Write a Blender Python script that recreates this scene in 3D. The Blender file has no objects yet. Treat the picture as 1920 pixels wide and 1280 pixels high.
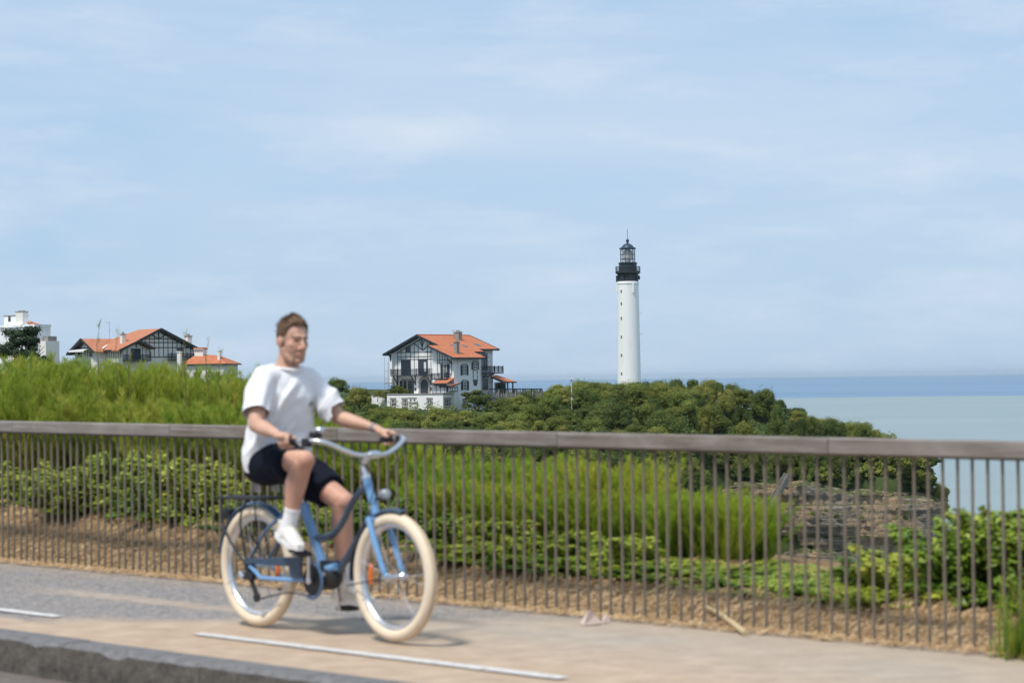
import bpy, bmesh, math, random
import numpy as np
from mathutils import Vector, Matrix, noise as mnoise

random.seed(7)
RNG = np.random.default_rng(7)
scene = bpy.context.scene
COL = scene.collection
rad = math.radians

# ------------------------------------------------------------------ camera
CAM_H = 1.362
F_PX = 4533.0                      # focal length in photograph pixels (85 mm on a 36 mm sensor)
cam_data = bpy.data.cameras.new('camera')
cam_data.lens = 85.0
cam_data.sensor_width = 36.0
cam_data.sensor_fit = 'HORIZONTAL'
cam_data.clip_start = 0.1
cam_data.clip_end = 120000.0
cam_data.dof.use_dof = True
cam_data.dof.focus_distance = 420.0
cam_data.dof.aperture_fstop = 4.2
camera = bpy.data.objects.new('camera', cam_data)
COL.objects.link(camera)
PITCH = math.atan(70.0 / F_PX)
ROLL = 0.0119
_base = Matrix(((1, 0, 0), (0, -math.sin(PITCH), -math.cos(PITCH)), (0, math.cos(PITCH), -math.sin(PITCH)))).to_4x4()
CAM_M = Matrix.Translation((0, 0, CAM_H)) @ _base @ Matrix.Rotation(-ROLL, 4, 'Z')
camera.matrix_world = CAM_M
scene.camera = camera


def at(px, py, depth):
    """World point seen at photograph pixel (px, py) at this depth along the lens axis."""
    return CAM_M @ Vector(((px - 960.0) / F_PX * depth, -(py - 640.0) / F_PX * depth, -depth))


# ------------------------------------------------------------------ sky and sun
SUN_EL = rad(60)
SUN_AZ = rad(38)                      # to the left of straight behind the camera
SUN_DIR = Vector((-math.sin(SUN_AZ) * math.cos(SUN_EL), -math.cos(SUN_AZ) * math.cos(SUN_EL), math.sin(SUN_EL))).normalized()
world = bpy.data.worlds.new('World')
scene.world = world
world.use_nodes = True
wn, wl = world.node_tree.nodes, world.node_tree.links
wn.clear()
w_out = wn.new('ShaderNodeOutputWorld')
w_bg = wn.new('ShaderNodeBackground')
w_bg.inputs['Strength'].default_value = 0.1
w_sky = wn.new('ShaderNodeTexSky')
w_sky.sky_type = 'NISHITA'
w_sky.sun_disc = False
w_sky.sun_elevation = SUN_EL
w_sky.sun_rotation = math.atan2(-math.sin(SUN_AZ), -math.cos(SUN_AZ))
w_sky.altitude = 40.0
w_sky.air_density = 1.0
w_sky.dust_density = 0.6
w_sky.ozone_density = 2.0


def rgba(node, name):
    return [i for i in node.inputs if i.name == name and i.type == 'RGBA'][0]


def rgba_out(node):
    return [o for o in node.outputs if o.type == 'RGBA'][0]


# thin streaky veil of high cloud, the same over the whole dome
w_tc = wn.new('ShaderNodeTexCoord')
w_map = wn.new('ShaderNodeMapping')
w_map.inputs['Scale'].default_value = (1.0, 1.0, 4.2)
w_map.inputs['Rotation'].default_value = (0.0, rad(2.0), 0.0)
w_n1 = wn.new('ShaderNodeTexNoise')
w_n1.inputs['Scale'].default_value = 3.4
w_n1.inputs['Detail'].default_value = 6.0
w_n1.inputs['Roughness'].default_value = 0.62
w_n1.inputs['Distortion'].default_value = 0.6
w_n2 = wn.new('ShaderNodeTexNoise')
w_n2.inputs['Scale'].default_value = 13.0
w_n2.inputs['Detail'].default_value = 5.0
w_n2.inputs['Roughness'].default_value = 0.62
w_r1 = wn.new('ShaderNodeMapRange')
w_r1.inputs['From Min'].default_value = 0.30
w_r1.inputs['From Max'].default_value = 0.72
w_r1.inputs['To Min'].default_value = 0.0
w_r1.inputs['To Max'].default_value = 0.52
w_r2 = wn.new('ShaderNodeMapRange')
w_r2.inputs['From Min'].default_value = 0.48
w_r2.inputs['From Max'].default_value = 0.80
w_r2.inputs['To Min'].default_value = 0.0
w_r2.inputs['To Max'].default_value = 0.45
w_add = wn.new('ShaderNodeMath')
w_add.operation = 'ADD'
w_add.use_clamp = True
w_mix = wn.new('ShaderNodeMix')
w_mix.data_type = 'RGBA'
rgba(w_mix, 'B').default_value = (6.1, 6.85, 7.9, 1)
w_gain = wn.new('ShaderNodeMix')
w_gain.data_type = 'RGBA'
w_gain.inputs['Factor'].default_value = 0.80
rgba(w_gain, 'B').default_value = (3.62, 5.36, 7.55, 1)       # even high haze over the whole sky
wl.new(w_tc.outputs['Generated'], w_map.inputs['Vector'])
wl.new(w_map.outputs['Vector'], w_n1.inputs['Vector'])
wl.new(w_map.outputs['Vector'], w_n2.inputs['Vector'])
wl.new(w_n1.outputs['Fac'], w_r1.inputs['Value'])
wl.new(w_n2.outputs['Fac'], w_r2.inputs['Value'])
wl.new(w_r1.outputs['Result'], w_add.inputs[0])
wl.new(w_r2.outputs['Result'], w_add.inputs[1])
wl.new(w_sky.outputs['Color'], rgba(w_gain, 'A'))
wl.new(rgba_out(w_gain), rgba(w_mix, 'A'))
wl.new(w_add.outputs['Value'], w_mix.inputs['Factor'])
wl.new(rgba_out(w_mix), w_bg.inputs['Color'])
wl.new(w_bg.outputs['Background'], w_out.inputs['Surface'])

sun_data = bpy.data.lights.new('sun', 'SUN')
sun_data.energy = 3.4
sun_data.angle = rad(9)
sun_data.color = (1.0, 0.95, 0.87)
sun = bpy.data.objects.new('sun', sun_data)
COL.objects.link(sun)
sun.rotation_euler = (-SUN_DIR).to_track_quat('-Z', 'Y').to_euler()
sun.location = SUN_DIR * 200

vs = scene.view_settings
vs.view_transform = 'Standard'
vs.look = 'None'
vs.gamma = 1.0
vs.exposure = 0.2
vs.use_curve_mapping = False
scene.render.engine = 'CYCLES'
cy = scene.cycles
cy.use_denoising = True
try:
    cy.denoiser = 'OPENIMAGEDENOISE'
except Exception:
    pass
cy.max_bounces = 6
cy.diffuse_bounces = 3
cy.glossy_bounces = 3
cy.transmission_bounces = 5
cy.transparent_max_bounces = 8
cy.caustics_reflective = False
cy.caustics_refractive = False

# ------------------------------------------------------------------ helpers
def tag(o, label=None, cat=None, group=None, kind=None):
    if label: o['label'] = label
    if cat: o['category'] = cat
    if group: o['group'] = group
    if kind: o['kind'] = kind
    return o


def empty(name, loc=(0, 0, 0), rz=0.0, parent=None, rot=None):
    o = bpy.data.objects.new(name, None)
    o.empty_display_size = 0.3
    COL.objects.link(o)
    o.location = loc
    o.rotation_euler = rot if rot else (0, 0, rz)
    if parent: o.parent = parent
    return o


def link(name, mesh, parent=None, loc=(0, 0, 0)):
    o = bpy.data.objects.new(name, mesh)
    COL.objects.link(o)
    o.location = loc
    if parent: o.parent = parent
    return o


def dup(o, parent=None):
    c = o.copy()
    COL.objects.link(c)
    if parent is not None: c.parent = parent
    return c


def dup_tree(o, parent=None):
    c = dup(o, parent)
    for ch in list(o.children):
        dup_tree(ch, c)
    return c


def frame(origin, ax, ay, az):
    m = Matrix.Identity(4)
    for i, v in enumerate((ax, ay, az)):
        for k in range(3):
            m[k][i] = v[k]
    m.translation = Vector(origin)
    return m


class MB:
    """Collects simple solids and links them as one mesh object."""
    def __init__(self, m=None):
        self.v, self.f, self.m = [], [], m

    def _add(self, vs, fs):
        b = len(self.v)
        if self.m is not None:
            vs = [self.m @ Vector(p) for p in vs]
        self.v += [tuple(p) for p in vs]
        self.f += [tuple(i + b for i in f) for f in fs]
        return self

    def box(self, c, s, rz=0.0):
        x, y, z = (k / 2 for k in s)
        pts = [Vector(p) for p in ((-x, -y, -z), (x, -y, -z), (x, y, -z), (-x, y, -z), (-x, -y, z), (x, -y, z), (x, y, z), (-x, y, z))]
        if rz:
            R = Matrix.Rotation(rz, 3, 'Z')
            pts = [R @ p for p in pts]
        c = Vector(c)
        return self._add([p + c for p in pts], [(0, 3, 2, 1), (4, 5, 6, 7), (0, 1, 5, 4), (1, 2, 6, 5), (2, 3, 7, 6), (3, 0, 4, 7)])

    def box2(self, a, b):
        return self.box([(a[i] + b[i]) / 2 for i in range(3)], [abs(b[i] - a[i]) for i in range(3)])

    def bar(self, p0, p1, w, h, up=(0, 0, 1)):
        """Rectangular bar from p0 to p1, w across and h along `up`."""
        p0, p1, up = Vector(p0), Vector(p1), Vector(up)
        d = (p1 - p0).normalized()
        s = d.cross(up)
        if s.length < 1e-5: s = d.cross(Vector((1, 0, 0)))
        s.normalize()
        t = s.cross(d).normalized()
        s, t = s * w / 2, t * h / 2
        pts = [p0 - s - t, p0 + s - t, p0 + s + t, p0 - s + t, p1 - s - t, p1 + s - t, p1 + s + t, p1 - s + t]
        return self._add(pts, [(0, 1, 2, 3), (4, 7, 6, 5), (0, 4, 5, 1), (1, 5, 6, 2), (2, 6, 7, 3), (3, 7, 4, 0)])

    def tube(self, pts, r, n=8, closed=False, cap=True, flat=1.0, up=None):
        """Swept tube; r a number or one per point; `flat` scales the second cross axis."""
        pts = [Vector(p) for p in pts]
        N = len(pts)
        rs = [r] * N if isinstance(r, (int, float)) else list(r)
        ref = Vector(up) if up else None
        vs, prev = [], None
        for i, p in enumerate(pts):
            if closed: d = pts[(i + 1) % N] - pts[i - 1]
            elif i == 0: d = pts[1] - pts[0]
            elif i == N - 1: d = pts[-1] - pts[-2]
            else: d = (pts[i + 1] - p).normalized() + (p - pts[i - 1]).normalized()
            if d.length < 1e-9: d = Vector((0, 0, 1))
            d.normalize()
            if ref is not None: a = ref - d * ref.dot(d)
            elif prev is None:
                a = Vector((0, 0, 1)) if abs(d.z) < 0.9 else Vector((1, 0, 0))
                a = a - d * a.dot(d)
            else: a = prev - d * prev.dot(d)
            if a.length < 1e-6: a = d.orthogonal()
            a.normalize()
            prev = a
            b = d.cross(a)
            ri = rs[i]
            rx, ry = (ri if isinstance(ri, (tuple, list)) else (ri, ri * flat))
            for k in range(n):
                t = 2 * math.pi * k / n
                vs.append(p + a * (math.cos(t) * ry) + b * (math.sin(t) * rx))
        fs = []
        for i in range(N if closed else N - 1):
            j = (i + 1) % N
            for k in range(n):
                k2 = (k + 1) % n
                fs.append((i * n + k, i * n + k2, j * n + k2, j * n + k))
        if cap and not closed:
            fs.append(tuple(range(n))[::-1])
            fs.append(tuple((N - 1) * n + k for k in range(n)))
        return self._add(vs, fs)

    def lathe(self, prof, n=24, c=(0, 0, 0), axis='Z'):
        """Profile of (radius, height) turned about an axis through c."""
        vs, fs = [], []
        for r, h in prof:
            for k in range(n):
                t = 2 * math.pi * k / n
                x, y = r * math.cos(t), r * math.sin(t)
                p = (x, y, h) if axis == 'Z' else ((x, h, y) if axis == 'Y' else (h, x, y))
                vs.append((p[0] + c[0], p[1] + c[1], p[2] + c[2]))
        for i in range(len(prof) - 1):
            for k in range(n):
                k2 = (k + 1) % n
                q = (i * n + k, i * n + k2, (i + 1) * n + k2, (i + 1) * n + k)
                fs.append(q if axis != 'Y' else q[::-1])
        if prof[0] == prof[-1]: return self._add(vs, fs)
        if prof[0][0] > 1e-6: fs.append(tuple(range(n))[::-1])
        if prof[-1][0] > 1e-6: fs.append(tuple((len(prof) - 1) * n + k for k in range(n)))
        return self._add(vs, fs)

    def ball(self, c, r, n=12, m=8, s=(1, 1, 1)):
        prof = [(max(1e-5, math.sin(math.pi * i / m)) * r, -math.cos(math.pi * i / m) * r) for i in range(m + 1)]
        vs, fs = [], []
        for q, h in prof:
            for k in range(n):
                t = 2 * math.pi * k / n
                vs.append((c[0] + q * math.cos(t) * s[0], c[1] + q * math.sin(t) * s[1], c[2] + h * s[2]))
        for i in range(m):
            for k in range(n):
                k2 = (k + 1) % n
                fs.append((i * n + k, i * n + k2, (i + 1) * n + k2, (i + 1) * n + k))
        return self._add(vs, fs)

    def prism(self, poly, a, b, plane='UZ'):
        """Polygon extruded from a to b: UZ along v (y), VZ along u (x), UV along z."""
        def P(q, t):
            return (q[0], t, q[1]) if plane == 'UZ' else ((t, q[0], q[1]) if plane == 'VZ' else (q[0], q[1], t))
        n = len(poly)
        vs = [P(q, a) for q in poly] + [P(q, b) for q in poly]
        fs = [tuple(range(n)), tuple(range(2 * n - 1, n - 1, -1))]
        for i in range(n):
            j = (i + 1) % n
            fs.append((i, i + n, j + n, j))
        return self._add(vs, fs)

    def slab(self, pts, t, down=(0, 0, -1)):
        """Planar polygon in space thickened by t along `down`."""
        n = len(pts)
        dn = Vector(down) * t
        vs = [Vector(p) for p in pts] + [Vector(p) + dn for p in pts]
        fs = [tuple(range(n)), tuple(range(2 * n - 1, n - 1, -1))]
        for i in range(n):
            j = (i + 1) % n
            fs.append((i, i + n, j + n, j))
        return self._add(vs, fs)

    def mesh(self, name, mat, smooth=False, bevel=0.0, fix=True):
        me = bpy.data.meshes.new(name)
        me.from_pydata(self.v, [], self.f)
        if fix or bevel:
            bm = bmesh.new()
            bm.from_mesh(me)
            if fix: bmesh.ops.recalc_face_normals(bm, faces=bm.faces)
            if bevel:
                bmesh.ops.bevel(bm, geom=[e for e in bm.edges], offset=bevel, segments=1, affect='EDGES', clamp_overlap=True)
            bm.to_mesh(me)
            bm.free()
        if smooth: smooth_mesh(me)
        if mat: me.materials.append(mat)
        return me

    def build(self, name, mat, parent=None, smooth=False, bevel=0.0, loc=(0, 0, 0), fix=True):
        return link(name, self.mesh(name, mat, smooth, bevel, fix), parent, loc)


def smooth_mesh(me, ang=40):
    me.polygons.foreach_set('use_smooth', [True] * len(me.polygons))
    try:
        me.set_sharp_from_angle(angle=rad(ang))
    except Exception:
        pass


def catmull(pts, n=6, closed=False):
    pts = [Vector(p) for p in pts]
    N = len(pts)
    out = []
    segs = N if closed else N - 1
    for i in range(segs):
        p1, p2 = pts[i], pts[(i + 1) % N]
        p0 = pts[i - 1] if (closed or i > 0) else p1 * 2 - p2
        p3 = pts[(i + 2) % N] if (closed or i < N - 2) else p2 * 2 - p1
        for k in range(n):
            t = k / n
            out.append(0.5 * ((2 * p1) + (p2 - p0) * t + (2 * p0 - 5 * p1 + 4 * p2 - p3) * t * t + (3 * p1 - p0 - 3 * p2 + p3) * t ** 3))
    if not closed: out.append(pts[-1])
    return out


def tri_mesh(name, verts, faces, mat, attrs=None, smooth=False):
    """Fast mesh from numpy arrays (faces all the same size)."""
    me = bpy.data.meshes.new(name)
    verts = np.asarray(verts, dtype=np.float32)
    faces = np.asarray(faces, dtype=np.int32)
    nf, k = faces.shape
    me.vertices.add(len(verts))
    me.vertices.foreach_set('co', verts.ravel())
    me.loops.add(nf * k)
    me.loops.foreach_set('vertex_index', faces.ravel())
    me.polygons.add(nf)
    me.polygons.foreach_set('loop_start', np.arange(0, nf * k, k, dtype=np.int32))
    me.polygons.foreach_set('loop_total', np.full(nf, k, dtype=np.int32))
    if smooth: me.polygons.foreach_set('use_smooth', np.ones(nf, dtype=bool))
    me.update(calc_edges=True)
    for an, (dom, arr) in (attrs or {}).items():
        a = me.attributes.new(an, 'FLOAT', dom)
        a.data.foreach_set('value', np.asarray(arr, dtype=np.float32))
    if mat: me.materials.append(mat)
    return me


# ------------------------------------------------------------------ materials
MATS = {}


def nt_new(name):
    m = bpy.data.materials.new(name)
    m.use_nodes = True
    nt = m.node_tree
    nt.nodes.clear()
    out = nt.nodes.new('ShaderNodeOutputMaterial')
    b = nt.nodes.new('ShaderNodeBsdfPrincipled')
    nt.links.new(b.outputs['BSDF'], out.inputs['Surface'])
    return m, nt, b, out


def N(nt, t, **kw):
    n = nt.nodes.new('ShaderNode' + t)
    for k, v in kw.items():
        if k in n.inputs: n.inputs[k].default_value = v
        else: setattr(n, k, v)
    return n


def noise_node(nt, vec, scale, detail=4.0, rough=0.55, dist=0.0):
    n = N(nt, 'TexNoise')
    n.inputs['Scale'].default_value = scale
    n.inputs['Detail'].default_value = detail
    n.inputs['Roughness'].default_value = rough
    n.inputs['Distortion'].default_value = dist
    if vec is not None: nt.links.new(vec, n.inputs['Vector'])
    return n.outputs['Fac']


def ramp(nt, fac, stops):
    r = N(nt, 'ValToRGB')
    e = r.color_ramp.elements
    while len(e) < len(stops): e.new(0.5)
    for el, (p, c) in zip(e, stops):
        el.position = p
        el.color = (*c, 1) if len(c) == 3 else c
    nt.links.new(fac, r.inputs['Fac'])
    return r.outputs['Color']


def mixc(nt, fac, a, b, mode='MIX'):
    m = N(nt, 'Mix')
    m.data_type = 'RGBA'
    m.blend_type = mode
    for s, v in (('Factor', fac), ('A', a), ('B', b)):
        if hasattr(v, 'is_linked') or hasattr(v, 'links'): nt.links.new(v, m.inputs[s] if s == 'Factor' else [i for i in m.inputs if i.name == s and i.type == 'RGBA'][0])
        elif s == 'Factor': m.inputs[s].default_value = v
        else: [i for i in m.inputs if i.name == s and i.type == 'RGBA'][0].default_value = (*v, 1)
    return [o for o in m.outputs if o.type == 'RGBA'][0]


def maprange(nt, val, a, b, c=0.0, d=1.0):
    m = N(nt, 'MapRange')
    for k, v in (('From Min', a), ('From Max', b), ('To Min', c), ('To Max', d)): m.inputs[k].default_value = v
    nt.links.new(val, m.inputs['Value'])
    return m.outputs['Result']


def math_n(nt, op, a, b=None, clamp=False):
    m = N(nt, 'Math')
    m.operation = op
    m.use_clamp = clamp
    for i, v in enumerate((a, b)):
        if v is None: continue
        if hasattr(v, 'links'): nt.links.new(v, m.inputs[i])
        else: m.inputs[i].default_value = v
    return m.outputs['Value']


def bump(nt, b, height, strength=0.3, dist=0.01):
    n = N(nt, 'Bump')
    n.inputs['Strength'].default_value = strength
    n.inputs['Distance'].default_value = dist
    nt.links.new(height, n.inputs['Height'])
    nt.links.new(n.outputs['Normal'], b.inputs['Normal'])


def obj_vec(nt, scale=(1, 1, 1), coord='Object'):
    tc = N(nt, 'TexCoord')
    mp = N(nt, 'Mapping')
    mp.inputs['Scale'].default_value = scale
    nt.links.new(tc.outputs[coord], mp.inputs['Vector'])
    return mp.outputs['Vector']


def mat(name, col, rough=0.6, var=0.12, scale=4.0, col2=None, mix2=(0.45, 0.7), metal=0.0, spec=0.5, bmp=0.0, bscale=40.0, bdist=0.005, stretch=(1, 1, 1), coat=0.0):
    """General procedural material: base colour broken up by noise, optional second (wear) colour, optional relief."""
    if name in MATS: return MATS[name]
    m, nt, b, out = nt_new(name)
    vec = obj_vec(nt, stretch)
    n1 = noise_node(nt, vec, scale, 5.0, 0.6)
    dark = tuple(c * (1 - var) for c in col)
    lite = tuple(min(1, c * (1 + var)) for c in col)
    c = ramp(nt, n1, [(0.3, dark), (0.7, lite)])
    if col2:
        n2 = noise_node(nt, vec, scale * 2.3, 6.0, 0.65)
        c = mixc(nt, maprange(nt, n2, mix2[0], mix2[1]), c, col2)
    nt.links.new(c, b.inputs['Base Color'])
    b.inputs['Roughness'].default_value = rough
    b.inputs['Metallic'].default_value = metal
    b.inputs['Specular IOR Level'].default_value = spec
    b.inputs['Coat Weight'].default_value = coat
    if bmp: bump(nt, b, noise_node(nt, vec, bscale, 4.0, 0.6), bmp, bdist)
    MATS[name] = m
    return m

# ------------------------------------------------------------------ path frame: s along the fence, w from the fence towards the road
P0 = Vector((-3.96, 18.70, 0.0))
DS = Vector((0.672, -0.741, 0.0)).normalized()
DW = Vector((-DS.y * -1, 0, 0))
DW = Vector((DS.y, -DS.x, 0.0))
PATH_RZ = math.atan2(DS.y, DS.x)


def F(s, w, z=0.0):
    return P0 + DS * s + DW * w + Vector((0, 0, z))


def sw(x, y):
    q = Vector((x, y, 0)) - P0
    return q.dot(DS), q.dot(DW)


FM = frame(P0, DS, -DW, Vector((0, 0, 1)))      # local (s, -w, z)
EDGE_W = 2.71                                   # kerb edge


def path_root(name):
    o = empty(name, P0, PATH_RZ)
    return o


# asphalt of the path: grey chippings on the left, sandy tan coating towards the right, worn tan stripes
def path_material():
    m, nt, b, out = nt_new('path_asphalt')
    tc = N(nt, 'TexCoord')
    sep = N(nt, 'SeparateXYZ')
    nt.links.new(tc.outputs['Object'], sep.inputs['Vector'])
    S, Y = sep.outputs['X'], sep.outputs['Y']
    W = math_n(nt, 'MULTIPLY', Y, -1.0)
    v = tc.outputs['Object']
    big = noise_node(nt, v, 0.9, 4.0, 0.6)
    mid = noise_node(nt, v, 5.0, 5.0, 0.65)
    vor = N(nt, 'TexVoronoi')
    vor.inputs['Scale'].default_value = 75.0
    nt.links.new(v, vor.inputs['Vector'])
    chip = ramp(nt, vor.outputs['Color'], [(0.15, (0.085, 0.085, 0.095)), (0.42, (0.19, 0.185, 0.188)), (0.62, (0.29, 0.255, 0.22)), (0.85, (0.44, 0.41, 0.385))])
    vor2 = N(nt, 'TexVoronoi')
    vor2.inputs['Scale'].default_value = 26.0
    nt.links.new(v, vor2.inputs['Vector'])
    chip = mixc(nt, 0.38, chip, ramp(nt, vor2.outputs['Color'], [(0.2, (0.12, 0.12, 0.135)), (0.5, (0.235, 0.22, 0.215)), (0.8, (0.37, 0.30, 0.235))]))
    tan = ramp(nt, mid, [(0.30, (0.375, 0.275, 0.195)), (0.55, (0.46, 0.345, 0.248)), (0.75, (0.53, 0.41, 0.305))])
    grit = noise_node(nt, v, 90.0, 2.0, 0.5)
    tan = mixc(nt, maprange(nt, grit, 0.55, 0.8, 0.0, 0.35), tan, (0.40, 0.33, 0.27))
    # tan coating: whole width right of s~5.6 (slanting), stripes on the left
    slant = math_n(nt, 'ADD', S, math_n(nt, 'MULTIPLY', W, 1.1))
    slant = math_n(nt, 'ADD', slant, math_n(nt, 'MULTIPLY', big, 1.6))
    right = maprange(nt, slant, 7.3, 7.9)
    wob = math_n(nt, 'ADD', W, math_n(nt, 'MULTIPLY', math_n(nt, 'SUBTRACT', mid, 0.5), 0.22))
    st1 = maprange(nt, math_n(nt, 'ABSOLUTE', math_n(nt, 'SUBTRACT', wob, 1.12)), 0.05, 0.16, 1.0, 0.0)
    st1 = math_n(nt, 'MULTIPLY', st1, maprange(nt, S, 2.2, 2.9))
    st2 = maprange(nt, wob, 2.24, 2.36)
    wear = maprange(nt, noise_node(nt, v, 7.0, 6.0, 0.7), 0.36, 0.56)
    st2 = math_n(nt, 'MULTIPLY', st2, maprange(nt, wear, 0.0, 1.0, 0.45, 1.0))
    st1 = math_n(nt, 'MULTIPLY', st1, maprange(nt, wear, 0.0, 1.0, 0.35, 0.9))
    k = math_n(nt, 'MAXIMUM', math_n(nt, 'MAXIMUM', st1, st2), right)
    # at the far right, next to the fence, the coating is greyer
    gfar = math_n(nt, 'MULTIPLY', maprange(nt, W, 0.9, 1.9, 0.8, 0.0), maprange(nt, big, 0.35, 0.65, 0.5, 1.0))
    greytan = ramp(nt, mid, [(0.3, (0.33, 0.285, 0.24)), (0.7, (0.42, 0.365, 0.31))])
    tan2 = mixc(nt, gfar, tan, greytan)
    col = mixc(nt, k, chip, tan2)
    stain = maprange(nt, noise_node(nt, v, 1.7, 5.0, 0.7, 0.8), 0.58, 0.78, 0.0, 0.4)
    col = mixc(nt, stain, col, (0.30, 0.25, 0.21))
    # sandy dust drifting in from the fence edge
    dust = math_n(nt, 'MULTIPLY', maprange(nt, W, 0.0, 0.55, 1.0, 0.0), maprange(nt, mid, 0.4, 0.6, 0.15, 0.8))
    col = mixc(nt, dust, col, (0.40, 0.31, 0.22))
    nt.links.new(col, b.inputs['Base Color'])
    b.inputs['Roughness'].default_value = 0.9
    b.inputs['Specular IOR Level'].default_value = 0.25
    bump(nt, b, math_n(nt, 'ADD', vor.outputs['Distance'], grit), 0.5, 0.006)
    return m


def sheet(name, s0, s1, w0, w1, z, m, ns=2, nw=2, zf=None):
    o = path_root(name)
    bpy.data.objects.remove(o)
    vs, fs = [], []
    for i in range(ns + 1):
        for j in range(nw + 1):
            s, w = s0 + (s1 - s0) * i / ns, w0 + (w1 - w0) * j / nw
            vs.append((s, -w, z if zf is None else zf(s, w)))
    for i in range(ns):
        for j in range(nw):
            a = i * (nw + 1) + j
            fs.append((a, a + 1, a + nw + 2, a + nw + 1))
    me = tri_mesh(name, vs, [f[::-1] for f in fs], m, smooth=True)
    bm = bmesh.new(); bm.from_mesh(me)
    bmesh.ops.recalc_face_normals(bm, faces=bm.faces)
    if sum(f.normal.z for f in bm.faces) < 0: bmesh.ops.reverse_faces(bm, faces=bm.faces)
    bm.to_mesh(me); bm.free()
    o = link(name, me, None, P0)
    o.rotation_euler = (0, 0, PATH_RZ)
    return o


def path_z(s, w):
    return 0.006 * mnoise.noise(Vector((s * 0.8, w * 1.5, 0.3))) * min(1, max(0, w) * 2) * min(1, max(0, EDGE_W - w) * 2)


tag(sheet('path', -14, 22, -0.12, EDGE_W, 0.0, path_material(), 90, 14, path_z), kind='structure')

road_m = mat('road_asphalt', (0.13, 0.108, 0.095), 0.9, 0.2, 6.0, col2=(0.19, 0.165, 0.145), mix2=(0.5, 0.75), bmp=0.5, bscale=120, bdist=0.006)
tag(sheet('road', -60, 60, EDGE_W + 0.16, 24, -0.185, road_m), kind='structure')

# kerb: separate rough concrete stones
kerb_m = mat('kerb_concrete', (0.115, 0.10, 0.085), 0.92, 0.22, 5.0, col2=(0.055, 0.048, 0.040), mix2=(0.42, 0.68), bmp=0.7, bscale=30, bdist=0.02)
kerb_top_m = mat('kerb_chipped', (0.165, 0.16, 0.162), 0.9, 0.22, 9.0, col2=(0.10, 0.095, 0.09), mix2=(0.45, 0.7), bmp=0.6, bscale=40, bdist=0.015)
kerb = empty('kerb', P0, PATH_RZ)
tag(kerb, kind='structure')
KL = 1.25


def kerb_stone(seed):
    n, rnd = 14, random.Random(seed)
    top, vs, fs = 0.012, [], []
    for i in range(n + 1):
        t = i / n
        x = 0.001 + t * (KL - 0.002)
        e = 0.022 + 0.012 * abs(mnoise.noise(Vector((x * 5, seed * 3.1, 0)))) + (rnd.random() < 0.18) * 0.022
        f = 0.008 * mnoise.noise(Vector((x * 7, seed, 2)))
        vs += [(x, 0, -0.30), (x, 0, top), (x, -0.165 + e, top), (x, -0.172 + f, top - e), (x, -0.18 + f, -0.11), (x, -0.185, -0.30)]
    for i in range(n):
        for k in range(6):
            k2 = (k + 1) % 6
            fs.append((i * 6 + k, (i + 1) * 6 + k, (i + 1) * 6 + k2, i * 6 + k2))
    fs.append((5, 4, 3, 2, 1, 0)); fs.append(tuple(n * 6 + k for k in range(6)))
    mb = MB(); mb._add(vs, fs)
    me = mb.mesh('kerb_stone', kerb_m)
    me.materials.append(kerb_top_m)
    for p in me.polygons:
        if p.normal.z > 0.35: p.material_index = 1
    return me


kms = [kerb_stone(k) for k in range(4)]
for i in range(22):
    o = link('kerb_stone', kms[i % 4], kerb, (-13.2 + i * KL, -(EDGE_W + 0.002), 0.0015 * ((i * 7) % 3 - 1)))

# white edge line: worn dashes, a sheet above the path
line_m, nt, b, out = nt_new('road_paint')
v = obj_vec(nt)
pn = noise_node(nt, v, 22.0, 6.0, 0.7)
nt.links.new(mixc(nt, maprange(nt, pn, 0.50, 0.68), (0.62, 0.60, 0.58), (0.36, 0.31, 0.26)), b.inputs['Base Color'])
b.inputs['Roughness'].default_value = 0.8
marking = empty('lane_marking', P0, PATH_RZ)
tag(marking, kind='structure')
sA, wA = sw(*at(385, 1187, 13.13).xy)
sB, wB = sw(*at(1040, 1275, 10.9).xy)
sL = sw(*at(180, 1152, 14.29).xy)[0]
LINE_W = (wA + wB) / 2
for s0, s1 in ((sB + 1.45, sB + 4.4), (sA, sB), (sL - 3.0, sL), (sL - 7.4, sL - 4.4)):
    rnd = random.Random(int(s0 * 10))
    n = 24
    vs, fs = [], []
    for i in range(n + 1):
        t = i / n
        taper = min(1.0, 0.75 + min(t, 1 - t) * 30)
        hw = 0.047 * taper
        vs += [(s0 + (s1 - s0) * t, -LINE_W - hw + rnd.uniform(-.004, .004), 0.0085), (s0 + (s1 - s0) * t, -LINE_W + hw + rnd.uniform(-.004, .004), 0.0085)]
    for i in range(n): fs.append((2 * i, 2 * i + 2, 2 * i + 3, 2 * i + 1))
    mb = MB(); mb._add(vs, fs)
    o = mb.build('painted_dash', line_m, marking)

# ------------------------------------------------------------------ land behind the fence
SEA_Z = -37.0


def smoothstep(a, b, x):
    t = min(1.0, max(0.0, (x - a) / (b - a)))
    return t * t * (3 - 2 * t)


def bank_z(s):
    return max(0.03, 0.36 - 0.031 * s) if s > 0 else 0.36 + 0.02 * min(4, -s)


def near_z(s, w):
    """Ground behind the fence: a mulch bank, then a slope that falls away towards the sea on the right."""
    k = -w
    z = bank_z(s) * smoothstep(0.02, 0.95, k)
    p = F(s, w)
    q = p.x / max(4.0, p.y)
    fall = max(0.0, k - (2.4 + 12.0 * smoothstep(-0.03, -0.16, q)))
    z -= fall * (0.24 + 0.30 * smoothstep(-0.10, 0.12, q)) + 0.006 * fall * fall
    z += 0.045 * mnoise.noise(Vector((s * 1.3, w * 1.3, 0))) * smoothstep(0.05, 0.5, k) + 0.02 * mnoise.noise(Vector((s * 5, w * 5, 3))) * smoothstep(0.05, 0.3, k)
    return max(z, -36.0)


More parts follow.
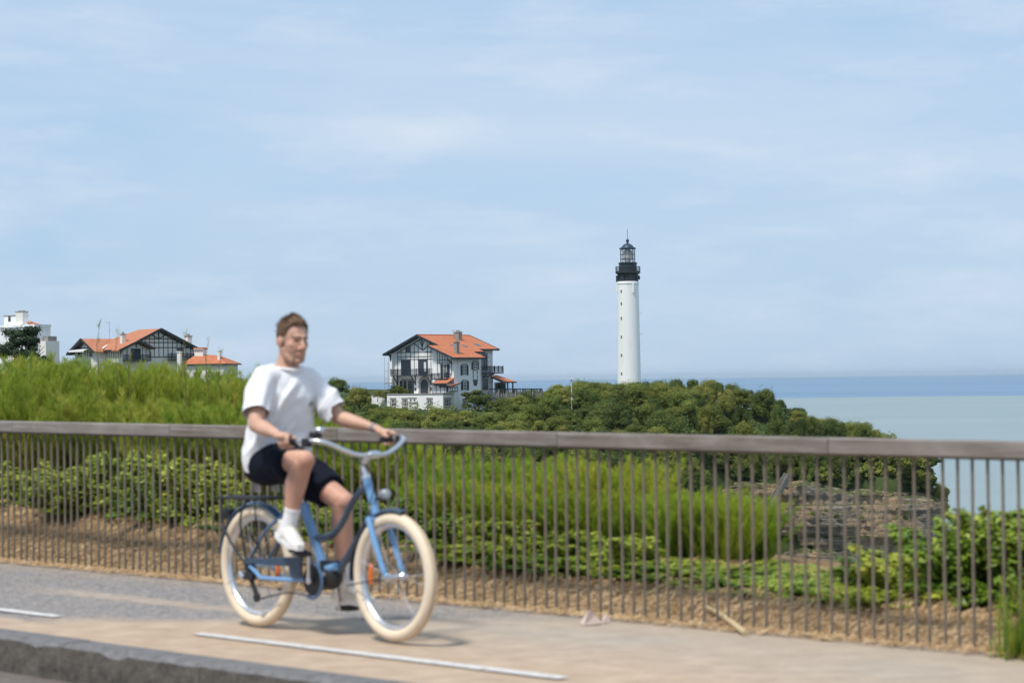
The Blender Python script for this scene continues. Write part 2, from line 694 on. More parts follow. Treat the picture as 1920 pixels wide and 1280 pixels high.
def earth_material():
    m, nt, b, out = nt_new('mulch_earth')
    v = obj_vec(nt)
    n1 = noise_node(nt, v, 3.5, 6.0, 0.7)
    n2 = noise_node(nt, v, 28.0, 5.0, 0.7)
    c = ramp(nt, n1, [(0.28, (0.17, 0.10, 0.05)), (0.5, (0.36, 0.23, 0.12)), (0.72, (0.48, 0.33, 0.18))])
    c = mixc(nt, maprange(nt, n2, 0.45, 0.7, 0, 0.65), c, (0.52, 0.38, 0.22))
    nt.links.new(c, b.inputs['Base Color'])
    b.inputs['Roughness'].default_value = 0.95
    b.inputs['Specular IOR Level'].default_value = 0.1
    bump(nt, b, math_n(nt, 'ADD', n1, n2), 1.0, 0.05)
    return m


EARTH = earth_material()
tag(sheet('bank', -14, 22, -0.10, -5.0, 0, EARTH, 180, 50, near_z), kind='structure')
slope_m = mat('slope_soil', (0.09, 0.10, 0.035), 0.95, 0.4, 0.6, spec=0.1)
tag(sheet('hillside', -70, 60, -4.98, -110, 0, slope_m, 90, 70, near_z), kind='structure')

# straw, twigs and dry stalks lying on the bank
straw_m, nt, b, out = nt_new('dry_straw')
at_n = N(nt, 'Attribute'); at_n.attribute_name = 'tone'
nt.links.new(ramp(nt, at_n.outputs['Fac'], [(0.0, (0.16, 0.085, 0.04)), (0.45, (0.44, 0.285, 0.145)), (0.85, (0.60, 0.42, 0.235)), (1.0, (0.68, 0.52, 0.33))]), b.inputs['Base Color'])
b.inputs['Roughness'].default_value = 0.85
b.inputs['Specular IOR Level'].default_value = 0.15


def straw_mesh(n, s0, s1, k0, k1, lmin, lmax, wid, seed):
    r = np.random.default_rng(seed)
    V, Fc, T = [], [], []
    for i in range(n):
        s, k = r.uniform(s0, s1), k0 + (k1 - k0) * r.random() ** 1.2
        L, a = r.uniform(lmin, lmax), r.uniform(0, math.pi)
        z = near_z(s, -k) if k > 0.02 else 0.004
        dx, dy = math.cos(a) * L / 2, math.sin(a) * L / 2
        px, py = -math.sin(a) * wid / 2, math.cos(a) * wid / 2
        za, zb = z + r.uniform(0.0, 0.02), z + r.uniform(0.005, 0.5 * L if k > 0.15 else 0.02)
        zm = (za + zb) / 2 + r.uniform(0.0, 0.02)
        b0 = len(V)
        V += [(s - dx - px, k - dy - py, za), (s - dx + px, k - dy + py, za + wid * .4), (s + px, k + py, zm + wid * .4), (s - px, k - py, zm), (s + dx, k + dy, zb)]
        Fc += [(b0, b0 + 1, b0 + 2), (b0, b0 + 2, b0 + 3), (b0 + 3, b0 + 2, b0 + 4)]
        t = r.random()
        T += [t] * 3
    return tri_mesh('straw', V, Fc, straw_m, {'tone': ('FACE', T)})


o = link('straw', straw_mesh(52000, -5, 13, -0.12, 1.5, 0.025, 0.13, 0.0042, 3), None, P0)
o.rotation_euler = (0, 0, PATH_RZ)
tag(o, 'dry brown straw and mulch littering the bank behind the fence', 'straw', kind='stuff')

# ------------------------------------------------------------------ headland: heightfield under the trees
VILLA = at(792.1, 737.4, 450.0)


def head_z(x, y):
    """Headland ground height; plateau near y 430-800, falls to the camera and to the sea on the right."""
    edge = 82 + 10 * mnoise.noise(Vector((y * 0.02, 0, 0)))
    prof = -4.0 - 0.0 * x
    prof -= 3.0 * smoothstep(40, 56, x) + 7.0 * smoothstep(52, 72, x) + 7.0 * smoothstep(68, 82, x)
    prof += 3.0 * smoothstep(-5, -60, x) * 0.6
    front = max(0.0, 447 - y)
    z = prof - 0.125 * front - 0.00045 * max(0, front - 60) ** 2
    # terrace round the villa
    d = math.hypot(x - VILLA.x - 2, (y - VILLA.y - 4) * 0.8)
    t = smoothstep(26, 15, d)
    z = z * (1 - t) + (VILLA.z - 2.95) * t
    # sea side: wooded slope down to the cliff top on the right, nothing in front of the cliff
    xe = 0.080 * y if y < 456 else 36.5
    r = smoothstep(xe - 4, xe + 2, x)
    rs = smoothstep(28, 42, x)
    slope = -19.5 + 0.42 * max(0.0, y - 455)
    z = min(z, slope * rs + z * (1 - rs) if slope < z else z)
    cut = smoothstep(457, 455.5, y)
    z = z * (1 - r * cut) + (-39.0) * r * cut
    z = z * (1 - smoothstep(80.0, 82.0, x)) - 39.0 * smoothstep(80.0, 82.0, x)
    z += 0.6 * mnoise.noise(Vector((x * 0.06, y * 0.06, 1.7)))
    z -= 24 * smoothstep(620, 1000, y) * smoothstep(20, 80, x)
    return max(z, -39.0)


def grid_mesh(name, xs, ys, zf, m):
    V = [(x, y, zf(x, y)) for x in xs for y in ys]
    ny = len(ys)
    Fc = [(i * ny + j, (i + 1) * ny + j, (i + 1) * ny + j + 1, i * ny + j + 1) for i in range(len(xs) - 1) for j in range(len(ys) - 1)]
    return tri_mesh(name, V, Fc, m, smooth=True)


under_m = mat('undergrowth_green', (0.045, 0.065, 0.022), 0.95, 0.55, 0.25, spec=0.1)
xs = list(np.concatenate([np.linspace(-420, -70, 36), np.linspace(-65, 90, 90)]))
ys = list(np.concatenate([np.linspace(120, 300, 24), np.linspace(305, 520, 90), np.linspace(530, 1000, 40)]))
tag(link('headland', grid_mesh('headland', xs, ys, head_z, under_m)), kind='structure')

# cliff: layered limestone face below the wooded tip
def cliff_material():
    m, nt, b, out = nt_new('layered_cliff_rock')
    tc = N(nt, 'TexCoord')
    mp = N(nt, 'Mapping'); mp.inputs['Scale'].default_value = (0.05, 0.05, 1.0)
    nt.links.new(tc.outputs['Object'], mp.inputs['Vector'])
    band = noise_node(nt, mp.outputs['Vector'], 1.5, 6.0, 0.75, 0.4)
    mp2 = N(nt, 'Mapping'); mp2.inputs['Scale'].default_value = (1.0, 1.0, 0.12)
    nt.links.new(tc.outputs['Object'], mp2.inputs['Vector'])
    drip = noise_node(nt, mp2.outputs['Vector'], 1.4, 6.0, 0.7)
    big = noise_node(nt, tc.outputs['Object'], 0.11, 4.0, 0.6)
    fine = noise_node(nt, tc.outputs['Object'], 1.6, 6.0, 0.7)
    c = ramp(nt, band, [(0.30, (0.065, 0.058, 0.050)), (0.40, (0.27, 0.232, 0.192)), (0.50, (0.14, 0.124, 0.106)), (0.60, (0.41, 0.355, 0.295)), (0.72, (0.23, 0.20, 0.165))])
    c = mixc(nt, maprange(nt, big, 0.42, 0.56, 0, 0.7), c, (0.46, 0.315, 0.185))
    c = mixc(nt, maprange(nt, drip, 0.54, 0.68, 0, 0.7), c, (0.08, 0.074, 0.068))
    c = mixc(nt, maprange(nt, fine, 0.60, 0.75, 0, 0.6), c, (0.50, 0.48, 0.44))
    geo = N(nt, 'NewGeometry')
    sep = N(nt, 'SeparateXYZ'); nt.links.new(geo.outputs['True Normal'], sep.inputs['Vector'])
    c = mixc(nt, math_n(nt, 'MULTIPLY', maprange(nt, sep.outputs['Z'], 0.45, 0.75), maprange(nt, drip, 0.4, 0.55, 0.3, 1.0)), c, (0.07, 0.095, 0.03))
    nt.links.new(c, b.inputs['Base Color'])
    b.inputs['Roughness'].default_value = 0.95
    b.inputs['Specular IOR Level'].default_value = 0.15
    bump(nt, b, math_n(nt, 'ADD', band, fine), 1.0, 0.5)
    return m


CL = catmull([(q[0], q[1], 0) for q in [(30, 475), (34, 462), (40, 456), (50, 454.5), (58, 453.5), (66, 454), (74, 453), (79.5, 454.5), (82, 461), (83, 480), (82, 520), (84, 580), (80, 700), (70, 850)]], 24)
NZ = 70
V, Fc = [], []
acc = 0.0
for i, p in enumerate(CL):
    a, c2 = CL[max(0, i - 1)], CL[min(len(CL) - 1, i + 1)]
    d = (c2 - a).normalized()
    nrm = Vector((d.y, -d.x, 0))
    if i: acc += (CL[i] - CL[i - 1]).length
    top = -20.0 - 2.5 * smoothstep(0, 40, p.x - 42) + 1.2 * mnoise.noise(Vector((acc * 0.12, 5, 0)))
    for j in range(NZ + 1):
        t = j / NZ
        z = top + 1.5 + (SEA_Z - 2 - top - 1.5) * t
        lay = z * 0.62 + 0.5 * mnoise.noise(Vector((acc * 0.05, z * 0.2, 9)))
        cell = math.floor(lay)
        hsh = mnoise.noise(Vector((cell * 7.31, acc * 0.05, 0.5))) * 1.5
        hsh += 0.55 * mnoise.noise(Vector((acc * 0.7, cell * 3.3, 4))) + 0.35 * mnoise.noise(Vector((acc * 0.9, z * 1.4, 2)))
        gul = -2.4 * max(0, mnoise.noise(Vector((acc * 0.09, z * 0.02, 12)))) + 0.5 * mnoise.noise(Vector((acc * 0.35, z * .1, 3)))
        talus = 1.5 * smoothstep(0.75, 1.0, t) - 1.8 * smoothstep(0.45, 0.52, t) * (1 - smoothstep(0.60, 0.68, t)) - (2.2 * smoothstep(0.06, 0.0, t))
        q = p + nrm * (hsh + gul + talus)
        V.append((q.x, q.y, z))
for i in range(len(CL) - 1):
    for j in range(NZ):
        a = i * (NZ + 1) + j
        Fc.append((a, a + 1, a + NZ + 2, a + NZ + 1))
tag(link('cliff', tri_mesh('cliff', V, Fc, cliff_material())), kind='structure')

# rocks at the cliff foot
rock_m = mat('shore_rock', (0.13, 0.12, 0.11), 0.9, 0.4, 0.8, col2=(0.33, 0.30, 0.26), bmp=0.8, bscale=3, bdist=0.2)
rk = MB()
rr = random.Random(5)
for i in range(40):
    x, y = rr.uniform(36, 86), rr.uniform(446, 452)
    if x > 80: y += (x - 80) * 2
    s = rr.uniform(0.5, 1.8)
    rk.ball((x, y, SEA_Z + 0.1), s, 7, 5, (rr.uniform(.8, 1.6), rr.uniform(.7, 1.3), rr.uniform(.4, .8)))
tag(rk.build('shore_rocks', rock_m), 'dark tumbled rocks lying in the water at the cliff foot', 'rocks', kind='stuff')

# ------------------------------------------------------------------ sea
def sea_material():
    m, nt, b, out = nt_new('sea_water')
    geo = N(nt, 'NewGeometry')
    ln = N(nt, 'VectorMath'); ln.operation = 'LENGTH'
    nt.links.new(geo.outputs['Position'], ln.inputs[0])
    d = ln.outputs['Value']
    mp = N(nt, 'Mapping'); mp.inputs['Scale'].default_value = (0.35, 1.0, 1.0)
    nt.links.new(geo.outputs['Position'], mp.inputs['Vector'])
    big = noise_node(nt, mp.outputs['Vector'], 0.004, 5.0, 0.6)
    wave = noise_node(nt, mp.outputs['Vector'], 0.22, 6.0, 0.62, 0.4)
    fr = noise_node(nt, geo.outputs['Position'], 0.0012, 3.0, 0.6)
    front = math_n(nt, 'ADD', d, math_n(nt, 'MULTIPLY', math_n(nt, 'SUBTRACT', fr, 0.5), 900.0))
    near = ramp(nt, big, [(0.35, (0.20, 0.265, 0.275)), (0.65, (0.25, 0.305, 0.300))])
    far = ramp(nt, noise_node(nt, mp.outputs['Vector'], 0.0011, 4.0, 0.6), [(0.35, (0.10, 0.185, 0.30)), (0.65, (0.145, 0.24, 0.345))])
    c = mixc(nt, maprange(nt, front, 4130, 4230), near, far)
    nt.links.new(c, b.inputs['Base Color'])
    b.inputs['Roughness'].default_value = 0.42
    b.inputs['Specular IOR Level'].default_value = 0.35
    bump(nt, b, wave, 0.55, 1.2)
    return m


sea = MB()
R = 60000.0
ring = [400, 2000, 8000, 25000, R]
nn = 48
vs = [(0, 0, 0)]
for r_ in ring:
    vs += [(r_ * math.cos(2 * math.pi * k / nn), r_ * math.sin(2 * math.pi * k / nn), 0) for k in range(nn)]
fs = [(0, 1 + k, 1 + (k + 1) % nn) for k in range(nn)]
for i in range(len(ring) - 1):
    for k in range(nn):
        k2 = (k + 1) % nn
        fs.append((1 + i * nn + k, 1 + (i + 1) * nn + k, 1 + (i + 1) * nn + k2, 1 + i * nn + k2))
sea._add(vs, fs)
tag(sea.build('sea', sea_material(), None, loc=(0, 0, SEA_Z)), kind='structure')

# ------------------------------------------------------------------ fence
def rail_top(s):
    return 1.085 - 0.0055 * max(-2, min(12, s))


iron_m = mat('weathered_iron', (0.165, 0.134, 0.102), 0.8, 0.35, 3.0, col2=(0.26, 0.21, 0.16), mix2=(0.5, 0.75), stretch=(1, 1, 1))
wood_m, nt, b, out = nt_new('weathered_rail_wood')
v = obj_vec(nt, (0.6, 9.0, 9.0))
g1 = noise_node(nt, v, 3.2, 6.0, 0.65, 0.5)
v2 = obj_vec(nt)
g2 = noise_node(nt, v2, 2.6, 4.0, 0.6)
oi = N(nt, 'ObjectInfo')
c = ramp(nt, g1, [(0.28, (0.105, 0.088, 0.075)), (0.5, (0.225, 0.197, 0.175)), (0.72, (0.33, 0.30, 0.275))])
c = mixc(nt, maprange(nt, g2, 0.5, 0.72, 0, 0.65), c, (0.14, 0.098, 0.072))
c = mixc(nt, maprange(nt, oi.outputs['Random'], 0, 1, 0, 0.45), c, (0.26, 0.24, 0.222))
nt.links.new(c, b.inputs['Base Color'])
b.inputs['Roughness'].default_value = 0.85
b.inputs['Specular IOR Level'].default_value = 0.25
bump(nt, b, g1, 0.5, 0.004)

fence = empty('railing_fence', P0, PATH_RZ)
tag(fence, 'long low railing of thin brown iron bars under a weathered wooden handrail', 'fence')
cuts = [-6.4, -4.2, -1.95, 0.25, 2.37, 4.27, 6.32, 8.36, 10.4, 12.5, 14.6]
for a, b_ in zip(cuts[:-1], cuts[1:]):
    L = b_ - a - 0.004
    mb = MB()
    za, zb = rail_top(a), rail_top(b_)
    mb.bar((0, 0, za - 0.042), (L, 0, zb - 0.042), 0.10, 0.083)
    mb.build('handrail', wood_m, fence, bevel=0.006, loc=(a + 0.003, 0, 0))
# each bar: slim six-sided iron rod, slightly uneven
bars = []
for k in range(5):
    rr = random.Random(k)
    lean = rr.uniform(-0.006, 0.006)
    mb = MB()
    mb.tube([(lean, 0, -0.06), (lean * .3, rr.uniform(-.003, .003), 0.5), (0, 0, 1.005)], 0.0086, 6)
    bars.append(mb.mesh('baluster', iron_m))
nb = 0
s = -5.6
while s < 13.4:
    o = link('baluster', bars[nb % 5], fence, (s, 0, rail_top(s) - 1.088))
    s += 0.0905 + 0.002 * ((nb * 7) % 5 - 2) * 0.5
    nb += 1
flat = MB()
flat.box((0, 0, 0), (19.4, 0.055, 0.008))
o = flat.build('bearer_bar', iron_m, fence, loc=(3.9, 0, rail_top(3.9) - 0.0885))
o.rotation_euler = (0, math.atan(0.0055), 0)

# ------------------------------------------------------------------ buildings
WHITE = mat('white_render', (0.80, 0.80, 0.79), 0.85, 0.04, 0.6, col2=(0.72, 0.72, 0.70), mix2=(0.5, 0.8))
CREAM = mat('cream_render', (0.74, 0.71, 0.66), 0.85, 0.05, 0.6, col2=(0.66, 0.63, 0.58), mix2=(0.5, 0.8))
NAVY = mat('navy_timber', (0.022, 0.032, 0.048), 0.55, 0.2, 3.0)
DARKT = mat('dark_green_timber', (0.025, 0.032, 0.034), 0.6, 0.2, 3.0)
STONE = mat('grey_quoin_stone', (0.30, 0.275, 0.25), 0.9, 0.22, 2.0, col2=(0.19, 0.175, 0.16), bmp=0.6, bscale=6, bdist=0.05)
GLASS = mat('window_glass', (0.03, 0.04, 0.05), 0.08, 0.1, 1.0, spec=0.8)
FRAMEW = mat('white_window_frame', (0.78, 0.78, 0.77), 0.5, 0.03, 2.0)
CHIMB = mat('chimney_brick', (0.36, 0.25, 0.19), 0.9, 0.35, 1.6, col2=(0.50, 0.44, 0.38), bmp=0.6, bscale=7, bdist=0.05)


def roof_tiles(name, col):
    """Clay tiles: rows of rounded channels as relief, each patch of tiles a little different."""
    m, nt, b, out = nt_new(name)
    tc = N(nt, 'TexCoord')
    v = tc.outputs['Object']
    n1 = noise_node(nt, v, 0.7, 4.0, 0.6)
    vo = N(nt, 'TexVoronoi'); vo.inputs['Scale'].default_value = 3.2
    nt.links.new(v, vo.inputs['Vector'])
    n3 = noise_node(nt, v, 5.0, 4.0, 0.7)
    c = ramp(nt, n1, [(0.3, tuple(k * .88 for k in col)), (0.7, tuple(min(1, k * 1.1) for k in col))])
    c = mixc(nt, 0.32, c, ramp(nt, vo.outputs['Color'], [(0.1, tuple(k * .62 for k in col)), (0.5, col), (0.95, (col[0] * 1.15, col[1] * 1.45, col[2] * 1.6))]))
    c = mixc(nt, maprange(nt, n3, 0.58, 0.8, 0, 0.4), c, (0.26, 0.15, 0.10))
    nt.links.new(c, b.inputs['Base Color'])
    b.inputs['Roughness'].default_value = 0.9
    b.inputs['Specular IOR Level'].default_value = 0.15
    wv = N(nt, 'TexWave'); wv.inputs['Scale'].default_value = 1.3; wv.inputs['Distortion'].default_value = 0.4
    nt.links.new(v, wv.inputs['Vector'])
    bump(nt, b, math_n(nt, 'ADD', wv.outputs['Fac'], n3), 0.35, 0.06)
    return m


TILE = roof_tiles('orange_clay_tiles', (0.47, 0.165, 0.085))
TILE2 = roof_tiles('salmon_clay_tiles', (0.45, 0.185, 0.105))


class Plane:
    """A wall face inside a building: a runs along it, o is out of it, z up. 'V' faces -v, 'U' faces +u."""
    def __init__(self, kind, off):
        self.kind, self.off = kind, off

    def m(self):
        if self.kind == 'V': return frame((0, self.off, 0), (1, 0, 0), (0, -1, 0), (0, 0, 1))
        return frame((self.off, 0, 0), (0, 1, 0), (1, 0, 0), (0, 0, 1))


def wall_window(parent, pl, a, z0, w, h, frame_m=FRAMEW, surround=None, shutters=None, bars=1, cross=1, depth=0.06, shut_w=None, pane_m=GLASS, name='window'):
    """Window with real frame bars in front of recessed glass, optional stone surround and open shutters."""
    m = pl.m()
    f = MB(m)
    t = 0.09
    f.box2((a - w / 2, 0.005, z0), (a - w / 2 + t, depth, z0 + h))
    f.box2((a + w / 2 - t, 0.005, z0), (a + w / 2, depth, z0 + h))
    f.box2((a - w / 2 + t, 0.005, z0 + h - t), (a + w / 2 - t, depth, z0 + h))
    f.box2((a - w / 2 + t, 0.005, z0), (a + w / 2 - t, depth, z0 + t))
    for k in range(1, bars + 1):
        x = a - w / 2 + w * k / (bars + 1)
        f.box2((x - 0.035, 0.006, z0 + t), (x + 0.035, depth - 0.01, z0 + h - t))
    for k in range(1, cross + 1):
        z = z0 + h * k / (cross + 1)
        f.box2((a - w / 2 + t, 0.006, z - 0.025), (a + w / 2 - t, depth - 0.018, z + 0.025))
    win = f.build(name, frame_m, parent)
    g = MB(m)
    g.box2((a - w / 2 + t * .5, 0.003, z0 + t * .5), (a + w / 2 - t * .5, 0.022, z0 + h - t * .5))
    g.build('pane', pane_m, win)
    if surround:
        s = MB(m)
        q = 0.2
        nz = max(3, int(round(h / 0.42)))
        for side in (-1, 1):
            for k in range(nz):
                e = q + (0.16 if k % 2 else 0.0)
                x0 = a + side * w / 2
                s.box2((x0, 0.002, z0 + h * k / nz), (x0 + side * e, 0.10 + (0.012 if k % 2 else 0), z0 + h * (k + 1) / nz - 0.02))
        s.box2((a - w / 2 - q - .1, 0.002, z0 + h + 0.002), (a + w / 2 + q + .1, 0.12, z0 + h + 0.30))
        s.box2((a - w / 2 - q - .05, 0.002, z0 - 0.2), (a + w / 2 + q + .05, 0.14, z0 - 0.002))
        s.build('stone_surround', surround, win)
    if shutters:
        swd = shut_w or w * 0.5
        for side in (-1, 1):
            sh = MB(m)
            x0 = a + side * (w / 2 + 0.02)
            x1 = x0 + side * swd
            sh.box2((x0, 0.01, z0), (x1, 0.055, z0 + h))
            for k in range(5):
                zz = z0 + h * (k + 0.5) / 5
                sh.box2((min(x0, x1) + .06, 0.055, zz - h * .07), (max(x0, x1) - .06, 0.075, zz + h * .07))
            sh.build('shutter', shutters, win)
    return win


def timber(parent, pl, p, q, w=0.16, d=0.05, m=NAVY):
    """One visible timber of the framing, from p to q given as (a, z)."""
    mm = pl.m()
    mb = MB(mm)
    mb.bar((p[0], d / 2 + .004, p[1]), (q[0], d / 2 + .004, q[1]), d, w * .78, up=(-(q[1] - p[1]), 0, q[0] - p[0]))
    return mb.build('timber', m, parent)


def balcony(parent, pl, a0, a1, z, depth, m=NAVY, h=0.95, brackets=(), post_step=1.6, sp=0.24, ends=(True, True), infill=True):
    """Timber balcony: deck, top rail and posts, spindles, braces below."""
    mm = pl.m()
    d = MB(mm)
    d.box2((a0, 0.02, z - 0.22), (a1, depth, z))
    b = d.build('balcony', m, parent)
    r = MB(mm)
    r.box2((a0, depth - 0.10, z + h - 0.1), (a1, depth - 0.003, z + h))
    r.box2((a0, depth - 0.08, z + 0.08), (a1, depth - 0.02, z + 0.16))
    r.box2((a0, depth - 0.08, z + h * .62), (a1, depth - 0.02, z + h * .62 + 0.06))
    for a, on in ((a0, ends[0]), (a1, ends[1])):
        if on:
            x = a + 0.05 if a == a0 else a - 0.05
            r.box2((x - .04, 0.03, z + h - 0.09), (x + .04, depth - 0.1, z + h - 0.01))
            r.box2((x - .03, 0.03, z + 0.09), (x + .03, depth - 0.1, z + 0.15))
            for k in range(int(depth / sp)):
                y = 0.1 + k * sp
                r.box2((x - .02, y - .02, z + .15), (x + .02, y + .02, z + h - .09))
    n = max(2, int((a1 - a0) / sp))
    for k in range(n + 1):
        x = a0 + 0.05 + (a1 - a0 - 0.1) * k / n
        r.box2((x - .035, depth - .075, z + .161), (x + .035, depth - .025, z + h - .101))
    n = max(1, int((a1 - a0) / post_step))
    for k in range(n + 1):
        x = a0 + 0.06 + (a1 - a0 - 0.12) * k / n
        r.box2((x - .06, depth - .12, z), (x + .06, depth + .004, z + h + .12))
    r.build('balustrade', m, b)
    for a in brackets:
        k = MB(mm)
        k.bar((a, 0.06, z - 1.75), (a, depth - 0.2, z - 0.26), 0.14, 0.16)
        k.box2((a - .08, 0.004, z - 2.0), (a + .08, 0.12, z - 0.225))
        k.build('bracket', m, b)
    return b


def chimney(parent, c, w, d, h, m, pots=3, cap_m=STONE, name='chimney'):
    mb = MB()
    mb.box2((c[0] - w / 2, c[1] - d / 2, c[2] - 1.5), (c[0] + w / 2, c[1] + d / 2, c[2] + h))
    ch = mb.build(name, m, parent)
    k = MB()
    k.box2((c[0] - w / 2 - .1, c[1] - d / 2 - .1, c[2] + h + .001), (c[0] + w / 2 + .1, c[1] + d / 2 + .1, c[2] + h + .16))
    for i in range(pots):
        x = c[0] + (i - (pots - 1) / 2) * w / max(1, pots) if w >= d else c[0]
        y = c[1] if w >= d else c[1] + (i - (pots - 1) / 2) * d / pots
        k.lathe([(0.14, c[2] + h + .16), (0.11, c[2] + h + .5)], 8, (x, y, 0))
    k.build('chimney_cap', cap_m, ch)
    return ch


# ---- half-timbered villa on its white terrace
VTH = 38.0
villa = empty('half_timbered_villa', VILLA, -rad(VTH))
tag(villa, 'large white half timbered villa with orange tiled roof standing on the wooded headland', 'villa')
PM = 0.018614                   # metres per pixel of the enlarged view at the villa's distance
ct, st = math.cos(rad(VTH)), math.sin(rad(VTH))


def vz(y): return (733 - y) * PM
def vu(x, v=0.0): return ((x - 598) * PM - st * v) / ct
def vv(x, u): return ((x - 598) * PM - ct * u) / st


ZR, SL, SR = 10.9, 0.42, 0.385
def zl(u): return ZR + SL * u
def zr(u): return ZR - SR * u


w = MB()
w.prism([(-7.1, -1.0), (-7.1, zl(-7.1) - .25), (0, ZR - .28), (6.4, zr(6.4) - .25), (6.4, -4)], 0, 13.1)
w.prism([(5.35, -3.9), (5.35, zr(5.35) - .25), (10.4, zr(10.4) - .25), (10.4, -3.9)], -3.4, 4.1)
w.prism([(6.0, -4), (6.0, zr(6.0) - .25), (7.9, zr(7.9) - .25), (7.9, -4)], 3.5, 7.6)
w.build('wall', WHITE, villa)
# lower service wing face on the right, below the terrace level
rf = MB()
T = 0.22
rf.slab([(-8.34, -1.5, zl(-8.34)), (0, -1.5, ZR), (0, 14.1, ZR), (-8.34, 14.1, zl(-8.34))], T)
poly = [(0.002, -1.5), (5.3, -1.5), (5.3, -4.9), (11.5, -4.9), (11.5, 4.8), (8.57, 4.8), (8.57, 8.1), (7.2, 8.1), (7.2, 14.1), (0.002, 14.1)]
rf.slab([(u, v, zr(u)) for u, v in poly], T)
roof = rf.build('roof', TILE, villa)
rg = MB()
for k in range(15):
    rg.tube([(0, -1.45 + k * 1.037, ZR + .02), (0, -1.45 + (k + 1) * 1.037 - .02, ZR + .02)], [0.13, 0.11], 8)
rg.build('ridge_tiles', TILE, roof)
# barge boards and eaves boards, dark, just outside the tiles
bb = MB()
def board(p, q, w_=0.07, h_=0.34, drop=-0.09):
    bb.bar((p[0], p[1], p[2] + drop), (q[0], q[1], q[2] + drop), w_, h_)
board((-8.4, -1.54, zl(-8.4)), (0, -1.54, ZR))
board((0, -1.54, ZR), (5.28, -1.54, zr(5.28)))
board((5.28, -4.94, zr(5.28)), (11.54, -4.94, zr(11.54)))
board((-8.38, -1.5, zl(-8.38)), (-8.38, 14.1, zl(-8.38)), drop=-.08)
board((11.54, -4.9, zr(11.54)), (11.54, 4.8, zr(11.54)), drop=-.08)
board((8.61, 4.84, zr(8.61)), (8.61, 8.1, zr(8.61)), drop=-.08)
board((7.24, 8.14, zr(7.24)), (7.24, 14.1, zr(7.24)), drop=-.08)
board((0, 14.14, ZR), (7.24, 14.14, zr(7.24)))
bb.build('barge_boards', NAVY, roof)
sf = MB()                                       # dark timber soffit under the overhangs
sf.slab([(-8.3, -1.48, zl(-8.3) - T - .004), (0, -1.48, ZR - T - .004), (0, -.02, ZR - T - .004), (-8.3, -.02, zl(-8.3) - T - .004)], .05)
sf.slab([(0, -1.48, ZR - T - .004), (5.2, -1.48, zr(5.2) - T - .004), (5.2, -.02, zr(5.2) - T - .004), (0, -.02, ZR - T - .004)], .05)
sf.slab([(5.4, -4.86, zr(5.4) - T - .004), (11.4, -4.86, zr(11.4) - T - .004), (11.4, -3.42, zr(11.4) - T - .004), (5.4, -3.42, zr(5.4) - T - .004)], .05)
sf.build('soffit', NAVY, roof)
sk = MB()
for (x, y, L) in ((1022, 265, .9), (1145, 252, 1.3), (910, 264, .7)):
    u = (ZR - vz(y)) / SR
    v = vv(x, u)
    sl_ = MB()
    sl_.slab([(u - .55, v - L / 2, zr(u - .55) + .09), (u + .55, v - L / 2, zr(u + .55) + .09), (u + .55, v + L / 2, zr(u + .55) + .09), (u - .55, v + L / 2, zr(u - .55) + .09)], .1)
    o = sl_.build('skylight', STONE, roof)
    g_ = MB()
    g_.slab([(u - .45, v - L / 2 + .1, zr(u - .45) + .11), (u + .45, v - L / 2 + .1, zr(u + .45) + .11), (u + .45, v + L / 2 - .1, zr(u + .45) + .11), (u - .45, v + L / 2 - .1, zr(u - .45) + .11)], .015)
    g_.build('glazing', GLASS, o)
# chimneys: centres read off the roof plane
u1 = 2.2; v1 = vv(955, u1)
chimney(villa, (u1, v1, zr(u1)), 1.1, 1.0, 1.25, STONE, 3)
u2 = 9.2; v2 = vv(952, u2)
chimney(villa, (u2, v2, zr(u2) + .2), 0.75, 0.75, 1.75, STONE, 2)
an = MB()
an.tube([(1.5, vv(908, 1.5), ZR - .6), (1.5, vv(908, 1.5), ZR + 1.0)], .03, 6)
for k in range(5): an.tube([(1.1, vv(908, 1.5) - .5 + k * .2, ZR + .85), (1.9, vv(908, 1.5) - .5 + k * .2, ZR + .85)], .014, 4)
an.tube([(1.5, vv(908, 1.5) - .8, ZR + .86), (1.5, vv(908, 1.5) + .4, ZR + .86)], .02, 4)
an.build('roof_aerial', STONE, villa)

# framing of the great gable
G = Plane('V', 0.0)
def gzl(u): return (zl(u) if u < 0 else zr(u)) - 0.42
ua, ub = vu(346), vu(722)
for y in (320, 364, 390):
    timber(villa, G, (ua, vz(y)), (ub, vz(y)), .15)
timber(villa, G, (ua, vz(320)), (ua, vz(552)), .15)
for x in (382, 432, 480, 519, 560, 655, 690, 720):
    u = vu(x)
    top = min(gzl(u), vz(215)) if x not in (382,) else gzl(u)
    top = gzl(u) - (0.35 if abs(u) < 4 else 0)
    bot = vz(390) if x in (432,) else (vz(552) if x in (382, 480, 519, 560, 655, 690, 720) else vz(390))
    timber(villa, G, (u, min(top, vz(225) if x in (519, 560, 655) else top)), (u, bot), .13)
timber(villa, G, (vu(345), vz(322)), (vu(600), vz(185)), .17)
timber(villa, G, (vu(600), vz(185)), (vu(722), vz(252)), .17)
timber(villa, G, (vu(515), vz(230)), (vu(606), vz(302)), .17, .09)
timber(villa, G, (vu(606), vz(302)), (vu(690), vz(234)), .17, .09)
timber(villa, G, (vu(601), vz(185)), (vu(601), vz(300)), .2, .12)
timber(villa, G, (vu(575), vz(198)), (vu(601), vz(270)), .13, .09)
timber(villa, G, (vu(627), vz(198)), (vu(601), vz(270)), .13, .09)
wall_window(villa, G, vu(457), vz(318), 0.95, 1.0, NAVY, bars=1, cross=0)
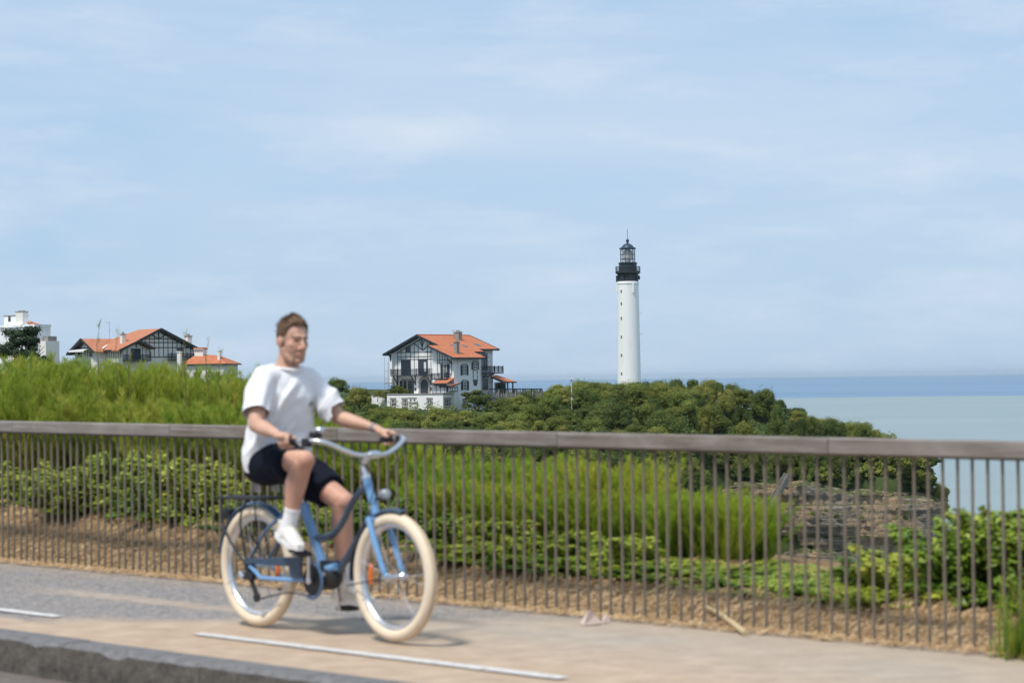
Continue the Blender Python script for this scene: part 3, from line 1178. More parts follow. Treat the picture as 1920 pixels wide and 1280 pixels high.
for x0, x1 in ((386, 478), (563, 652)):
    a0, a1 = vu(x0), vu(x1)
    wall_window(villa, G, (a0 + a1) / 2, vz(545), a1 - a0, vz(396) - vz(545), NAVY, bars=3, cross=2, name='balcony_door', pane_m=GLASS if x0 > 500 else NAVY)
cu = MB(G.m()); cu.box2((vu(618), .03, vz(515)), (vu(640), .05, vz(420))); cu.build('curtain', FRAMEW, villa)
pier = MB()                                     # white corbelled end piers
pier.box2((-7.3, -.75, vz(545)), (-6.75, .1, zl(-7.0) - .4))
pier.prism([(-7.35, vz(640)), (-6.7, vz(640)), (-6.7, vz(545)), (-7.35, vz(545))], -.8, .1)
pier.build('end_pier', WHITE, villa)
p2 = MB(); p2.box2((vu(726), -.5, vz(560)), (vu(752), .05, vz(325))); p2.build('end_pier', WHITE, villa)
for x, y0 in ((300, 345), (732, 322)):
    k = MB(); u = vu(x)
    zt = gzl(u) - .1
    k.bar((u, -.55, zt - 1.1), (u, -1.45, zt + .15), .16, .18)
    k.box2((u - .1, -.86, zt - 1.3), (u + .1, -.7, zt)) ; k.build('eaves_bracket', NAVY, villa)
balcony(villa, G, vu(300, -.6), vu(722), vz(545), 1.45, NAVY, 1.05, brackets=(vu(345), vu(528), vu(690)), post_step=1.5)
# ground floor under the balcony
for a, b_ in ((366, 398), (402, 437), (452, 512)):
    wall_window(villa, G, (vu(a) + vu(b_)) / 2, vz(740), vu(b_) - vu(a), vz(602) - vz(740), NAVY, bars=1, cross=2)
st_ = MB(G.m())
st_.box2((vu(386), .002, vz(602)), (vu(496), .13, vz(586)))
for x in (400, 444): st_.box2((vu(x) - .16, .002, -.1), (vu(x) + .16, .11, vz(603)))
st_.build('stone_surround', STONE, villa)
# arched carriage door in a stone arch
ax, az, ar = vu(622), vz(640), 0.93
arch = MB(G.m())
nseg = 13
for k in range(nseg):
    t0, t1 = math.pi * k / nseg, math.pi * (k + 1) / nseg - .03
    q = [(ax + r_ * math.cos(t), az + r_ * math.sin(t)) for r_, t in ((ar, t0), (ar + .52, t0), (ar + .52, t1), (ar, t1))]
    vs = [(a, o_, z) for o_ in (0.002, .13 + .015 * (k % 2)) for a, z in q]
    arch._add(vs, [(0, 1, 2, 3), (7, 6, 5, 4), (0, 4, 5, 1), (1, 5, 6, 2), (2, 6, 7, 3), (3, 7, 4, 0)])
for s_ in (-1, 1):
    for k in range(4):
        arch.box2((ax + s_ * ar, .002, az - .42 * (k + 1) + .02), (ax + s_ * (ar + .42 + .12 * (k % 2)), .13, az - .42 * k - .004))
arch.build('stone_arch', STONE, villa)
dr = MB(G.m())
q = [(ax + ar * math.cos(math.pi * k / 16), az + ar * math.sin(math.pi * k / 16)) for k in range(17)] + [(ax - ar, -.05), (ax + ar, -.05)]
vs = [(a, .004, z) for a, z in q] + [(a, .05, z) for a, z in q]
dr._add(vs, [tuple(range(19)), tuple(range(37, 18, -1))] + [(i, (i + 1) % 19, (i + 1) % 19 + 19, i + 19) for i in range(19)])
for k in (-.45, 0, .45): dr.box2((ax + k - .03, .05, .0), (ax + k + .03, .075, az + .55))
dr.box2((ax - ar, .05, az - .05), (ax + ar, .08, az + .05))
dr.build('arched_door', NAVY, villa)
for x in (530, 690):
    lm = MB(G.m()); lm.box2((vu(x) - .1, .01, vz(705)), (vu(x) + .1, .28, vz(680))); lm.box2((vu(x) - .14, .01, vz(680) + .002), (vu(x) + .14, .32, vz(676))); lm.build('wall_lantern', NAVY, villa)

# wing with its own gable and small balcony
Wp = Plane('V', -3.4)
wv_ = -3.4
def wu(x): return vu(x, wv_)
for y in (405, 432): timber(villa, Wp, (wu(762), vz(y)), (wu(905), vz(y)), .13)
for x in (762, 786, 812, 838, 862, 905):
    u = wu(x)
    timber(villa, Wp, (u, zr(u) - .45), (u, vz(432) if x in (786, 812, 838, 862) else vz(560)), .12)
a0, a1 = wu(820), wu(858)
wall_window(villa, Wp, (a0 + a1) / 2, vz(585), a1 - a0, vz(442) - vz(585), FRAMEW, shutters=NAVY, bars=1, cross=2, shut_w=.62, name='balcony_door')
k = MB(); k.bar((wu(908), -3.45, vz(440)), (wu(908), -4.7, vz(398)), .16, .18); k.build('eaves_bracket', NAVY, villa)
balcony(villa, Wp, wu(733, ) , wu(898), vz(585), 1.2, NAVY, .95, post_step=1.3)
# right-hand facade of the wing
R1 = Plane('U', 10.4)
for x, ytop, ybot in ((1027, 458, 556), (1030, 614, 705)):
    v = vv(x, 10.4)
    wall_window(villa, R1, v, vz(ybot), 1.0, vz(ytop) - vz(ybot), FRAMEW, shutters=NAVY, bars=1, cross=2, shut_w=.62)
    h_ = MB(R1.m()); h_.box2((v - .75, .002, vz(ytop) + .003), (v + .75, .09, vz(ytop - 14))); h_.build('stone_lintel', STONE, villa)
v = vv(1131, 10.4)
wall_window(villa, R1, v, vz(500), .95, vz(432) - vz(500), FRAMEW, surround=STONE, shutters=NAVY, bars=1, cross=1, shut_w=.6)
pa = MB(R1.m())
for k in range(6): pa.box2((v - .75 + .12 * (k % 2), .002, vz(518) - k * .38 - .36), (v - .5, .08, vz(518) - k * .38)); pa.box2((v + .5, .002, vz(518) - k * .38 - .36), (v + .75 - .12 * (k % 2), .08, vz(518) - k * .38))
pa.build('stone_quoins', STONE, villa)
wall_window(villa, R1, v, vz(660), .9, vz(600) - vz(660), NAVY, bars=1, cross=1)
for x in (962, 1185):
    dp = MB(R1.m()); dp.tube([(vv(x, 10.4), .07, -3.5), (vv(x, 10.4), .07, zr(10.4) - .35)], .05, 6); dp.build('downpipe', WHITE, villa)
# far right bay, balcony and stone-framed openings
R2 = Plane('U', 7.9)
R3 = Plane('U', 6.4)
v = vv(1232, 6.9)
wall_window(villa, R2, vv(1222, 7.9), vz(500), 1.3, vz(345) - vz(500), NAVY, surround=STONE, bars=1, cross=2)
wall_window(villa, R2, vv(1222, 7.9), vz(700), 1.5, vz(595) - vz(700), NAVY, surround=STONE, bars=1, cross=1)
balcony(villa, R3, 7.66, vv(1345, 6.4 + .9) - .2, vz(530), 2.6, NAVY, 1.15, post_step=1.2)
for x in (1212, 1290):
    k = MB(); v = vv(x, 8.2)
    k.bar((7.95 if x < 1250 else 6.45, v, vz(585)), (8.9, v, vz(542)), .16, .18); k.build('balcony_brace', NAVY, villa)
wall_window(villa, R3, 10.6, vz(500), 1.0, 2.3, FRAMEW, surround=STONE, bars=1, cross=1)
dp = MB(R3.m()); dp.tube([(12.6, .08, -3.5), (12.6, .08, zr(6.4) - .3)], .05, 6); dp.build('downpipe', WHITE, villa)

# little tiled porch on the terrace
pr = MB()
px0, px1, pv = vu(712, -5.4), vu(852, -5.4), -5.4
pr.box2((px0, pv, .0), (px1, -3.42, vz(640)))
po = pr.build('porch', WHITE, villa)
Pp = Plane('V', pv)
for x in (714, 752, 796, 838, 858): timber(po, Pp, (vu(x, pv), .02), (vu(x, pv), vz(648)), .12)
for y in (652, 728): timber(po, Pp, (px0, vz(y)), (px1, vz(y)), .12)
prf = MB()
e0, e1 = vu(690, -6.2), vu(850, -6.2)
prf.slab([(e0, -6.1, vz(634)), (e1, -6.1, vz(634)), (e1 - .2, -3.41, vz(634) + 1.0), (e0 + 1.0, -3.41, vz(634) + 1.0)], .16)
prf.build('porch_roof', TILE, po)
kb = MB(); kb.bar((e0, -6.14, vz(634) - .08), (e1, -6.14, vz(634) - .08), .06, .26); kb.build('eaves_board', NAVY, po)
bx = MB()
bu0, bu1 = 9.25, 10.9
bx.box2((bu0, -5.2, .35), (bu1 , -3.0, vz(668)))
bo = bx.build('bay_window', WHITE, villa)
brf = MB(); brf.slab([(bu0 - .5, -5.7, vz(662)), (bu1 + .6, -5.7, vz(662)), (bu1 + .3, -2.6, vz(630)), (bu0 - .5, -2.6, vz(630))], .15); brf.build('bay_roof', TILE, bo)
kb = MB(); kb.bar((bu0 - .5, -5.74, vz(664)), (bu1 + .64, -5.74, vz(664)), .06, .2); kb.bar((bu1 + .64, -5.7, vz(664)), (bu1 + .36, -2.6, vz(634)), .06, .2); kb.build('eaves_board', NAVY, bo)
Bu = Plane('U', bu1)
for v in (-5.14, -4.45, -3.75, -3.06): timber(bo, Bu, (v, .36), (v, vz(670)), .13)
for z in (.42, 1.05): timber(bo, Bu, (-5.2, z), (-3.0, z), .13)
wall_window(bo, Plane('V', -5.2), (bu0 + bu1) / 2, vz(715), .9, .8, NAVY, bars=1, cross=0)
# terrace block with stone-framed basement windows
te = MB()
te.box2((-3.53, -6.0, -4.0), (9.9, -.005, -.12))
te.box2((-11.2, -1.6, -3.4), (-3.55, -.9, -.25))
te.build('terrace_wall', WHITE, villa)
tc_ = MB()
tc_.box2((-3.62, -6.12, -.118), (10.02, -5.6, .06)); tc_.box2((9.62, -5.6, -.118), (10.02, -3.45, .06))
tc_.box2((-11.2, -1.66, -.248), (-3.64, -.84, -.12))
tc_.build('terrace_coping', STONE, villa)
Tp = Plane('V', -6.0)
for x in (314, 434, 686):
    wall_window(villa, Tp, vu(x, -6.0), vz(855), .85, vz(787) - vz(855), FRAMEW, surround=STONE, bars=1, cross=1)
for x in (497, 534): wall_window(villa, Tp, vu(x, -6.0), vz(808), .6, .5, FRAMEW, bars=0, cross=0)
ns_ = MB(Tp.m())
for k in range(5):
    for s_ in (-1, 1):
        xx = vu(524, -6.0) + s_ * .78
        ns_.box2((xx, .002, vz(878) + k * .28), (xx + s_ * (.2 + .1 * (k % 2)), .09, vz(878) + k * .28 + .26))
ns_.box2((vu(524, -6) - 1.0, .002, vz(829)), (vu(524, -6) + 1.0, .1, vz(816)))
ns_.box2((vu(515, -6) - 1.0, .002, vz(779)), (vu(515, -6) + .95, .1, vz(768)))
ns_.build('stone_niche', STONE, villa)
Tr = Plane('U', 9.9)
wall_window(villa, Tr, -4.75, vz(858), 1.5, vz(790) - vz(858), FRAMEW, surround=STONE, bars=2, cross=1)
for x in (1030, 1132, 1240): wall_window(villa, R1, vv(x, 10.4) if x < 1190 else 4.0, vz(866), .8, 1.2, FRAMEW, surround=STONE, bars=1, cross=1)

# side terrace with pavilion on the right
pav = empty('terrace_pavilion', villa.matrix_basis @ Vector((0, 0, 0)), -rad(VTH))
tag(pav, 'small open pavilion with low orange tiled roof beside the villa terrace', 'pavilion')
pu = 7.0
v0 = vv(1318, pu)
b_ = MB()
b_.box2((pu - .3, v0 + .3, -1.2), (pu - .1, v0 + 3.6, vz(632))); b_.build('wall', WHITE, pav)
b_ = MB()
b_.slab([(pu - 1.5, v0 - .2, vz(556)), (pu + 2.2, v0 - .2, vz(628)), (pu + 2.2, v0 + 3.9, vz(628)), (pu - 1.5, v0 + 2.6, vz(556))], .18)
pr_ = b_.build('roof', TILE, pav)
b_ = MB(); b_.bar((pu + 2.24, v0 - .2, vz(628) - .08), (pu + 2.24, v0 + 3.9, vz(628) - .08), .06, .26); b_.bar((pu - 1.5, v0 - .24, vz(556) - .08), (pu + 2.24, v0 - .24, vz(628) - .08), .06, .28); b_.build('barge_boards', NAVY, pr_)
for v in (v0 + .15, v0 + 1.8, v0 + 3.4):
    b_ = MB(); b_.box2((pu + 1.6, v - .1, -1.2), (pu + 1.8, v + .1, vz(632))); b_.build('post', NAVY, pav)
b_ = MB(); b_.box2((pu - .08, v0 + .4, -.4), (pu + .05, v0 + 3.3, vz(640))); b_.build('glazed_screen', GLASS, pav)
balw = empty('terrace_balustrade', VILLA, -rad(VTH))
tag(balw, 'dark stone terrace balustrade running right of the villa above the trees', 'balustrade')
bs, be = at(918, 738, 452), at(1016, 738, 458)
bs, be = villa.matrix_basis.inverted() @ bs, villa.matrix_basis.inverted() @ be
dirb = (be - bs).normalized()
b_ = MB(); b_.bar(bs + Vector((0, 0, -2.2)), be + Vector((0, 0, -2.2)), .5, 2.4); b_.build('wall', STONE, balw)
b_ = MB(); b_.bar(bs + Vector((0, 0, .93)), be + Vector((0, 0, .93)), .42, .16); b_.bar(bs + Vector((0, 0, -.94)), be + Vector((0, 0, -.94)), .45, .14); b_.build('coping', NAVY, balw)
nlen = (be - bs).length
for k in range(int(nlen / 1.9) + 1):
    p = bs + dirb * (k * 1.9)
    b_ = MB(); b_.box(p + Vector((0, 0, 0)), (.42, .42, 1.7)); b_.build('pier', STONE, balw)
me_bal = MB().lathe([(.07, -.85), (.14, -.4), (.09, .1), (.07, .5), (.1, .84)], 8).mesh('baluster', STONE, smooth=True)
for k in range(int(nlen / .38)):
    if (k * .38) % 1.9 < .2: continue
    link('baluster', me_bal, balw, bs + dirb * (k * .38))

# scaffold tower left of the villa
sc = empty('scaffold_tower', at(729, 745, 452), -rad(VTH))
tag(sc, 'slim grey scaffold tower of bare poles standing left of the villa', 'scaffold')
for x, y in ((-.55, -.5), (.55, -.5), (-.55, .5), (.55, .5)):
    m_ = MB(); m_.tube([(x, y, -1.5), (x, y, 7.6 if y < 0 else 6.6)], .035, 6); m_.build('pole', STONE, sc)
for z in (1.2, 3.4, 5.0):
    m_ = MB(); m_.tube([(-.7, -.5, z), (.75, -.5, z)], .03, 6); m_.tube([(-.7, .5, z), (.75, .5, z)], .03, 6); m_.build('crossbar', STONE, sc)
m_ = MB(); m_.box2((-.65, -.55, 2.55), (1.0, .55, 2.75)); m_.build('platform', STONE, sc)

# ---- half-timbered house on the left
HTH = 50.0
H_D = 420.0
HP = H_D / F_PX / 4.0
house = empty('half_timbered_house', at(1190 / 4.0, 560 + 385 / 4.0, H_D), -rad(HTH))
tag(house, 'cream half timbered house with salmon tiled roof and two gables behind the tamarisk', 'house')
cH, sH = math.cos(rad(HTH)), math.sin(rad(HTH))
def hz(y): return (385 - y) * HP
def hv(x, u): return ((x - 1190) * HP - cH * u) / sH
def hu(x, v): return ((x - 1190) * HP - sH * v) / cH
Z1 = hz(224)
KS = 0.452
def h1(v): return Z1 - KS * abs(v)
w = MB()
w.prism([(-7.3, -9), (-7.3, h1(7.3) - .25), (0, Z1 - .28), (7.3, h1(7.3) - .25), (7.3, -9)], -6.5, 0, 'VZ')
w.box2((-12.6, -7.3, -9), (-6.51, 7.3, h1(7.3) - .3))
Z2 = hz(292); U2 = -9.27
def h2(u): return Z2 - .52 * abs(u - U2)
w.prism([(U2 - 4.0, -9), (U2 - 4.0, h2(U2 - 4.0) - .25), (U2, Z2 - .28), (U2 + 3.6, h2(U2 + 3.6) - .25), (U2 + 3.6, -9)], -8.9, -3, 'UZ')
# porch gable in front of the great gable
u3 = 1.6; v3 = hv(1075, u3)
Z3 = hz(312)
w.prism([(v3 - 2.6, -9), (v3 - 2.6, Z3 - 1.35), (v3, Z3 - .3), (v3 + 2.4, Z3 - 1.3), (v3 + 2.4, -9)], -.1, u3 - 1.1, 'VZ')
w.build('wall', CREAM, house)
r = MB()
r.slab([(.9, 0, Z1), (-6.5, 0, Z1), (-13.4, -8.0, h1(8.0)), (.9, -8.0, h1(8.0))], .2)
r.slab([(.9, .002, Z1), (.9, 8.2, h1(8.2)), (-13.4, 8.2, h1(8.2)), (-6.5, .002, Z1)], .2)
r.slab([(-6.5, 0, Z1), (-13.4, 8.2, h1(8.2)), (-14.4, 0, h1(8.0)), (-13.4, -8.0, h1(8.0))], .2)
r.slab([(U2, -10.0, Z2), (U2, -2.5, Z2), (U2 + 4.4, -2.5, h2(U2 + 4.4)), (U2 + 4.4, -10.0, h2(U2 + 4.4))], .21)
r.slab([(U2 - .002, -10.0, Z2), (U2 - 5.0, -10.0, h2(U2 - 5.0)), (U2 - 5.0, -2.5, h2(U2 - 5.0)), (U2 - .002, -2.5, Z2)], .21)
r.slab([(-1.0, v3, Z3), (u3, v3, Z3), (u3, v3 - 4.0, Z3 - .42 * 4.0), (-1.0, v3 - 4.0, Z3 - .42 * 4.0)], .19)
r.slab([(-1.0, v3 + .002, Z3), (-1.0, v3 + 3.1, Z3 - .45 * 3.1), (u3, v3 + 3.1, Z3 - .45 * 3.1), (u3, v3 + .002, Z3)], .19)
hr = r.build('roof', TILE2, house)
bb = MB()
board((.94, 0, Z1), (.94, -8.05, h1(8.05)), h_=.4)
board((.94, 0, Z1), (.94, 8.25, h1(8.25)), h_=.42)
board((U2, -10.04, Z2), (U2 + 4.45, -10.04, h2(U2 + 4.45)), h_=.38)
board((U2, -10.04, Z2), (U2 - 5.05, -10.04, h2(U2 - 5.05)), h_=.42)
board((u3 + .04, v3, Z3), (u3 + .04, v3 - 4.05, Z3 - .42 * 4.05), h_=.36)
board((u3 + .04, v3, Z3), (u3 + .04, v3 + 3.15, Z3 - .45 * 3.15), h_=.36)
board((.9, -8.04, h1(8.04)), (-5.0, -8.04, h1(8.04)), h_=.24)
bb.build('barge_boards', DARKT, hr)
s_ = MB()
s_.slab([(.85, -.05, Z1 - .21), (.85, 8.0, h1(8.0) - .21), (.03, 8.0, h1(8.0) - .21), (.03, -.05, Z1 - .21)], .05)
s_.build('soffit', DARKT, hr)
s_ = MB()
s_.slab([(U2, -9.95, Z2 - .22), (U2 - 4.9, -9.95, h2(U2 - 4.9) - .22), (U2 - 4.9, -8.95, h2(U2 - 4.9) - .22), (U2, -8.95, Z2 - .22)], .05)
s_.build('soffit', DARKT, hr)
fl = MB(); fl.bar((hu(812, -2.6), -2.6, Z2 + .1), (U2 + 3.9, -8.0, h1(8.0) + .25), .3, .06); fl.build('valley_flashing', CREAM, hr)
HG = Plane('U', 0.0)
def tz(y): return hz(y)
for y in (300, 328, 366, 436): timber(house, HG, (-6.6 if y > 360 else -(Z1 - hz(y)) / KS + .5, tz(y)), (min(6.6, (Z1 - hz(y)) / KS - .5), tz(y)), .19, m=DARKT)
for k in range(15):
    v = -6.4 + k * .92
    top = min(h1(v) - .45, Z1 - .9)
    if top < tz(366): top = max(top, tz(400))
    timber(house, HG, (v, top), (v, tz(440)), .14, m=DARKT)
for s_ in (-1, 1):
    timber(house, HG, (0, tz(300)), (s_ * 1.8, tz(262)), .17, .08, m=DARKT)
    timber(house, HG, (s_ * .1, Z1 - .5), (s_ * 7.0, h1(7.0) - .5), .2, .1, m=DARKT)
timber(house, HG, (0, Z1 - .4), (0, tz(300)), .24, .12, m=DARKT)
wall_window(house, HG, hv(1335, 0), tz(440), 1.4, tz(372) - tz(440), DARKT, bars=1, cross=1, name='balcony_door')
balcony(house, HG, hv(1282, 1.2), hv(1450, 1.2), tz(452), 1.3, DARKT, .95, post_step=1.4)
HP3 = Plane('U', u3 - 1.1)
wall_window(house, HP3, hv(1042, u3 - 1.1), tz(455), 1.9, tz(373) - tz(455), NAVY, bars=1, cross=0, name='shutter_door', pane_m=NAVY)
for x in (985, 1085, 1110, 1140): timber(house, HP3, (hv(x, u3 - 1.1), tz(455)), (hv(x, u3 - 1.1), Z3 - .7 - .4 * abs(hv(x, u3 - 1.1) - v3)), .12, m=DARKT)
for s_ in (-1, 1): timber(house, HP3, (v3 + s_ * .05, Z3 - .45), (v3 + s_ * 2.4, Z3 - 1.45), .15, .08, m=DARKT)
timber(house, HP3, (v3, Z3 - .4), (v3, Z3 - 1.25), .2, .12, m=DARKT)
balcony(house, HP3, hv(985, u3), hv(1150, u3) , tz(458), 1.2, DARKT, .9, post_step=1.3)
HG2 = Plane('V', -8.9)
for x in (560, 590, 625, 650, 690): timber(house, HG2, (hu(x, -8.9), h2(hu(x, -8.9)) - .5), (hu(x, -8.9), tz(435)), .13, m=DARKT)
timber(house, HG2, (hu(540, -8.9), tz(362)), (hu(690, -8.9), tz(362)), .16, m=DARKT)
for s_ in (-1, 1): timber(house, HG2, (U2 + s_ * .05, Z2 - .5), (U2 + s_ * 3.6, h2(U2 + 3.6) - .5), .17, .1, m=DARKT)
wall_window(house, HG2, hu(575, -8.9), tz(432), 1.3, tz(392) - tz(432), DARKT, bars=1, cross=0)
wall_window(house, HG2, hu(680, -8.9), tz(425), .9, tz(390) - tz(425), DARKT, bars=1, cross=0)
aw = MB(HG2.m())
a0, a1 = hu(520, -9.6), hu(665, -9.6)
aw.slab([(a0, .03, tz(366)), (a1, .03, tz(366)), (a1, 1.6, tz(380)), (a0, 1.6, tz(380))], .08)
aw.box2((a0, 1.55, tz(392)), (a1, 1.62, tz(381)))
aw.build('awning', FRAMEW, house)
HS = Plane('V', -7.3)
for k in range(8): timber(house, HS, (-5.0 + k * .75, h1(7.3) - .3), (-5.0 + k * .75, tz(440)), .12, m=DARKT)
chimney(house, (hu(930, -5.2), -5.2, h1(5.2)), .75, .75, 1.35, CREAM, 2)
chimney(house, (-3.0, hv(1370, -3.0), h1(hv(1370, -3.0))), 1.0, .9, 2.3, WHITE, 3)
ar_ = MB()
ax_, ay_ = -7.4, hv(806, -7.4)
ar_.tube([(ax_, ay_, Z2 - .6), (ax_, ay_, hz(168))], .03, 6)
ar_.tube([(ax_, ay_, hz(170)), (ax_ - 1.1, ay_ - .2, hz(170))], .025, 4)
for k in range(4): ar_.tube([(ax_ - .25 * k, ay_ - .35, hz(171)), (ax_ - .25 * k, ay_ + .35, hz(171))], .014, 4)
ar_.tube([(ax_, ay_ - .3, hz(232)), (ax_, ay_ + .3, hz(232))], .02, 4)
ar_.build('roof_aerial', STONE, house)

# ---- low tiled house to its right
lh = empty('low_tiled_house', at(397, 682, 405.0), -rad(20))
tag(lh, 'low house with orange hipped roof and square white chimney partly behind the cyclist', 'house')
LP = 405.0 / F_PX
r = MB()
hw = 4.6
zE, zT = 0.0, 1.75
A = [(-4.2, -3.0, zE), (4.0, -3.0, zE), (4.0, 3.0, zE), (-4.2, 3.0, zE)]
tl, tr_ = (-2.6, 0, zT), (1.6, 0, zT * .78)
r.slab([A[0], A[1], tr_, tl], .16); r.slab([A[1], A[2], tr_], .16); r.slab([A[2], A[3], tl, tr_], .16); r.slab([A[3], A[0], tl], .16)
lr = r.build('roof', TILE, lh)
w = MB(); w.box2((-3.9, -2.6, -6), (3.5, 2.7, -.2)); w.build('wall', CREAM, lh)
e = MB(); e.bar((-4.25, -3.03, -.1), (4.05, -3.03, -.1), .06, .2); e.bar((4.03, -3.03, -.1), (4.03, 3.0, -.1), .06, .2); e.build('eaves_board', DARKT, lr)
c = MB(); c.box2((-2.9, -.6, 0), (-1.3, .6, 2.0)); ch = c.build('chimney', CREAM, lh)
c = MB()
for k in range(5): c.box2((-2.9 + k * .38, -.6, 2.001), (-2.8 + k * .38, .6, 2.4))
c.box2((-3.0, -.7, 2.401), (-1.2, .7, 2.55)); c.build('chimney_cap', CREAM, ch)
c = MB()
for k in range(5): c.tube([(-2.9 + k * .4, -.7, 2.62), (-2.9 + k * .4, .7, 2.62)], .17, 8)
c.build('cap_tiles', TILE, ch)
c = MB(); c.box2((1.9, -1.6, 0), (2.3, -1.2, 2.1)); c.box2((1.82, -1.68, 2.1), (2.38, -1.12, 2.22)); c.build('chimney', CREAM, lh)
c = MB(); c.box2((-4.5, -3.8, -2.5), (-3.85, -3.2, 2.0)); c.box2((-4.6, -3.9, 2.0), (-3.75, -3.1, 2.15)); c.build('gate_pier', CREAM, lh)
for x in (-1.5, .6, 2.4): wall_window(lh, Plane('V', -2.6), x, -2.4, .9, 1.2, FRAMEW, bars=1, cross=1)

# ---- white flats at the far left
fl_ = empty('white_apartment_block', at(47, 700, 380.0), -rad(38))
tag(fl_, 'white flat roofed apartment block with balconies at the far left', 'apartment block')
AP = 380.0 / F_PX
zroof = (700 - 608.5) * AP
w = MB()
cA, sA_ = math.cos(rad(38)), math.sin(rad(38))
def ax_u(px, v=0): return ((px - 47) * AP - sA_ * v) / cA
def ax_v(px, u): return ((px - 47) * AP - cA * u) / sA_
uR = ax_u(72)
vR = ax_v(94, uR)
w.box2((-12, 0, -4), (uR, vR, zroof - .35))
w.box2((-12.05, -.35, zroof - .349), (uR + .08, vR + .08, zroof))
w.box2((ax_u(-10), 1.0, zroof + .001), (ax_u(24, 1.0), 3.5, (700 - 590.5) * AP))
w.build('wall', WHITE, fl_)
w = MB(); w.box2((ax_u(-10) - .1, .9, (700 - 590.4) * AP), (ax_u(24, 1.0) + .1, 3.6, (700 - 589.2) * AP)); w.build('roof_slab', STONE, fl_)
wall_window(fl_, Plane('V', 1.0), ax_u(10, 1.0), zroof + .5, .8, 1.2, FRAMEW, bars=0, cross=0)
c0, c1 = ax_u(27, .6), ax_u(43, .6)
w = MB(); w.box2((c0, .4, zroof), (c1, 1.5, (700 - 584.5) * AP)); ch = w.build('chimney', CREAM, fl_)
w = MB(); w.box2((c0 - .06, .34, (700 - 584.4) * AP), (c1 + .06, 1.56, (700 - 583) * AP))
for k in range(5): w.lathe([(.1, 0), (.08, .18)], 8, (c0 + .15 + (c1 - c0 - .3) * k / 4, .95, (700 - 583) * AP))
w.build('chimney_cap', STONE, ch)
w = MB(); w.slab([(ax_u(20, 4), 3.6, zroof + .75), (ax_u(62, 4), 3.6, zroof + .02), (ax_u(58, 6), 6.5, zroof + .2), (ax_u(22, 6), 6.5, zroof + 1.0)], .15); w.build('tiled_roof', TILE, fl_)
Ap = Plane('V', 0.0)
for z0 in (zroof - 2.9, zroof - 5.6):
    for a in (ax_u(60), ax_u(12), ax_u(-25)):
        mm = Ap.m()
        rec = MB(mm); rec.box2((a - 1.05, .004, z0), (a + 1.05, .03, z0 + 2.1)); o = rec.build('balcony_opening', CREAM, fl_)
        wall_window(o, Ap, a - .3, z0 + .05, 1.1, 1.95, FRAMEW, bars=1, cross=0, name='glazed_door', depth=.09)
        sl_ = MB(mm); sl_.box2((a - 1.2, .031, z0 - .2), (a + 1.2, 1.0, z0)); sl_.box2((a - 1.2, .9, z0), (a + 1.2, 1.0, z0 + .9)); sl_.build('balcony', WHITE, fl_)
        hd = MB(mm); hd.box2((a - 1.2, .031, z0 + 2.12), (a + 1.2, .9, z0 + 2.3)); hd.build('canopy_slab', WHITE, fl_)
w = MB()
w.box2((uR + .01, ax_v(94, uR) - 2.2, -4), (uR + 1.35, vR + .6, (700 - 640) * AP))
w.build('stair_block', CREAM, fl_)
w = MB(); w.box2((uR + .1, vR - 1.6, (700 - 639.9) * AP), (uR + 1.2, vR + .2, (700 - 631) * AP)); w.build('roof_box', STONE, fl_)
dp = MB(); dp.tube([(uR + .07, vR - .35, -3), (uR + .07, vR - .35, zroof - .4)], .06, 6); dp.build('downpipe', CREAM, fl_)

# ------------------------------------------------------------------ lighthouse
LD = 750.0
LPX = LD / F_PX
lbase = at(1179.8, 708.0, LD)
lb_z = lbase.z
TOWER = mat('white_tower_paint', (0.80, 0.80, 0.79), 0.75, 0.03, 0.25, col2=(0.72, 0.715, 0.69), mix2=(0.52, 0.75), stretch=(1, 1, .25))
BLACKP = mat('black_lantern_paint', (0.020, 0.027, 0.032), 0.5, 0.25, 0.8)
DOME = mat('slate_dome_metal', (0.045, 0.075, 0.105), 0.35, 0.2, 0.8, metal=0.4)
glm, nt, b, out = nt_new('lantern_glass')
b.inputs['Base Color'].default_value = (0.85, 0.9, 0.92, 1)
b.inputs['Roughness'].default_value = 0.05
b.inputs['Alpha'].default_value = 0.22
lh2 = empty('lighthouse', (lbase.x, lbase.y, 0))
tag(lh2, 'tall white lighthouse with black gallery and glazed lantern', 'lighthouse')
def lz(y): return lb_z + (708.0 - (420 + y / 4.0)) * LPX
def lr_(px): return px * LPX / 4.0
twr = MB()
twr.lathe([(lr_(93), lz(1330)), (lr_(88), lz(1200)), (lr_(84.5), lz(900)), (lr_(80.5), lz(600)), (lr_(78.5), lz(452))], 64)
tw = twr.build('tower', TOWER, lh2, smooth=True)
cr = MB(); cr.lathe([(lr_(78.6), lz(452)), (lr_(82), lz(449)), (lr_(83), lz(436)), (lr_(80), lz(431)), (0.01, lz(431))], 64); cr.build('cornice', TOWER, lh2, smooth=True)
gb = MB()
gb.lathe([(lr_(73), lz(430.5)), (lr_(73), lz(384)), (lr_(80), lz(378)), (lr_(92), lz(368)), (lr_(94), lz(366)), (lr_(94), lz(354)), (lr_(67), lz(352)), (lr_(67), lz(298)), (lr_(72), lz(296)), (lr_(72), lz(290)), (lr_(58), lz(287)), (.01, lz(287))], 48)
gb.build('gallery', BLACKP, lh2, smooth=True)
for k in range(8):
    a = k * math.pi / 4 + .25
    p = MB(frame((0, 0, 0), (math.cos(a), math.sin(a), 0), (-math.sin(a), math.cos(a), 0), (0, 0, 1)))
    p.box2((lr_(71), -.35, lz(429)), (lr_(79), .35, lz(381)))
    p.build('pilaster', BLACKP, lh2)
rl = MB()
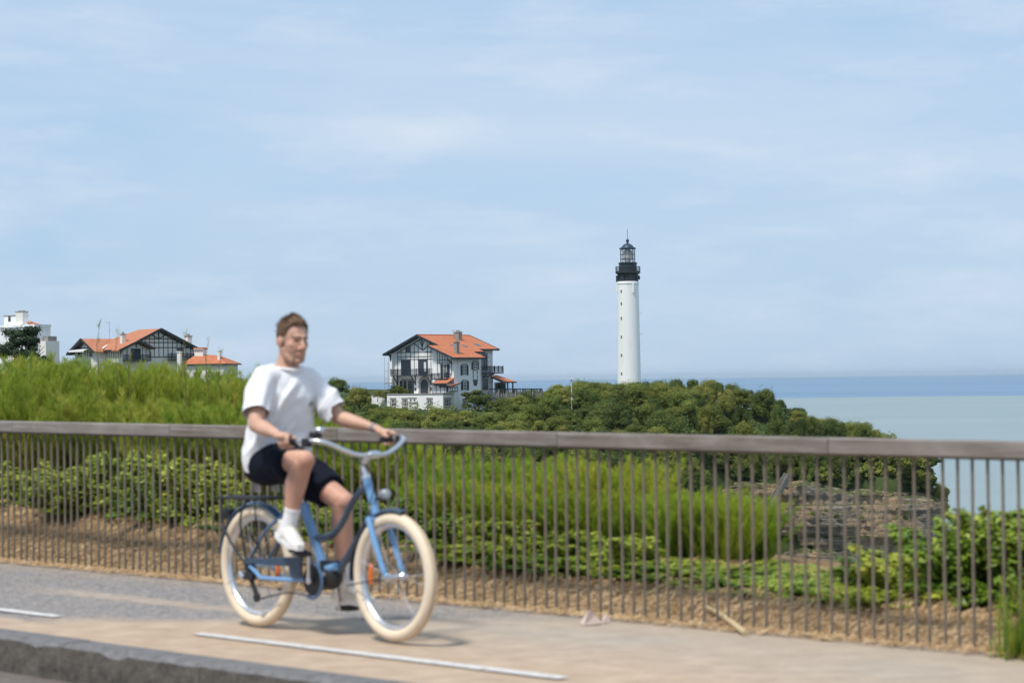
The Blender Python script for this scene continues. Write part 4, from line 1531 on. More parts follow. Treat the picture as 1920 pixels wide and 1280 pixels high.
for z in (354 - 2, 338, 320):
    pts = [(lr_(92) * math.cos(2 * math.pi * k / 48), lr_(92) * math.sin(2 * math.pi * k / 48), lz(z)) for k in range(48)]
    rl.tube(pts, .06 if z == 320 else .035, 5, closed=True)
for k in range(40):
    a = 2 * math.pi * k / 40
    rl.tube([(lr_(92) * math.cos(a), lr_(92) * math.sin(a), lz(354)), (lr_(92) * math.cos(a), lr_(92) * math.sin(a), lz(318))], .045, 5)
rl.build('gallery_rail', BLACKP, lh2)
# glazed lantern: panes, bars and lens
gl = MB(); gl.lathe([(lr_(54), lz(286)), (lr_(54), lz(191))], 24); gl.build('lantern_glazing', glm, lh2, smooth=True, fix=False)
br = MB()
for k in range(12):
    a = 2 * math.pi * k / 12 + .13
    br.tube([(lr_(55) * math.cos(a), lr_(55) * math.sin(a), lz(287)), (lr_(55) * math.cos(a), lr_(55) * math.sin(a), lz(190))], .085, 5)
for z in (288, 262, 228):
    br.tube([(lr_(55) * math.cos(2 * math.pi * k / 36), lr_(55) * math.sin(2 * math.pi * k / 36), lz(z)) for k in range(36)], .07, 5, closed=True)
br.build('glazing_bars', BLACKP, lh2)
lens = mat('lens_prisms', (0.42, 0.40, 0.42), 0.15, 0.5, 0.7, spec=0.9, col2=(0.10, 0.11, 0.11))
ln = MB(); ln.lathe([(lr_(20), lz(287)), (lr_(22), lz(275)), (lr_(34), lz(270)), (lr_(38), lz(250)), (lr_(38), lz(235)), (lr_(36), lz(222))], 20); ln.build('lens', lens, lh2, smooth=True)
ln = MB(); ln.lathe([(lr_(36), lz(222)), (lr_(33), lz(205)), (lr_(22), lz(194)), (.01, lz(191))], 20); ln.build('lens_cap', BLACKP, lh2, smooth=True)
dm = MB()
dm.lathe([(lr_(58), lz(189)), (lr_(63), lz(187)), (lr_(63), lz(178)), (lr_(50), lz(176)), (lr_(47), lz(172)), (lr_(36), lz(158)), (lr_(22), lz(149)), (lr_(9), lz(145)), (lr_(8), lz(136)), (lr_(6), lz(133)), (.01, lz(133))], 36)
dm.build('dome', DOME, lh2, smooth=True)
bl = MB(); bl.ball((0, 0, lz(124)), lr_(13), 16, 12); bl.lathe([(lr_(5), lz(134)), (lr_(5), lz(110)), (.01, lz(104))], 10); bl.build('ball_finial', DOME, lh2, smooth=True)
rd = MB(); rd.tube([(0, 0, lz(110)), (0, 0, lz(36))], .07, 6); rd.build('lightning_rod', BLACKP, lh2)
TA = math.atan2(-.735, -.678)
for y in (505, 597, 706, 845, 983, 1120):
    rr_ = lr_(78.5 + (y - 452) * 9.5 / 748)
    fm = frame((0, 0, 0), (math.cos(TA), math.sin(TA), 0), (-math.sin(TA), math.cos(TA), 0), (0, 0, 1))
    f = MB(fm)
    f.box2((rr_ - .3, -.34, lz(y + 14)), (rr_ + .06, .34, lz(y - 12)))
    wn_ = f.build('window', CREAM, lh2)
    g = MB(fm); g.box2((rr_ + .0, -.22, lz(y + 12)), (rr_ + .075, .22, lz(y - 10))); g.build('pane', GLASS, wn_)
def lant(dx, dy, y0, y1, w_, m_, name):
    b_ = MB(); b_.box2((dx - w_ / 2, dy - w_ / 2, lz(y1)), (dx + w_ / 2, dy + w_ / 2, lz(y0))); return b_.build(name, m_, lh2)
lant(lr_(34), -lr_(76), 450, 515, .45, TOWER, 'cable_box')
lant(-lr_(86), -lr_(5), 456, 502, .4, TOWER, 'cable_box')
lant(-lr_(84), -lr_(10), 386, 432, .55, BLACKP, 'antenna_panel')
lant(lr_(84), -lr_(4), 388, 416, .5, BLACKP, 'antenna_panel')
for y in (672, 827):
    aa = MB(); r0 = lr_(80 + (y - 452) * 9.5 / 748)
    aa.tube([(r0 - .1, 0, lz(y)), (r0 + .75, 0, lz(y))], .05, 5); aa.tube([(r0 + .7, 0, lz(y + 10)), (r0 + .7, 0, lz(y - 10))], .05, 5); aa.tube([(r0 + .35, 0, lz(y + 8)), (r0 + .35, 0, lz(y - 6))], .035, 5)
    aa.build('side_aerial', CREAM, lh2)

# ------------------------------------------------------------------ lamp post, staircase
lp = empty('lamp_post', at(1072, 757, 440), 0.3)
tag(lp, 'pale lamp post with flat disc head among the headland trees', 'lamp post')
POLE = mat('pale_pole_metal', (0.55, 0.54, 0.52), 0.5, 0.1, 1.0)
m_ = MB(); m_.lathe([(.13, -2.5), (.12, .5), (.085, 4.2)], 10); m_.build('pole', POLE, lp, smooth=True)
m_ = MB(); m_.lathe([(.1, 4.2), (.14, 4.35), (.30, 4.40), (.36, 4.50), (.30, 4.58), (.01, 4.62)], 16); m_.build('lamp_head', POLE, lp, smooth=True)
BLUE = mat('blue_sign_enamel', (0.05, 0.13, 0.42), 0.4, 0.05)
RED = mat('red_sign_enamel', (0.55, 0.03, 0.03), 0.4, 0.05)
m_ = MB(); m_.lathe([(.01, -.22), (.25, -.22), (.25, -.19), (.01, -.19)], 20, (0, 0, 1.55), 'Y'); sgn = m_.build('sign', RED, lp)
m_ = MB(); m_.lathe([(.01, -.235), (.18, -.235), (.18, -.222), (.01, -.222)], 20, (0, 0, 1.55), 'Y'); m_.build('sign_face', BLUE, sgn)
m_ = MB(); m_.box2((-.2, -.22, .75), (.2, -.19, 1.15)); m_.build('sign', mat('white_sign_enamel', (0.75, 0.75, 0.75), 0.4, 0.05), lp)

stair = empty('cliff_stairs', (0, 0, 0))
tag(stair, 'concrete staircase with side walls climbing the face of the cliff', 'staircase')
CONC = mat('weathered_concrete', (0.20, 0.18, 0.16), 0.9, 0.2, 1.2, col2=(0.11, 0.10, 0.09))
p_top, p_bot = at(1476, 886, 452.0), at(1441, 948, 448.5)
sd = p_bot - p_top
hdir = Vector((sd.x, sd.y, 0)).normalized()
sid = Vector((-hdir.y, hdir.x, 0))
if sid.y > 0: sid = -sid
nst = 22
for k in range(nst):
    p = p_top + sd * ((k + .5) / nst)
    m_ = MB(frame(p, hdir, sid, Vector((0, 0, 1))))
    m_.box2((-.085, -.42, -.45), (.085, .42, 0.0))
    m_.build('step', CONC, stair)
for s_ in (-1, 1):
    m_ = MB(); m_.bar(p_top + sid * s_ * .52 + Vector((0, 0, -.1)), p_bot + sid * s_ * .52 + Vector((0, 0, -.1)), .16, .5); m_.build('side_wall', CONC, stair)
m_ = MB(); m_.bar(p_top + Vector((0, 0, -.85)), p_bot + Vector((0, 0, -.85)), 1.0, .8); m_.build('ramp_base', CONC, stair)

# ------------------------------------------------------------------ plants
def leaf_mat(name, stops, rough=0.6, trans=0.25, tone_mix=0.55, noise_scale=0.5, spec=0.3):
    """Leaf material: per-leaf tone, soft variation through the crown, tint per plant, some light through the leaf."""
    if name in MATS: return MATS[name]
    m, nt, b, out = nt_new(name)
    a = N(nt, 'Attribute'); a.attribute_name = 'tone'
    oi = N(nt, 'ObjectInfo')
    v = obj_vec(nt)
    n = noise_node(nt, v, noise_scale, 3.0, 0.6)
    f = math_n(nt, 'ADD', math_n(nt, 'MULTIPLY', a.outputs['Fac'], tone_mix), math_n(nt, 'MULTIPLY', n, 0.35))
    f = math_n(nt, 'ADD', f, maprange(nt, oi.outputs['Random'], 0, 1, -0.14, 0.20))
    c = ramp(nt, f, stops)
    hs = N(nt, 'HueSaturation')
    wn2 = N(nt, 'TexWhiteNoise'); wn2.noise_dimensions = '1D'
    nt.links.new(oi.outputs['Random'], wn2.inputs['W'])
    nt.links.new(maprange(nt, wn2.outputs['Value'], 0, 1, 0.482, 0.518), hs.inputs['Hue'])
    nt.links.new(c, hs.inputs['Color'])
    c = hs.outputs['Color']
    nt.links.new(c, b.inputs['Base Color'])
    b.inputs['Roughness'].default_value = rough
    b.inputs['Specular IOR Level'].default_value = spec
    tr = N(nt, 'BsdfTranslucent')
    nt.links.new(mixc(nt, 1.0, c, (1.0, 1.0, 0.45), 'MULTIPLY'), tr.inputs['Color'])
    mx = N(nt, 'MixShader'); mx.inputs['Fac'].default_value = trans
    nt.links.new(b.outputs['BSDF'], mx.inputs[1]); nt.links.new(tr.outputs['BSDF'], mx.inputs[2])
    nt.links.new(mx.outputs['Shader'], out.inputs['Surface'])
    MATS[name] = m
    return m


BARK = mat('grey_bark', (0.10, 0.08, 0.06), 0.95, 0.3, 3.0, bmp=0.6, bscale=9, bdist=0.03)
TREE_L = leaf_mat('olive_tree_leaves', [(0.0, (0.030, 0.046, 0.010)), (0.28, (0.098, 0.132, 0.022)), (0.52, (0.195, 0.225, 0.040)), (0.82, (0.34, 0.325, 0.085))], trans=0.32)
DARK_L = leaf_mat('dark_evergreen_leaves', [(0.0, (0.018, 0.032, 0.008)), (0.33, (0.054, 0.088, 0.016)), (0.62, (0.112, 0.150, 0.026)), (0.92, (0.19, 0.21, 0.05))], trans=0.28)
PINE_L = leaf_mat('pine_needles', [(0.0, (0.008, 0.016, 0.008)), (0.4, (0.018, 0.034, 0.012)), (0.75, (0.035, 0.056, 0.018)), (1.0, (0.07, 0.085, 0.03))], trans=0.1)
TAM_L = leaf_mat('tamarisk_fronds', [(0.0, (0.10, 0.160, 0.028)), (0.30, (0.228, 0.325, 0.048)), (0.55, (0.365, 0.425, 0.072)), (0.85, (0.51, 0.465, 0.115))], trans=0.5, noise_scale=1.6, spec=0.15)
TAM_G = leaf_mat('fresh_tamarisk_fronds', [(0.0, (0.090, 0.165, 0.018)), (0.30, (0.215, 0.335, 0.032)), (0.55, (0.35, 0.445, 0.050)), (0.85, (0.50, 0.51, 0.085))], trans=0.5, noise_scale=1.6, spec=0.15)
HEDGE_L = leaf_mat('glossy_hedge_leaves', [(0.08, (0.026, 0.050, 0.008)), (0.30, (0.095, 0.165, 0.014)), (0.50, (0.24, 0.33, 0.024)), (0.78, (0.50, 0.54, 0.08))], rough=0.42, trans=0.28, noise_scale=2.5, spec=0.5)
TWIG = mat('reddish_twig', (0.15, 0.085, 0.05), 0.85, 0.3, 3.0)


def unit_dirs(r, n):
    d = r.normal(size=(n, 3))
    return d / np.linalg.norm(d, axis=1, keepdims=True)


def leaf_quads(P, Nrm, size, r, aspect=0.55, fold=0.25):
    """Small folded leaves (two triangles) at points P facing roughly along Nrm."""
    n = len(P)
    t = np.cross(Nrm, unit_dirs(r, n))
    t /= np.linalg.norm(t, axis=1, keepdims=True) + 1e-9
    b = np.cross(Nrm, t)
    s = (size * r.uniform(0.7, 1.3, n))[:, None]
    a0 = P - t * s * 0.5
    a1 = P + t * s * 0.5
    e = b * s * aspect * 0.5
    k = Nrm * s * fold * 0.5
    V = np.concatenate([a0, a1, P + e - k, P - e - k])
    i = np.arange(n)
    Fq = np.concatenate([np.stack([i, i + 2 * n, i + n], 1), np.stack([i, i + n, i + 3 * n], 1)])
    return V, Fq


def tree_crown(name, seed, rx, rz, nblob, nleaf, lsize, m, flat=1.0, up=0.25, rough_r=0.42, spiky=0.0):
    """Crown of many leaf clumps spread over an irregular volume, open between the clumps."""
    r = np.random.default_rng(seed)
    P, Nn, T = [], [], []
    for k in range(nblob):
        d = unit_dirs(r, 1)[0]
        d[2] = abs(d[2]) * 1.0 - 0.42 * (r.random() < .4)
        f = r.uniform(0.45, 1.0) ** 0.6
        c = np.array([d[0] * rx * f * 0.72, d[1] * rx * f * 0.72, rz * 0.45 + d[2] * rz * 0.62 * f])
        br = rough_r * rx * r.uniform(0.38, 1.08)
        n = int(nleaf / nblob * (0.5 + r.random()))
        dd = unit_dirs(r, n)
        dd[:, 2] = dd[:, 2] * 0.8 + up
        rr_ = br * r.uniform(0.35, 1.0, n) ** 0.5
        pts = c + dd * rr_[:, None] * np.array([1, 1, 0.8 * flat])
        if spiky:
            sp = r.random(n) < 0.10
            pts[sp] += dd[sp] * br * spiky * r.random((sp.sum(), 1))
        tone = r.uniform(0.15, 0.85) * 0.6 + r.random(n) * 0.4
        P.append(pts); Nn.append(dd); T.append(tone)
    P, Nn, T = np.concatenate(P), np.concatenate(Nn), np.concatenate(T)
    nn = Nn + unit_dirs(r, len(P)) * 0.6 + np.array([0, 0, .25])
    nn /= np.linalg.norm(nn, axis=1, keepdims=True)
    V, Fq = leaf_quads(P, nn, lsize, r, 0.75, 0.3)
    return tri_mesh(name, V, Fq, m, {'tone': ('FACE', np.concatenate([T, T]))})


def trunk_mesh(name, seed, h, r0, limbs, spread, low=0.0):
    rr = random.Random(seed)
    mb = MB()
    top = Vector((rr.uniform(-.3, .3) * r0 * 4, rr.uniform(-.3, .3) * r0 * 4, h * .75))
    mb.tube([(0, 0, -1.2), (0, 0, 0), top * .45 + Vector((r0, 0, 0)), top], [r0 * 1.4, r0 * 1.1, r0 * .8, r0 * .4], 7)
    for k in range(limbs):
        a = 2 * math.pi * k / limbs + rr.uniform(-.4, .4)
        s = top * rr.uniform(.3, .7)
        e = Vector((math.cos(a) * spread, math.sin(a) * spread, h * rr.uniform(.6, .95)))
        mb.tube([s, s.lerp(e, .5) + Vector((0, 0, -.08 * h)), e], [r0 * .5, r0 * .32, r0 * .12], 5)
    return mb.mesh(name, BARK, smooth=True, fix=False)


class Kind:
    def __init__(self, crown, trunk):
        self.crown, self.trunk = crown, trunk


def place(kind, name, loc, rz, sc, label, cat, group, lean=0.0, cname='crown', tname='trunk'):
    e = empty(name, loc, rz)
    e.rotation_euler = (lean * math.cos(rz), lean * math.sin(rz), rz)
    e.scale = sc if isinstance(sc, tuple) else (sc, sc, sc)
    if kind.trunk: link(tname, kind.trunk, e)
    c = link(cname, kind.crown, e)
    c['kind'] = 'stuff'
    tag(e, label, cat, group)
    return e


# -- woodland on the headland: nine crown shapes
wood = []
for k in range(6):
    wood.append(Kind(tree_crown('crown', 100 + k, 3.1, 4.2, 36, 12500, 0.185, TREE_L, spiky=.8, rough_r=0.36), trunk_mesh('trunk', k, 3.2, .16, 4, 1.6)))
for k in range(4):
    wood.append(Kind(tree_crown('crown', 200 + k, 3.3, 3.9, 34, 12500, 0.18, DARK_L, spiky=.65, rough_r=0.36), trunk_mesh('trunk', 20 + k, 3.0, .17, 4, 1.7)))
NW = 0
HOUSE_XY = [(h.location.x, h.location.y) for h in (house, lh, fl_)]
LBL_WOOD = 'bushy evergreen tree in the dense wood that covers the headland'
LBL_DARK = 'dark leaved evergreen tree in the dense wood that covers the headland'
rw = random.Random(11)
taken = []
vm = villa.matrix_basis.inverted()
st_top = p_top


def wood_ok(x, y):
    q = vm @ Vector((x, y, VILLA.z))
    if -10.0 < q.x < 13.5 and -9.0 < q.y < 18: return False
    if (x - st_top.x) ** 2 + (y - 450) ** 2 < 20 and y < 452: return False
    return True


WOOD_ZONES = [(660, "right of the cyclist's shoulder"), (720, 'left of the villa terrace'), (780, "below the terrace's left end"), (850, 'below the villa terrace'), (930, 'below the umbrella pine'), (985, 'below the terrace pavilion'),
              (1045, 'left of the lamp post'), (1100, 'beside the lamp post'), (1160, 'just left of the lighthouse'), (1225, 'at the foot of the lighthouse'), (1290, 'just right of the lighthouse'), (1350, 'between the lighthouse and the cliff'),
              (1430, 'on the hump before the cliff'), (1510, 'above the cliff stairs'), (1590, 'on the long slope above the cliff'), (1670, 'near the seaward tip'), (9999, 'at the very tip above the sea')]


def wood_label(px, drop, y, dark):
    z = next(t for lim, t in WOOD_ZONES if px < lim)
    row = 'high in' if drop / y * F_PX < 45 else ('low in' if drop / y * F_PX > 105 else 'midway up')
    return f"{'dark' if dark else 'light olive'} tree {row} the wood " + z


cands = []
y = 300.0
row = 0
while y < 505:
    step = 5.4 + (y - 300) * 0.004
    x = -34.0 * y / 450 * 1.25 + (row % 2) * step * .5
    while x < 82:
        cands.append((x + rw.uniform(-1.7, 1.7), y + rw.uniform(-1.6, 1.6)))
        x += step
    y += step * 1.02
    row += 1
for x, y in cands:
    z = head_z(x, y)
    if z < -33 or not wood_ok(x, y): continue
    px = 960 + x / y * F_PX
    if px < 560 or px > 1775: continue
    if y > 462 and px < 700: continue
    dep = 480 if px < 1030 else 502
    if y > dep: continue
    near_low = z + 3.0 < 1.36 - (1000 - 713) / F_PX * y         # wholly below what the fence plants let through
    if near_low: continue
    pn = mnoise.noise(Vector((x * .045, y * .045, 7)))
    dark = pn + rw.uniform(-.35, .35) > 0.12
    k = wood[6 + rw.randrange(4)] if dark else wood[rw.randrange(6)]
    s = rw.uniform(.62, 1.18)
    sz = s * rw.uniform(.85, 1.15)
    # keep the skyline of the photograph: crowns may not rise above it
    if px < 650: lim = 712 + (px - 620) * 0.22
    elif px < 672: lim = 726
    elif px < 712: lim = 754
    elif px < 930: lim = 768
    elif px < 1040: lim = 731 if px > 985 else 737
    elif px < 1080: lim = 722
    elif px < 1210: lim = 716
    elif px < 1420: lim = 718 - 8 * math.sin((px - 1210) / 45)
    elif px < 1500: lim = 724 + (px - 1420) * 0.52
    elif px < 1660: lim = 772 + (px - 1500) * 0.22
    else: lim = 812 + (px - 1660) * 0.80
    zl_ = 1.36 - (lim - (722.5 - px * 0.0119)) / F_PX * y + rw.uniform(-.5, .35)
    htop = 4.3
    if z + htop * sz > zl_: sz = max(.30, (zl_ - z) / htop)
    if (zl_ - z) < 0.6 and px < 1000: continue
    grow = 1.0
    if z + htop * sz < zl_ - 1.0 and y > 455 and px > 1040: sz = min(1.5, (zl_ - z) / htop)
    place(k, 'evergreen_tree', (x, y, z - .5), rw.uniform(0, 6.28), (s, s, sz), wood_label(px, 1.36 - (z + 3.0), y, dark), 'tree', 'trees of the headland wood')
    NW += 1
print('wood trees', NW)

# low growth closing the gaps between the trunks
ru = np.random.default_rng(77)
Pu, Nu_ = [], []
while len(Pu) < 26000:
    y = ru.uniform(300, 505); px = ru.uniform(560, 1770); x = (px - 960) / F_PX * y
    z = head_z(x, y)
    if z < -30 or not wood_ok(x, y): continue
    for _ in range(6):
        Pu.append((x + ru.normal() * .5, y + ru.normal() * .5, z + abs(ru.normal()) * .8)); Nu_.append((ru.normal() * .5, ru.normal() * .5 - .3, 1.0))
Pu, Nu_ = np.array(Pu), np.array(Nu_); Nu_ /= np.linalg.norm(Nu_, axis=1, keepdims=True)
Vu_, Fu_ = leaf_quads(Pu, Nu_, .55, ru, .8, .3)
tu = ru.uniform(0.1, .8, len(Pu))
o = link('undergrowth', tri_mesh('undergrowth', Vu_, Fu_, DARK_L, {'tone': ('FACE', np.concatenate([tu, tu]))}))
tag(o, 'tangled low green undergrowth between the trees on the headland', 'undergrowth', kind='stuff')

# thicket on the left part of the plateau, behind the near plants
rv = np.random.default_rng(78)
Pv, Nv = [], []
while len(Pv) < 48000:
    y = rv.uniform(290, 520); x = rv.uniform(-.27, -.083) * y
    z = head_z(x, y)
    hgt = 1.2 + 2.6 * max(0.0, .5 + mnoise.noise(Vector((x * .16, y * .12, 2))))
    if any((x - hx) ** 2 + (y - hy) ** 2 < 13 ** 2 for hx, hy in HOUSE_XY): hgt = .5
    for _ in range(8):
        Pv.append((x + rv.normal() * .7, y + rv.normal() * .7, z + hgt * rv.random() ** .5)); Nv.append((rv.normal() * .6, rv.normal() * .6 - .3, .8))
Pv, Nv = np.array(Pv), np.array(Nv); Nv /= np.linalg.norm(Nv, axis=1, keepdims=True)
Vv, Fv = leaf_quads(Pv, Nv, .6, rv, .8, .3)
tv = rv.uniform(.15, .85, len(Pv))
o = link('thicket', tri_mesh('thicket', Vv, Fv, TREE_L, {'tone': ('FACE', np.concatenate([tv, tv]))}))
tag(o, 'low green thicket covering the plateau round the left houses', 'thicket', kind='stuff')

# shrubs hanging over the cliff edge and ledges
cb = Kind(tree_crown('foliage', 301, 1.6, 1.7, 14, 1500, 0.26, TREE_L, rough_r=.45), None)
cb2 = Kind(tree_crown('foliage', 302, 1.6, 1.7, 14, 1500, 0.26, DARK_L, rough_r=.45), None)
def cliff_label(px, py):
    lev = 'high on the cliff edge' if py < 890 else ('on the cliff brow' if py < 935 else 'on a cliff ledge')
    k = min(7, int((px - 1330) / 55))
    return f'green shrub {lev} ' + ['far left of the stairs', 'beside the stairs', 'right of the stairs', 'above the tan rock', 'right of the tan rock', 'over the grey rock', 'near the seaward end', 'at the seaward corner'][k]


def on_ground(px, py):
    D = 452.0
    while D < 500:
        p = at(px, py, D)
        if p.z <= head_z(p.x, p.y) + .4: return p
        D += .5
    return at(px, py, 453.0)


for i in range(125):
    t = rw.random()
    px = 1330 + 430 * t
    py = rw.choice([rw.uniform(850, 905), rw.uniform(865, 912), rw.uniform(870, 918), rw.uniform(955, 972)]) if i < 105 else rw.uniform(866, 925)
    if i >= 105: px = rw.uniform(1690, 1752)
    if 1425 < px < 1490: continue
    p = on_ground(px, py) if py < 935 else at(px, py, 451.0)
    place(cb if rw.random() < .5 else cb2, 'cliff_shrub', (p.x, p.y + .2, p.z - .45), rw.uniform(0, 6.28), rw.uniform(.85, 1.6) if py < 935 else rw.uniform(.2, .45), cliff_label(px, py), 'shrub', 'shrubs on the cliff', cname='foliage')

# umbrella-shaped pine beside the villa
pine_c = tree_crown('crown', 401, 3.0, 2.6, 22, 4200, 0.24, DARK_L, flat=.62, rough_r=.34)
pine = Kind(pine_c, trunk_mesh('trunk', 44, 3.0, .16, 6, 2.1))
pp = at(896, 769, 438)
place(pine, 'umbrella_pine', (pp.x, pp.y, pp.z - .2), .6, (1.5, 1.5, 1.3), 'flat topped dark green pine with visible trunk in front of the villa', 'tree', None)
# low bushes on the villa terrace
for i, (px, py, s) in enumerate(((708, 737, .6), (742, 736, .95), (760, 736, .85), (722, 738, .6))):
    p = at(px, py, 452.5)
    place(wood[i % 6], 'terrace_bush', (p.x, p.y, p.z - 1.2), i * 1.7, s * .62, ['round bush at the left end of the villa terrace wall', 'light green bush on the villa terrace below the balcony', 'spreading bush on the villa terrace beside the arched door', 'small bush on the villa terrace by the scaffold'][i], 'bush', None)
# darker round tree and spiky plant on the left shoulder of the headland
p = at(632, 745, 330.0)
place(wood[7], 'round_tree', (p.x, p.y, p.z), .4, .62, 'dark round tree standing up just right of the cyclist', 'tree', None)

# -- dark pine in front of the flats, bushes round the left houses
pl = Kind(tree_crown('crown', 402, 3.4, 4.8, 40, 12000, 0.22, PINE_L, flat=.7, rough_r=.30, spiky=.6), trunk_mesh('trunk', 45, 4.6, .2, 6, 2.3))
p = at(38, 690, 230.0)
place(pl, 'wind_bent_pine', (p.x, p.y, p.z - .9), .8, (.92, .92, .92), 'dark ragged pine in front of the white apartment block', 'tree', None, lean=.08)
p = at(88, 690, 232.0)
place(pl, 'wind_bent_pine', (p.x, p.y, p.z - .4), 2.8, .30, 'small dark leaning pine at the corner of the white apartment block', 'tree', None, lean=.25)
bushes = [(138, 700, 200, .50, 8, 'dense dark green bush below the awning of the left house'), (215, 702, 210, .5, 2, 'green bush below the left house between its two gables'),
          (112, 705, 205, .45, 3, 'round green bush left of the half timbered house'), (450, 722, 190, .42, 1, 'grey green bush below the low tiled house just left of the cyclist'), (262, 706, 215, .42, 4, 'green bush under the balcony of the left house')]
for px, py, D, s, k, lab in bushes:
    p = at(px, py, D)
    place(wood[k], 'garden_bush', (p.x, p.y, p.z - 1.3), k, s, lab, 'bush', None)

# -- tamarisk: feathery upright wands behind the fence
def tamarisk(seed, h, spread, nst, ntw):
    r = np.random.default_rng(seed)
    V, Fc, T = [], [], []
    tw = MB()
    for i in range(nst):
        a = r.uniform(0, 2 * math.pi)
        b0 = np.array([math.cos(a), math.sin(a), 0]) * r.uniform(0, .22)
        out_ = np.array([math.cos(a), math.sin(a), 0]) * spread * r.uniform(.15, 1.0)
        hh = h * r.uniform(.6, 1.05)
        p1, p2 = b0 + out_ * .35 + np.array([0, 0, hh * .5]), b0 + out_ * .9 + np.array([r.normal() * .05, r.normal() * .05, hh])
        def pt(t): return (1 - t) ** 2 * b0 + 2 * t * (1 - t) * p1 + t * t * p2
        tw.tube([pt(0), pt(.35), pt(.7), pt(1.0)], [.007, .005, .0035, .0015], 4, cap=False)
        tone0 = r.uniform(0, .5)
        for k in range(ntw):
            t = r.uniform(.06, 1.0)
            p = pt(t)
            ang = r.uniform(0, 2 * math.pi)
            L = r.uniform(.06, .20) * (1.15 - .55 * t)
            d = np.array([math.cos(ang) * .42, math.sin(ang) * .42, 1.0]) + r.normal(size=3) * .18
            d /= np.linalg.norm(d)
            sd_ = np.cross(d, r.normal(size=3)); sd_ /= np.linalg.norm(sd_) + 1e-9
            wd = r.uniform(.0018, .0042)
            m_ = p + d * L * .5 + np.array([math.cos(ang), math.sin(ang), 0]) * L * .1
            q = len(V)
            V += [p - sd_ * wd * .4, p + sd_ * wd * .4, m_ + sd_ * wd, m_ - sd_ * wd, p + d * L]
            Fc += [(q, q + 1, q + 2), (q, q + 2, q + 3), (q + 3, q + 2, q + 4)]
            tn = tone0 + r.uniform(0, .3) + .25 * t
            T += [tn] * 3
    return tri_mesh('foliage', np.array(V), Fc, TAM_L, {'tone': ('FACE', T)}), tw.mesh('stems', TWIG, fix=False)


class K2:
    pass


tams = [tamarisk(500 + k, 1.15, .62, 54, 300) for k in range(5)]
tamk = [Kind(f, s) for f, s in tams]
tamg = []
for f, s in tams:
    f2 = f.copy(); f2.materials.clear(); f2.materials.append(TAM_G)
    tamg.append(Kind(f2, s))
rt = random.Random(21)


TAM_ZONES = [(60, 'at the far left edge'), (130, 'under the dark pine'), (210, 'below the white awning'), (290, 'below the roof valley'), (370, 'below the great gable'), (440, 'below the low tiled house'),
             (520, 'just left of the cyclist'), (620, 'directly behind the cyclist'), (700, 'behind the outstretched arm'), (780, 'behind the handlebar'), (860, 'behind the front wheel'), (930, 'below the umbrella pine'),
             (1000, 'below the terrace balustrade'), (1080, 'below the lamp post'), (1160, 'left below the lighthouse'), (1240, 'straight below the lighthouse'), (1320, 'right of the lighthouse'), (9999, 'nearest the cliff stairs')]


def tam_label(px, D):
    z = next(t for lim, t in TAM_ZONES if px < lim)
    row = 'nearest row' if (D < 21.5 if px < 480 else D < 18) else ('far row' if (D > 26 if px < 480 else D > 20) else 'middle row')
    return f'tamarisk in the {row} ' + z


def tam(px, ytop, D, hs=None, spread=1.0):
    """Tamarisk whose tip reaches photograph row ytop when seen at distance D."""
    tip = at(px, ytop, D)
    s, w = sw(tip.x, tip.y)
    g = near_z(s, w)
    h = tip.z - g
    h = max(.45, h)
    sc = h / 1.27
    sxy = min(max(.7, sc * 1.1), 1.4) * spread * (1.0 if px < 1180 else .62)
    return place((tamg if px > 560 else tamk)[rt.randrange(5)], 'tamarisk_bush', (tip.x, tip.y, g), rt.uniform(0, 6.28), (sxy, sxy, sc), tam_label(px, D), 'shrub', 'tamarisk bushes behind the railing', cname='foliage', tname='stems')


NT = 0
# tall bank of it on the left (skyline at rows 665-720), then falling to the right
for D, n, x0, x1 in ((22.0, 12, -20, 470), (24.5, 11, -30, 480), (28.0, 12, -20, 500), (33.0, 13, -30, 480), (20.3, 8, 300, 480)):
    for i in range(n):
        px = x0 + (x1 - x0) * (i + rt.uniform(.1, .9)) / n
        top = 672 - 12 * math.sin(px / 75.0) + (px - 200) * .02 + rt.uniform(-14, 26)
        if px > 330: top += (px - 330) * .04
        if D < 23: top += 40 + rt.uniform(0, 40)
        tam(px, top, D); NT += 1
mid_top = [(470, 735), (560, 770), (640, 790), (700, 800), (760, 820), (800, 850), (860, 862), (920, 850), (980, 862), (1040, 858), (1100, 870), (1160, 862), (1215, 880), (1250, 925), (1290, 950), (1340, 985), (1400, 1012), (1450, 1045), (1500, 1080)]
def top_at(px):
    for (a, ya), (b_, yb) in zip(mid_top[:-1], mid_top[1:]):
        if a <= px <= b_: return ya + (yb - ya) * (px - a) / (b_ - a)
    return mid_top[-1][1]
for D, n, x0, x1 in ((19.5, 9, 480, 860), (22.0, 8, 470, 900), (17.6, 10, 820, 1270), (18.8, 8, 880, 1250), (16.2, 8, 1050, 1420), (15.4, 9, 1230, 1425)):
    for i in range(n):
        px = x0 + (x1 - x0) * (i + rt.uniform(.15, .85)) / n
        tam(px, top_at(px) + rt.uniform(-18, 34), D); NT += 1
for i in range(26):                              # lower front plants that carry the green down to the bank
    px = 830 + i * 22 + rt.uniform(-8, 8)
    tam(px, (948 + (px - 830) * .09) + rt.uniform(-25, 22) + max(0, px - 1150) * .10, 16.9 - (px - 830) * .0033, spread=.75); NT += 1
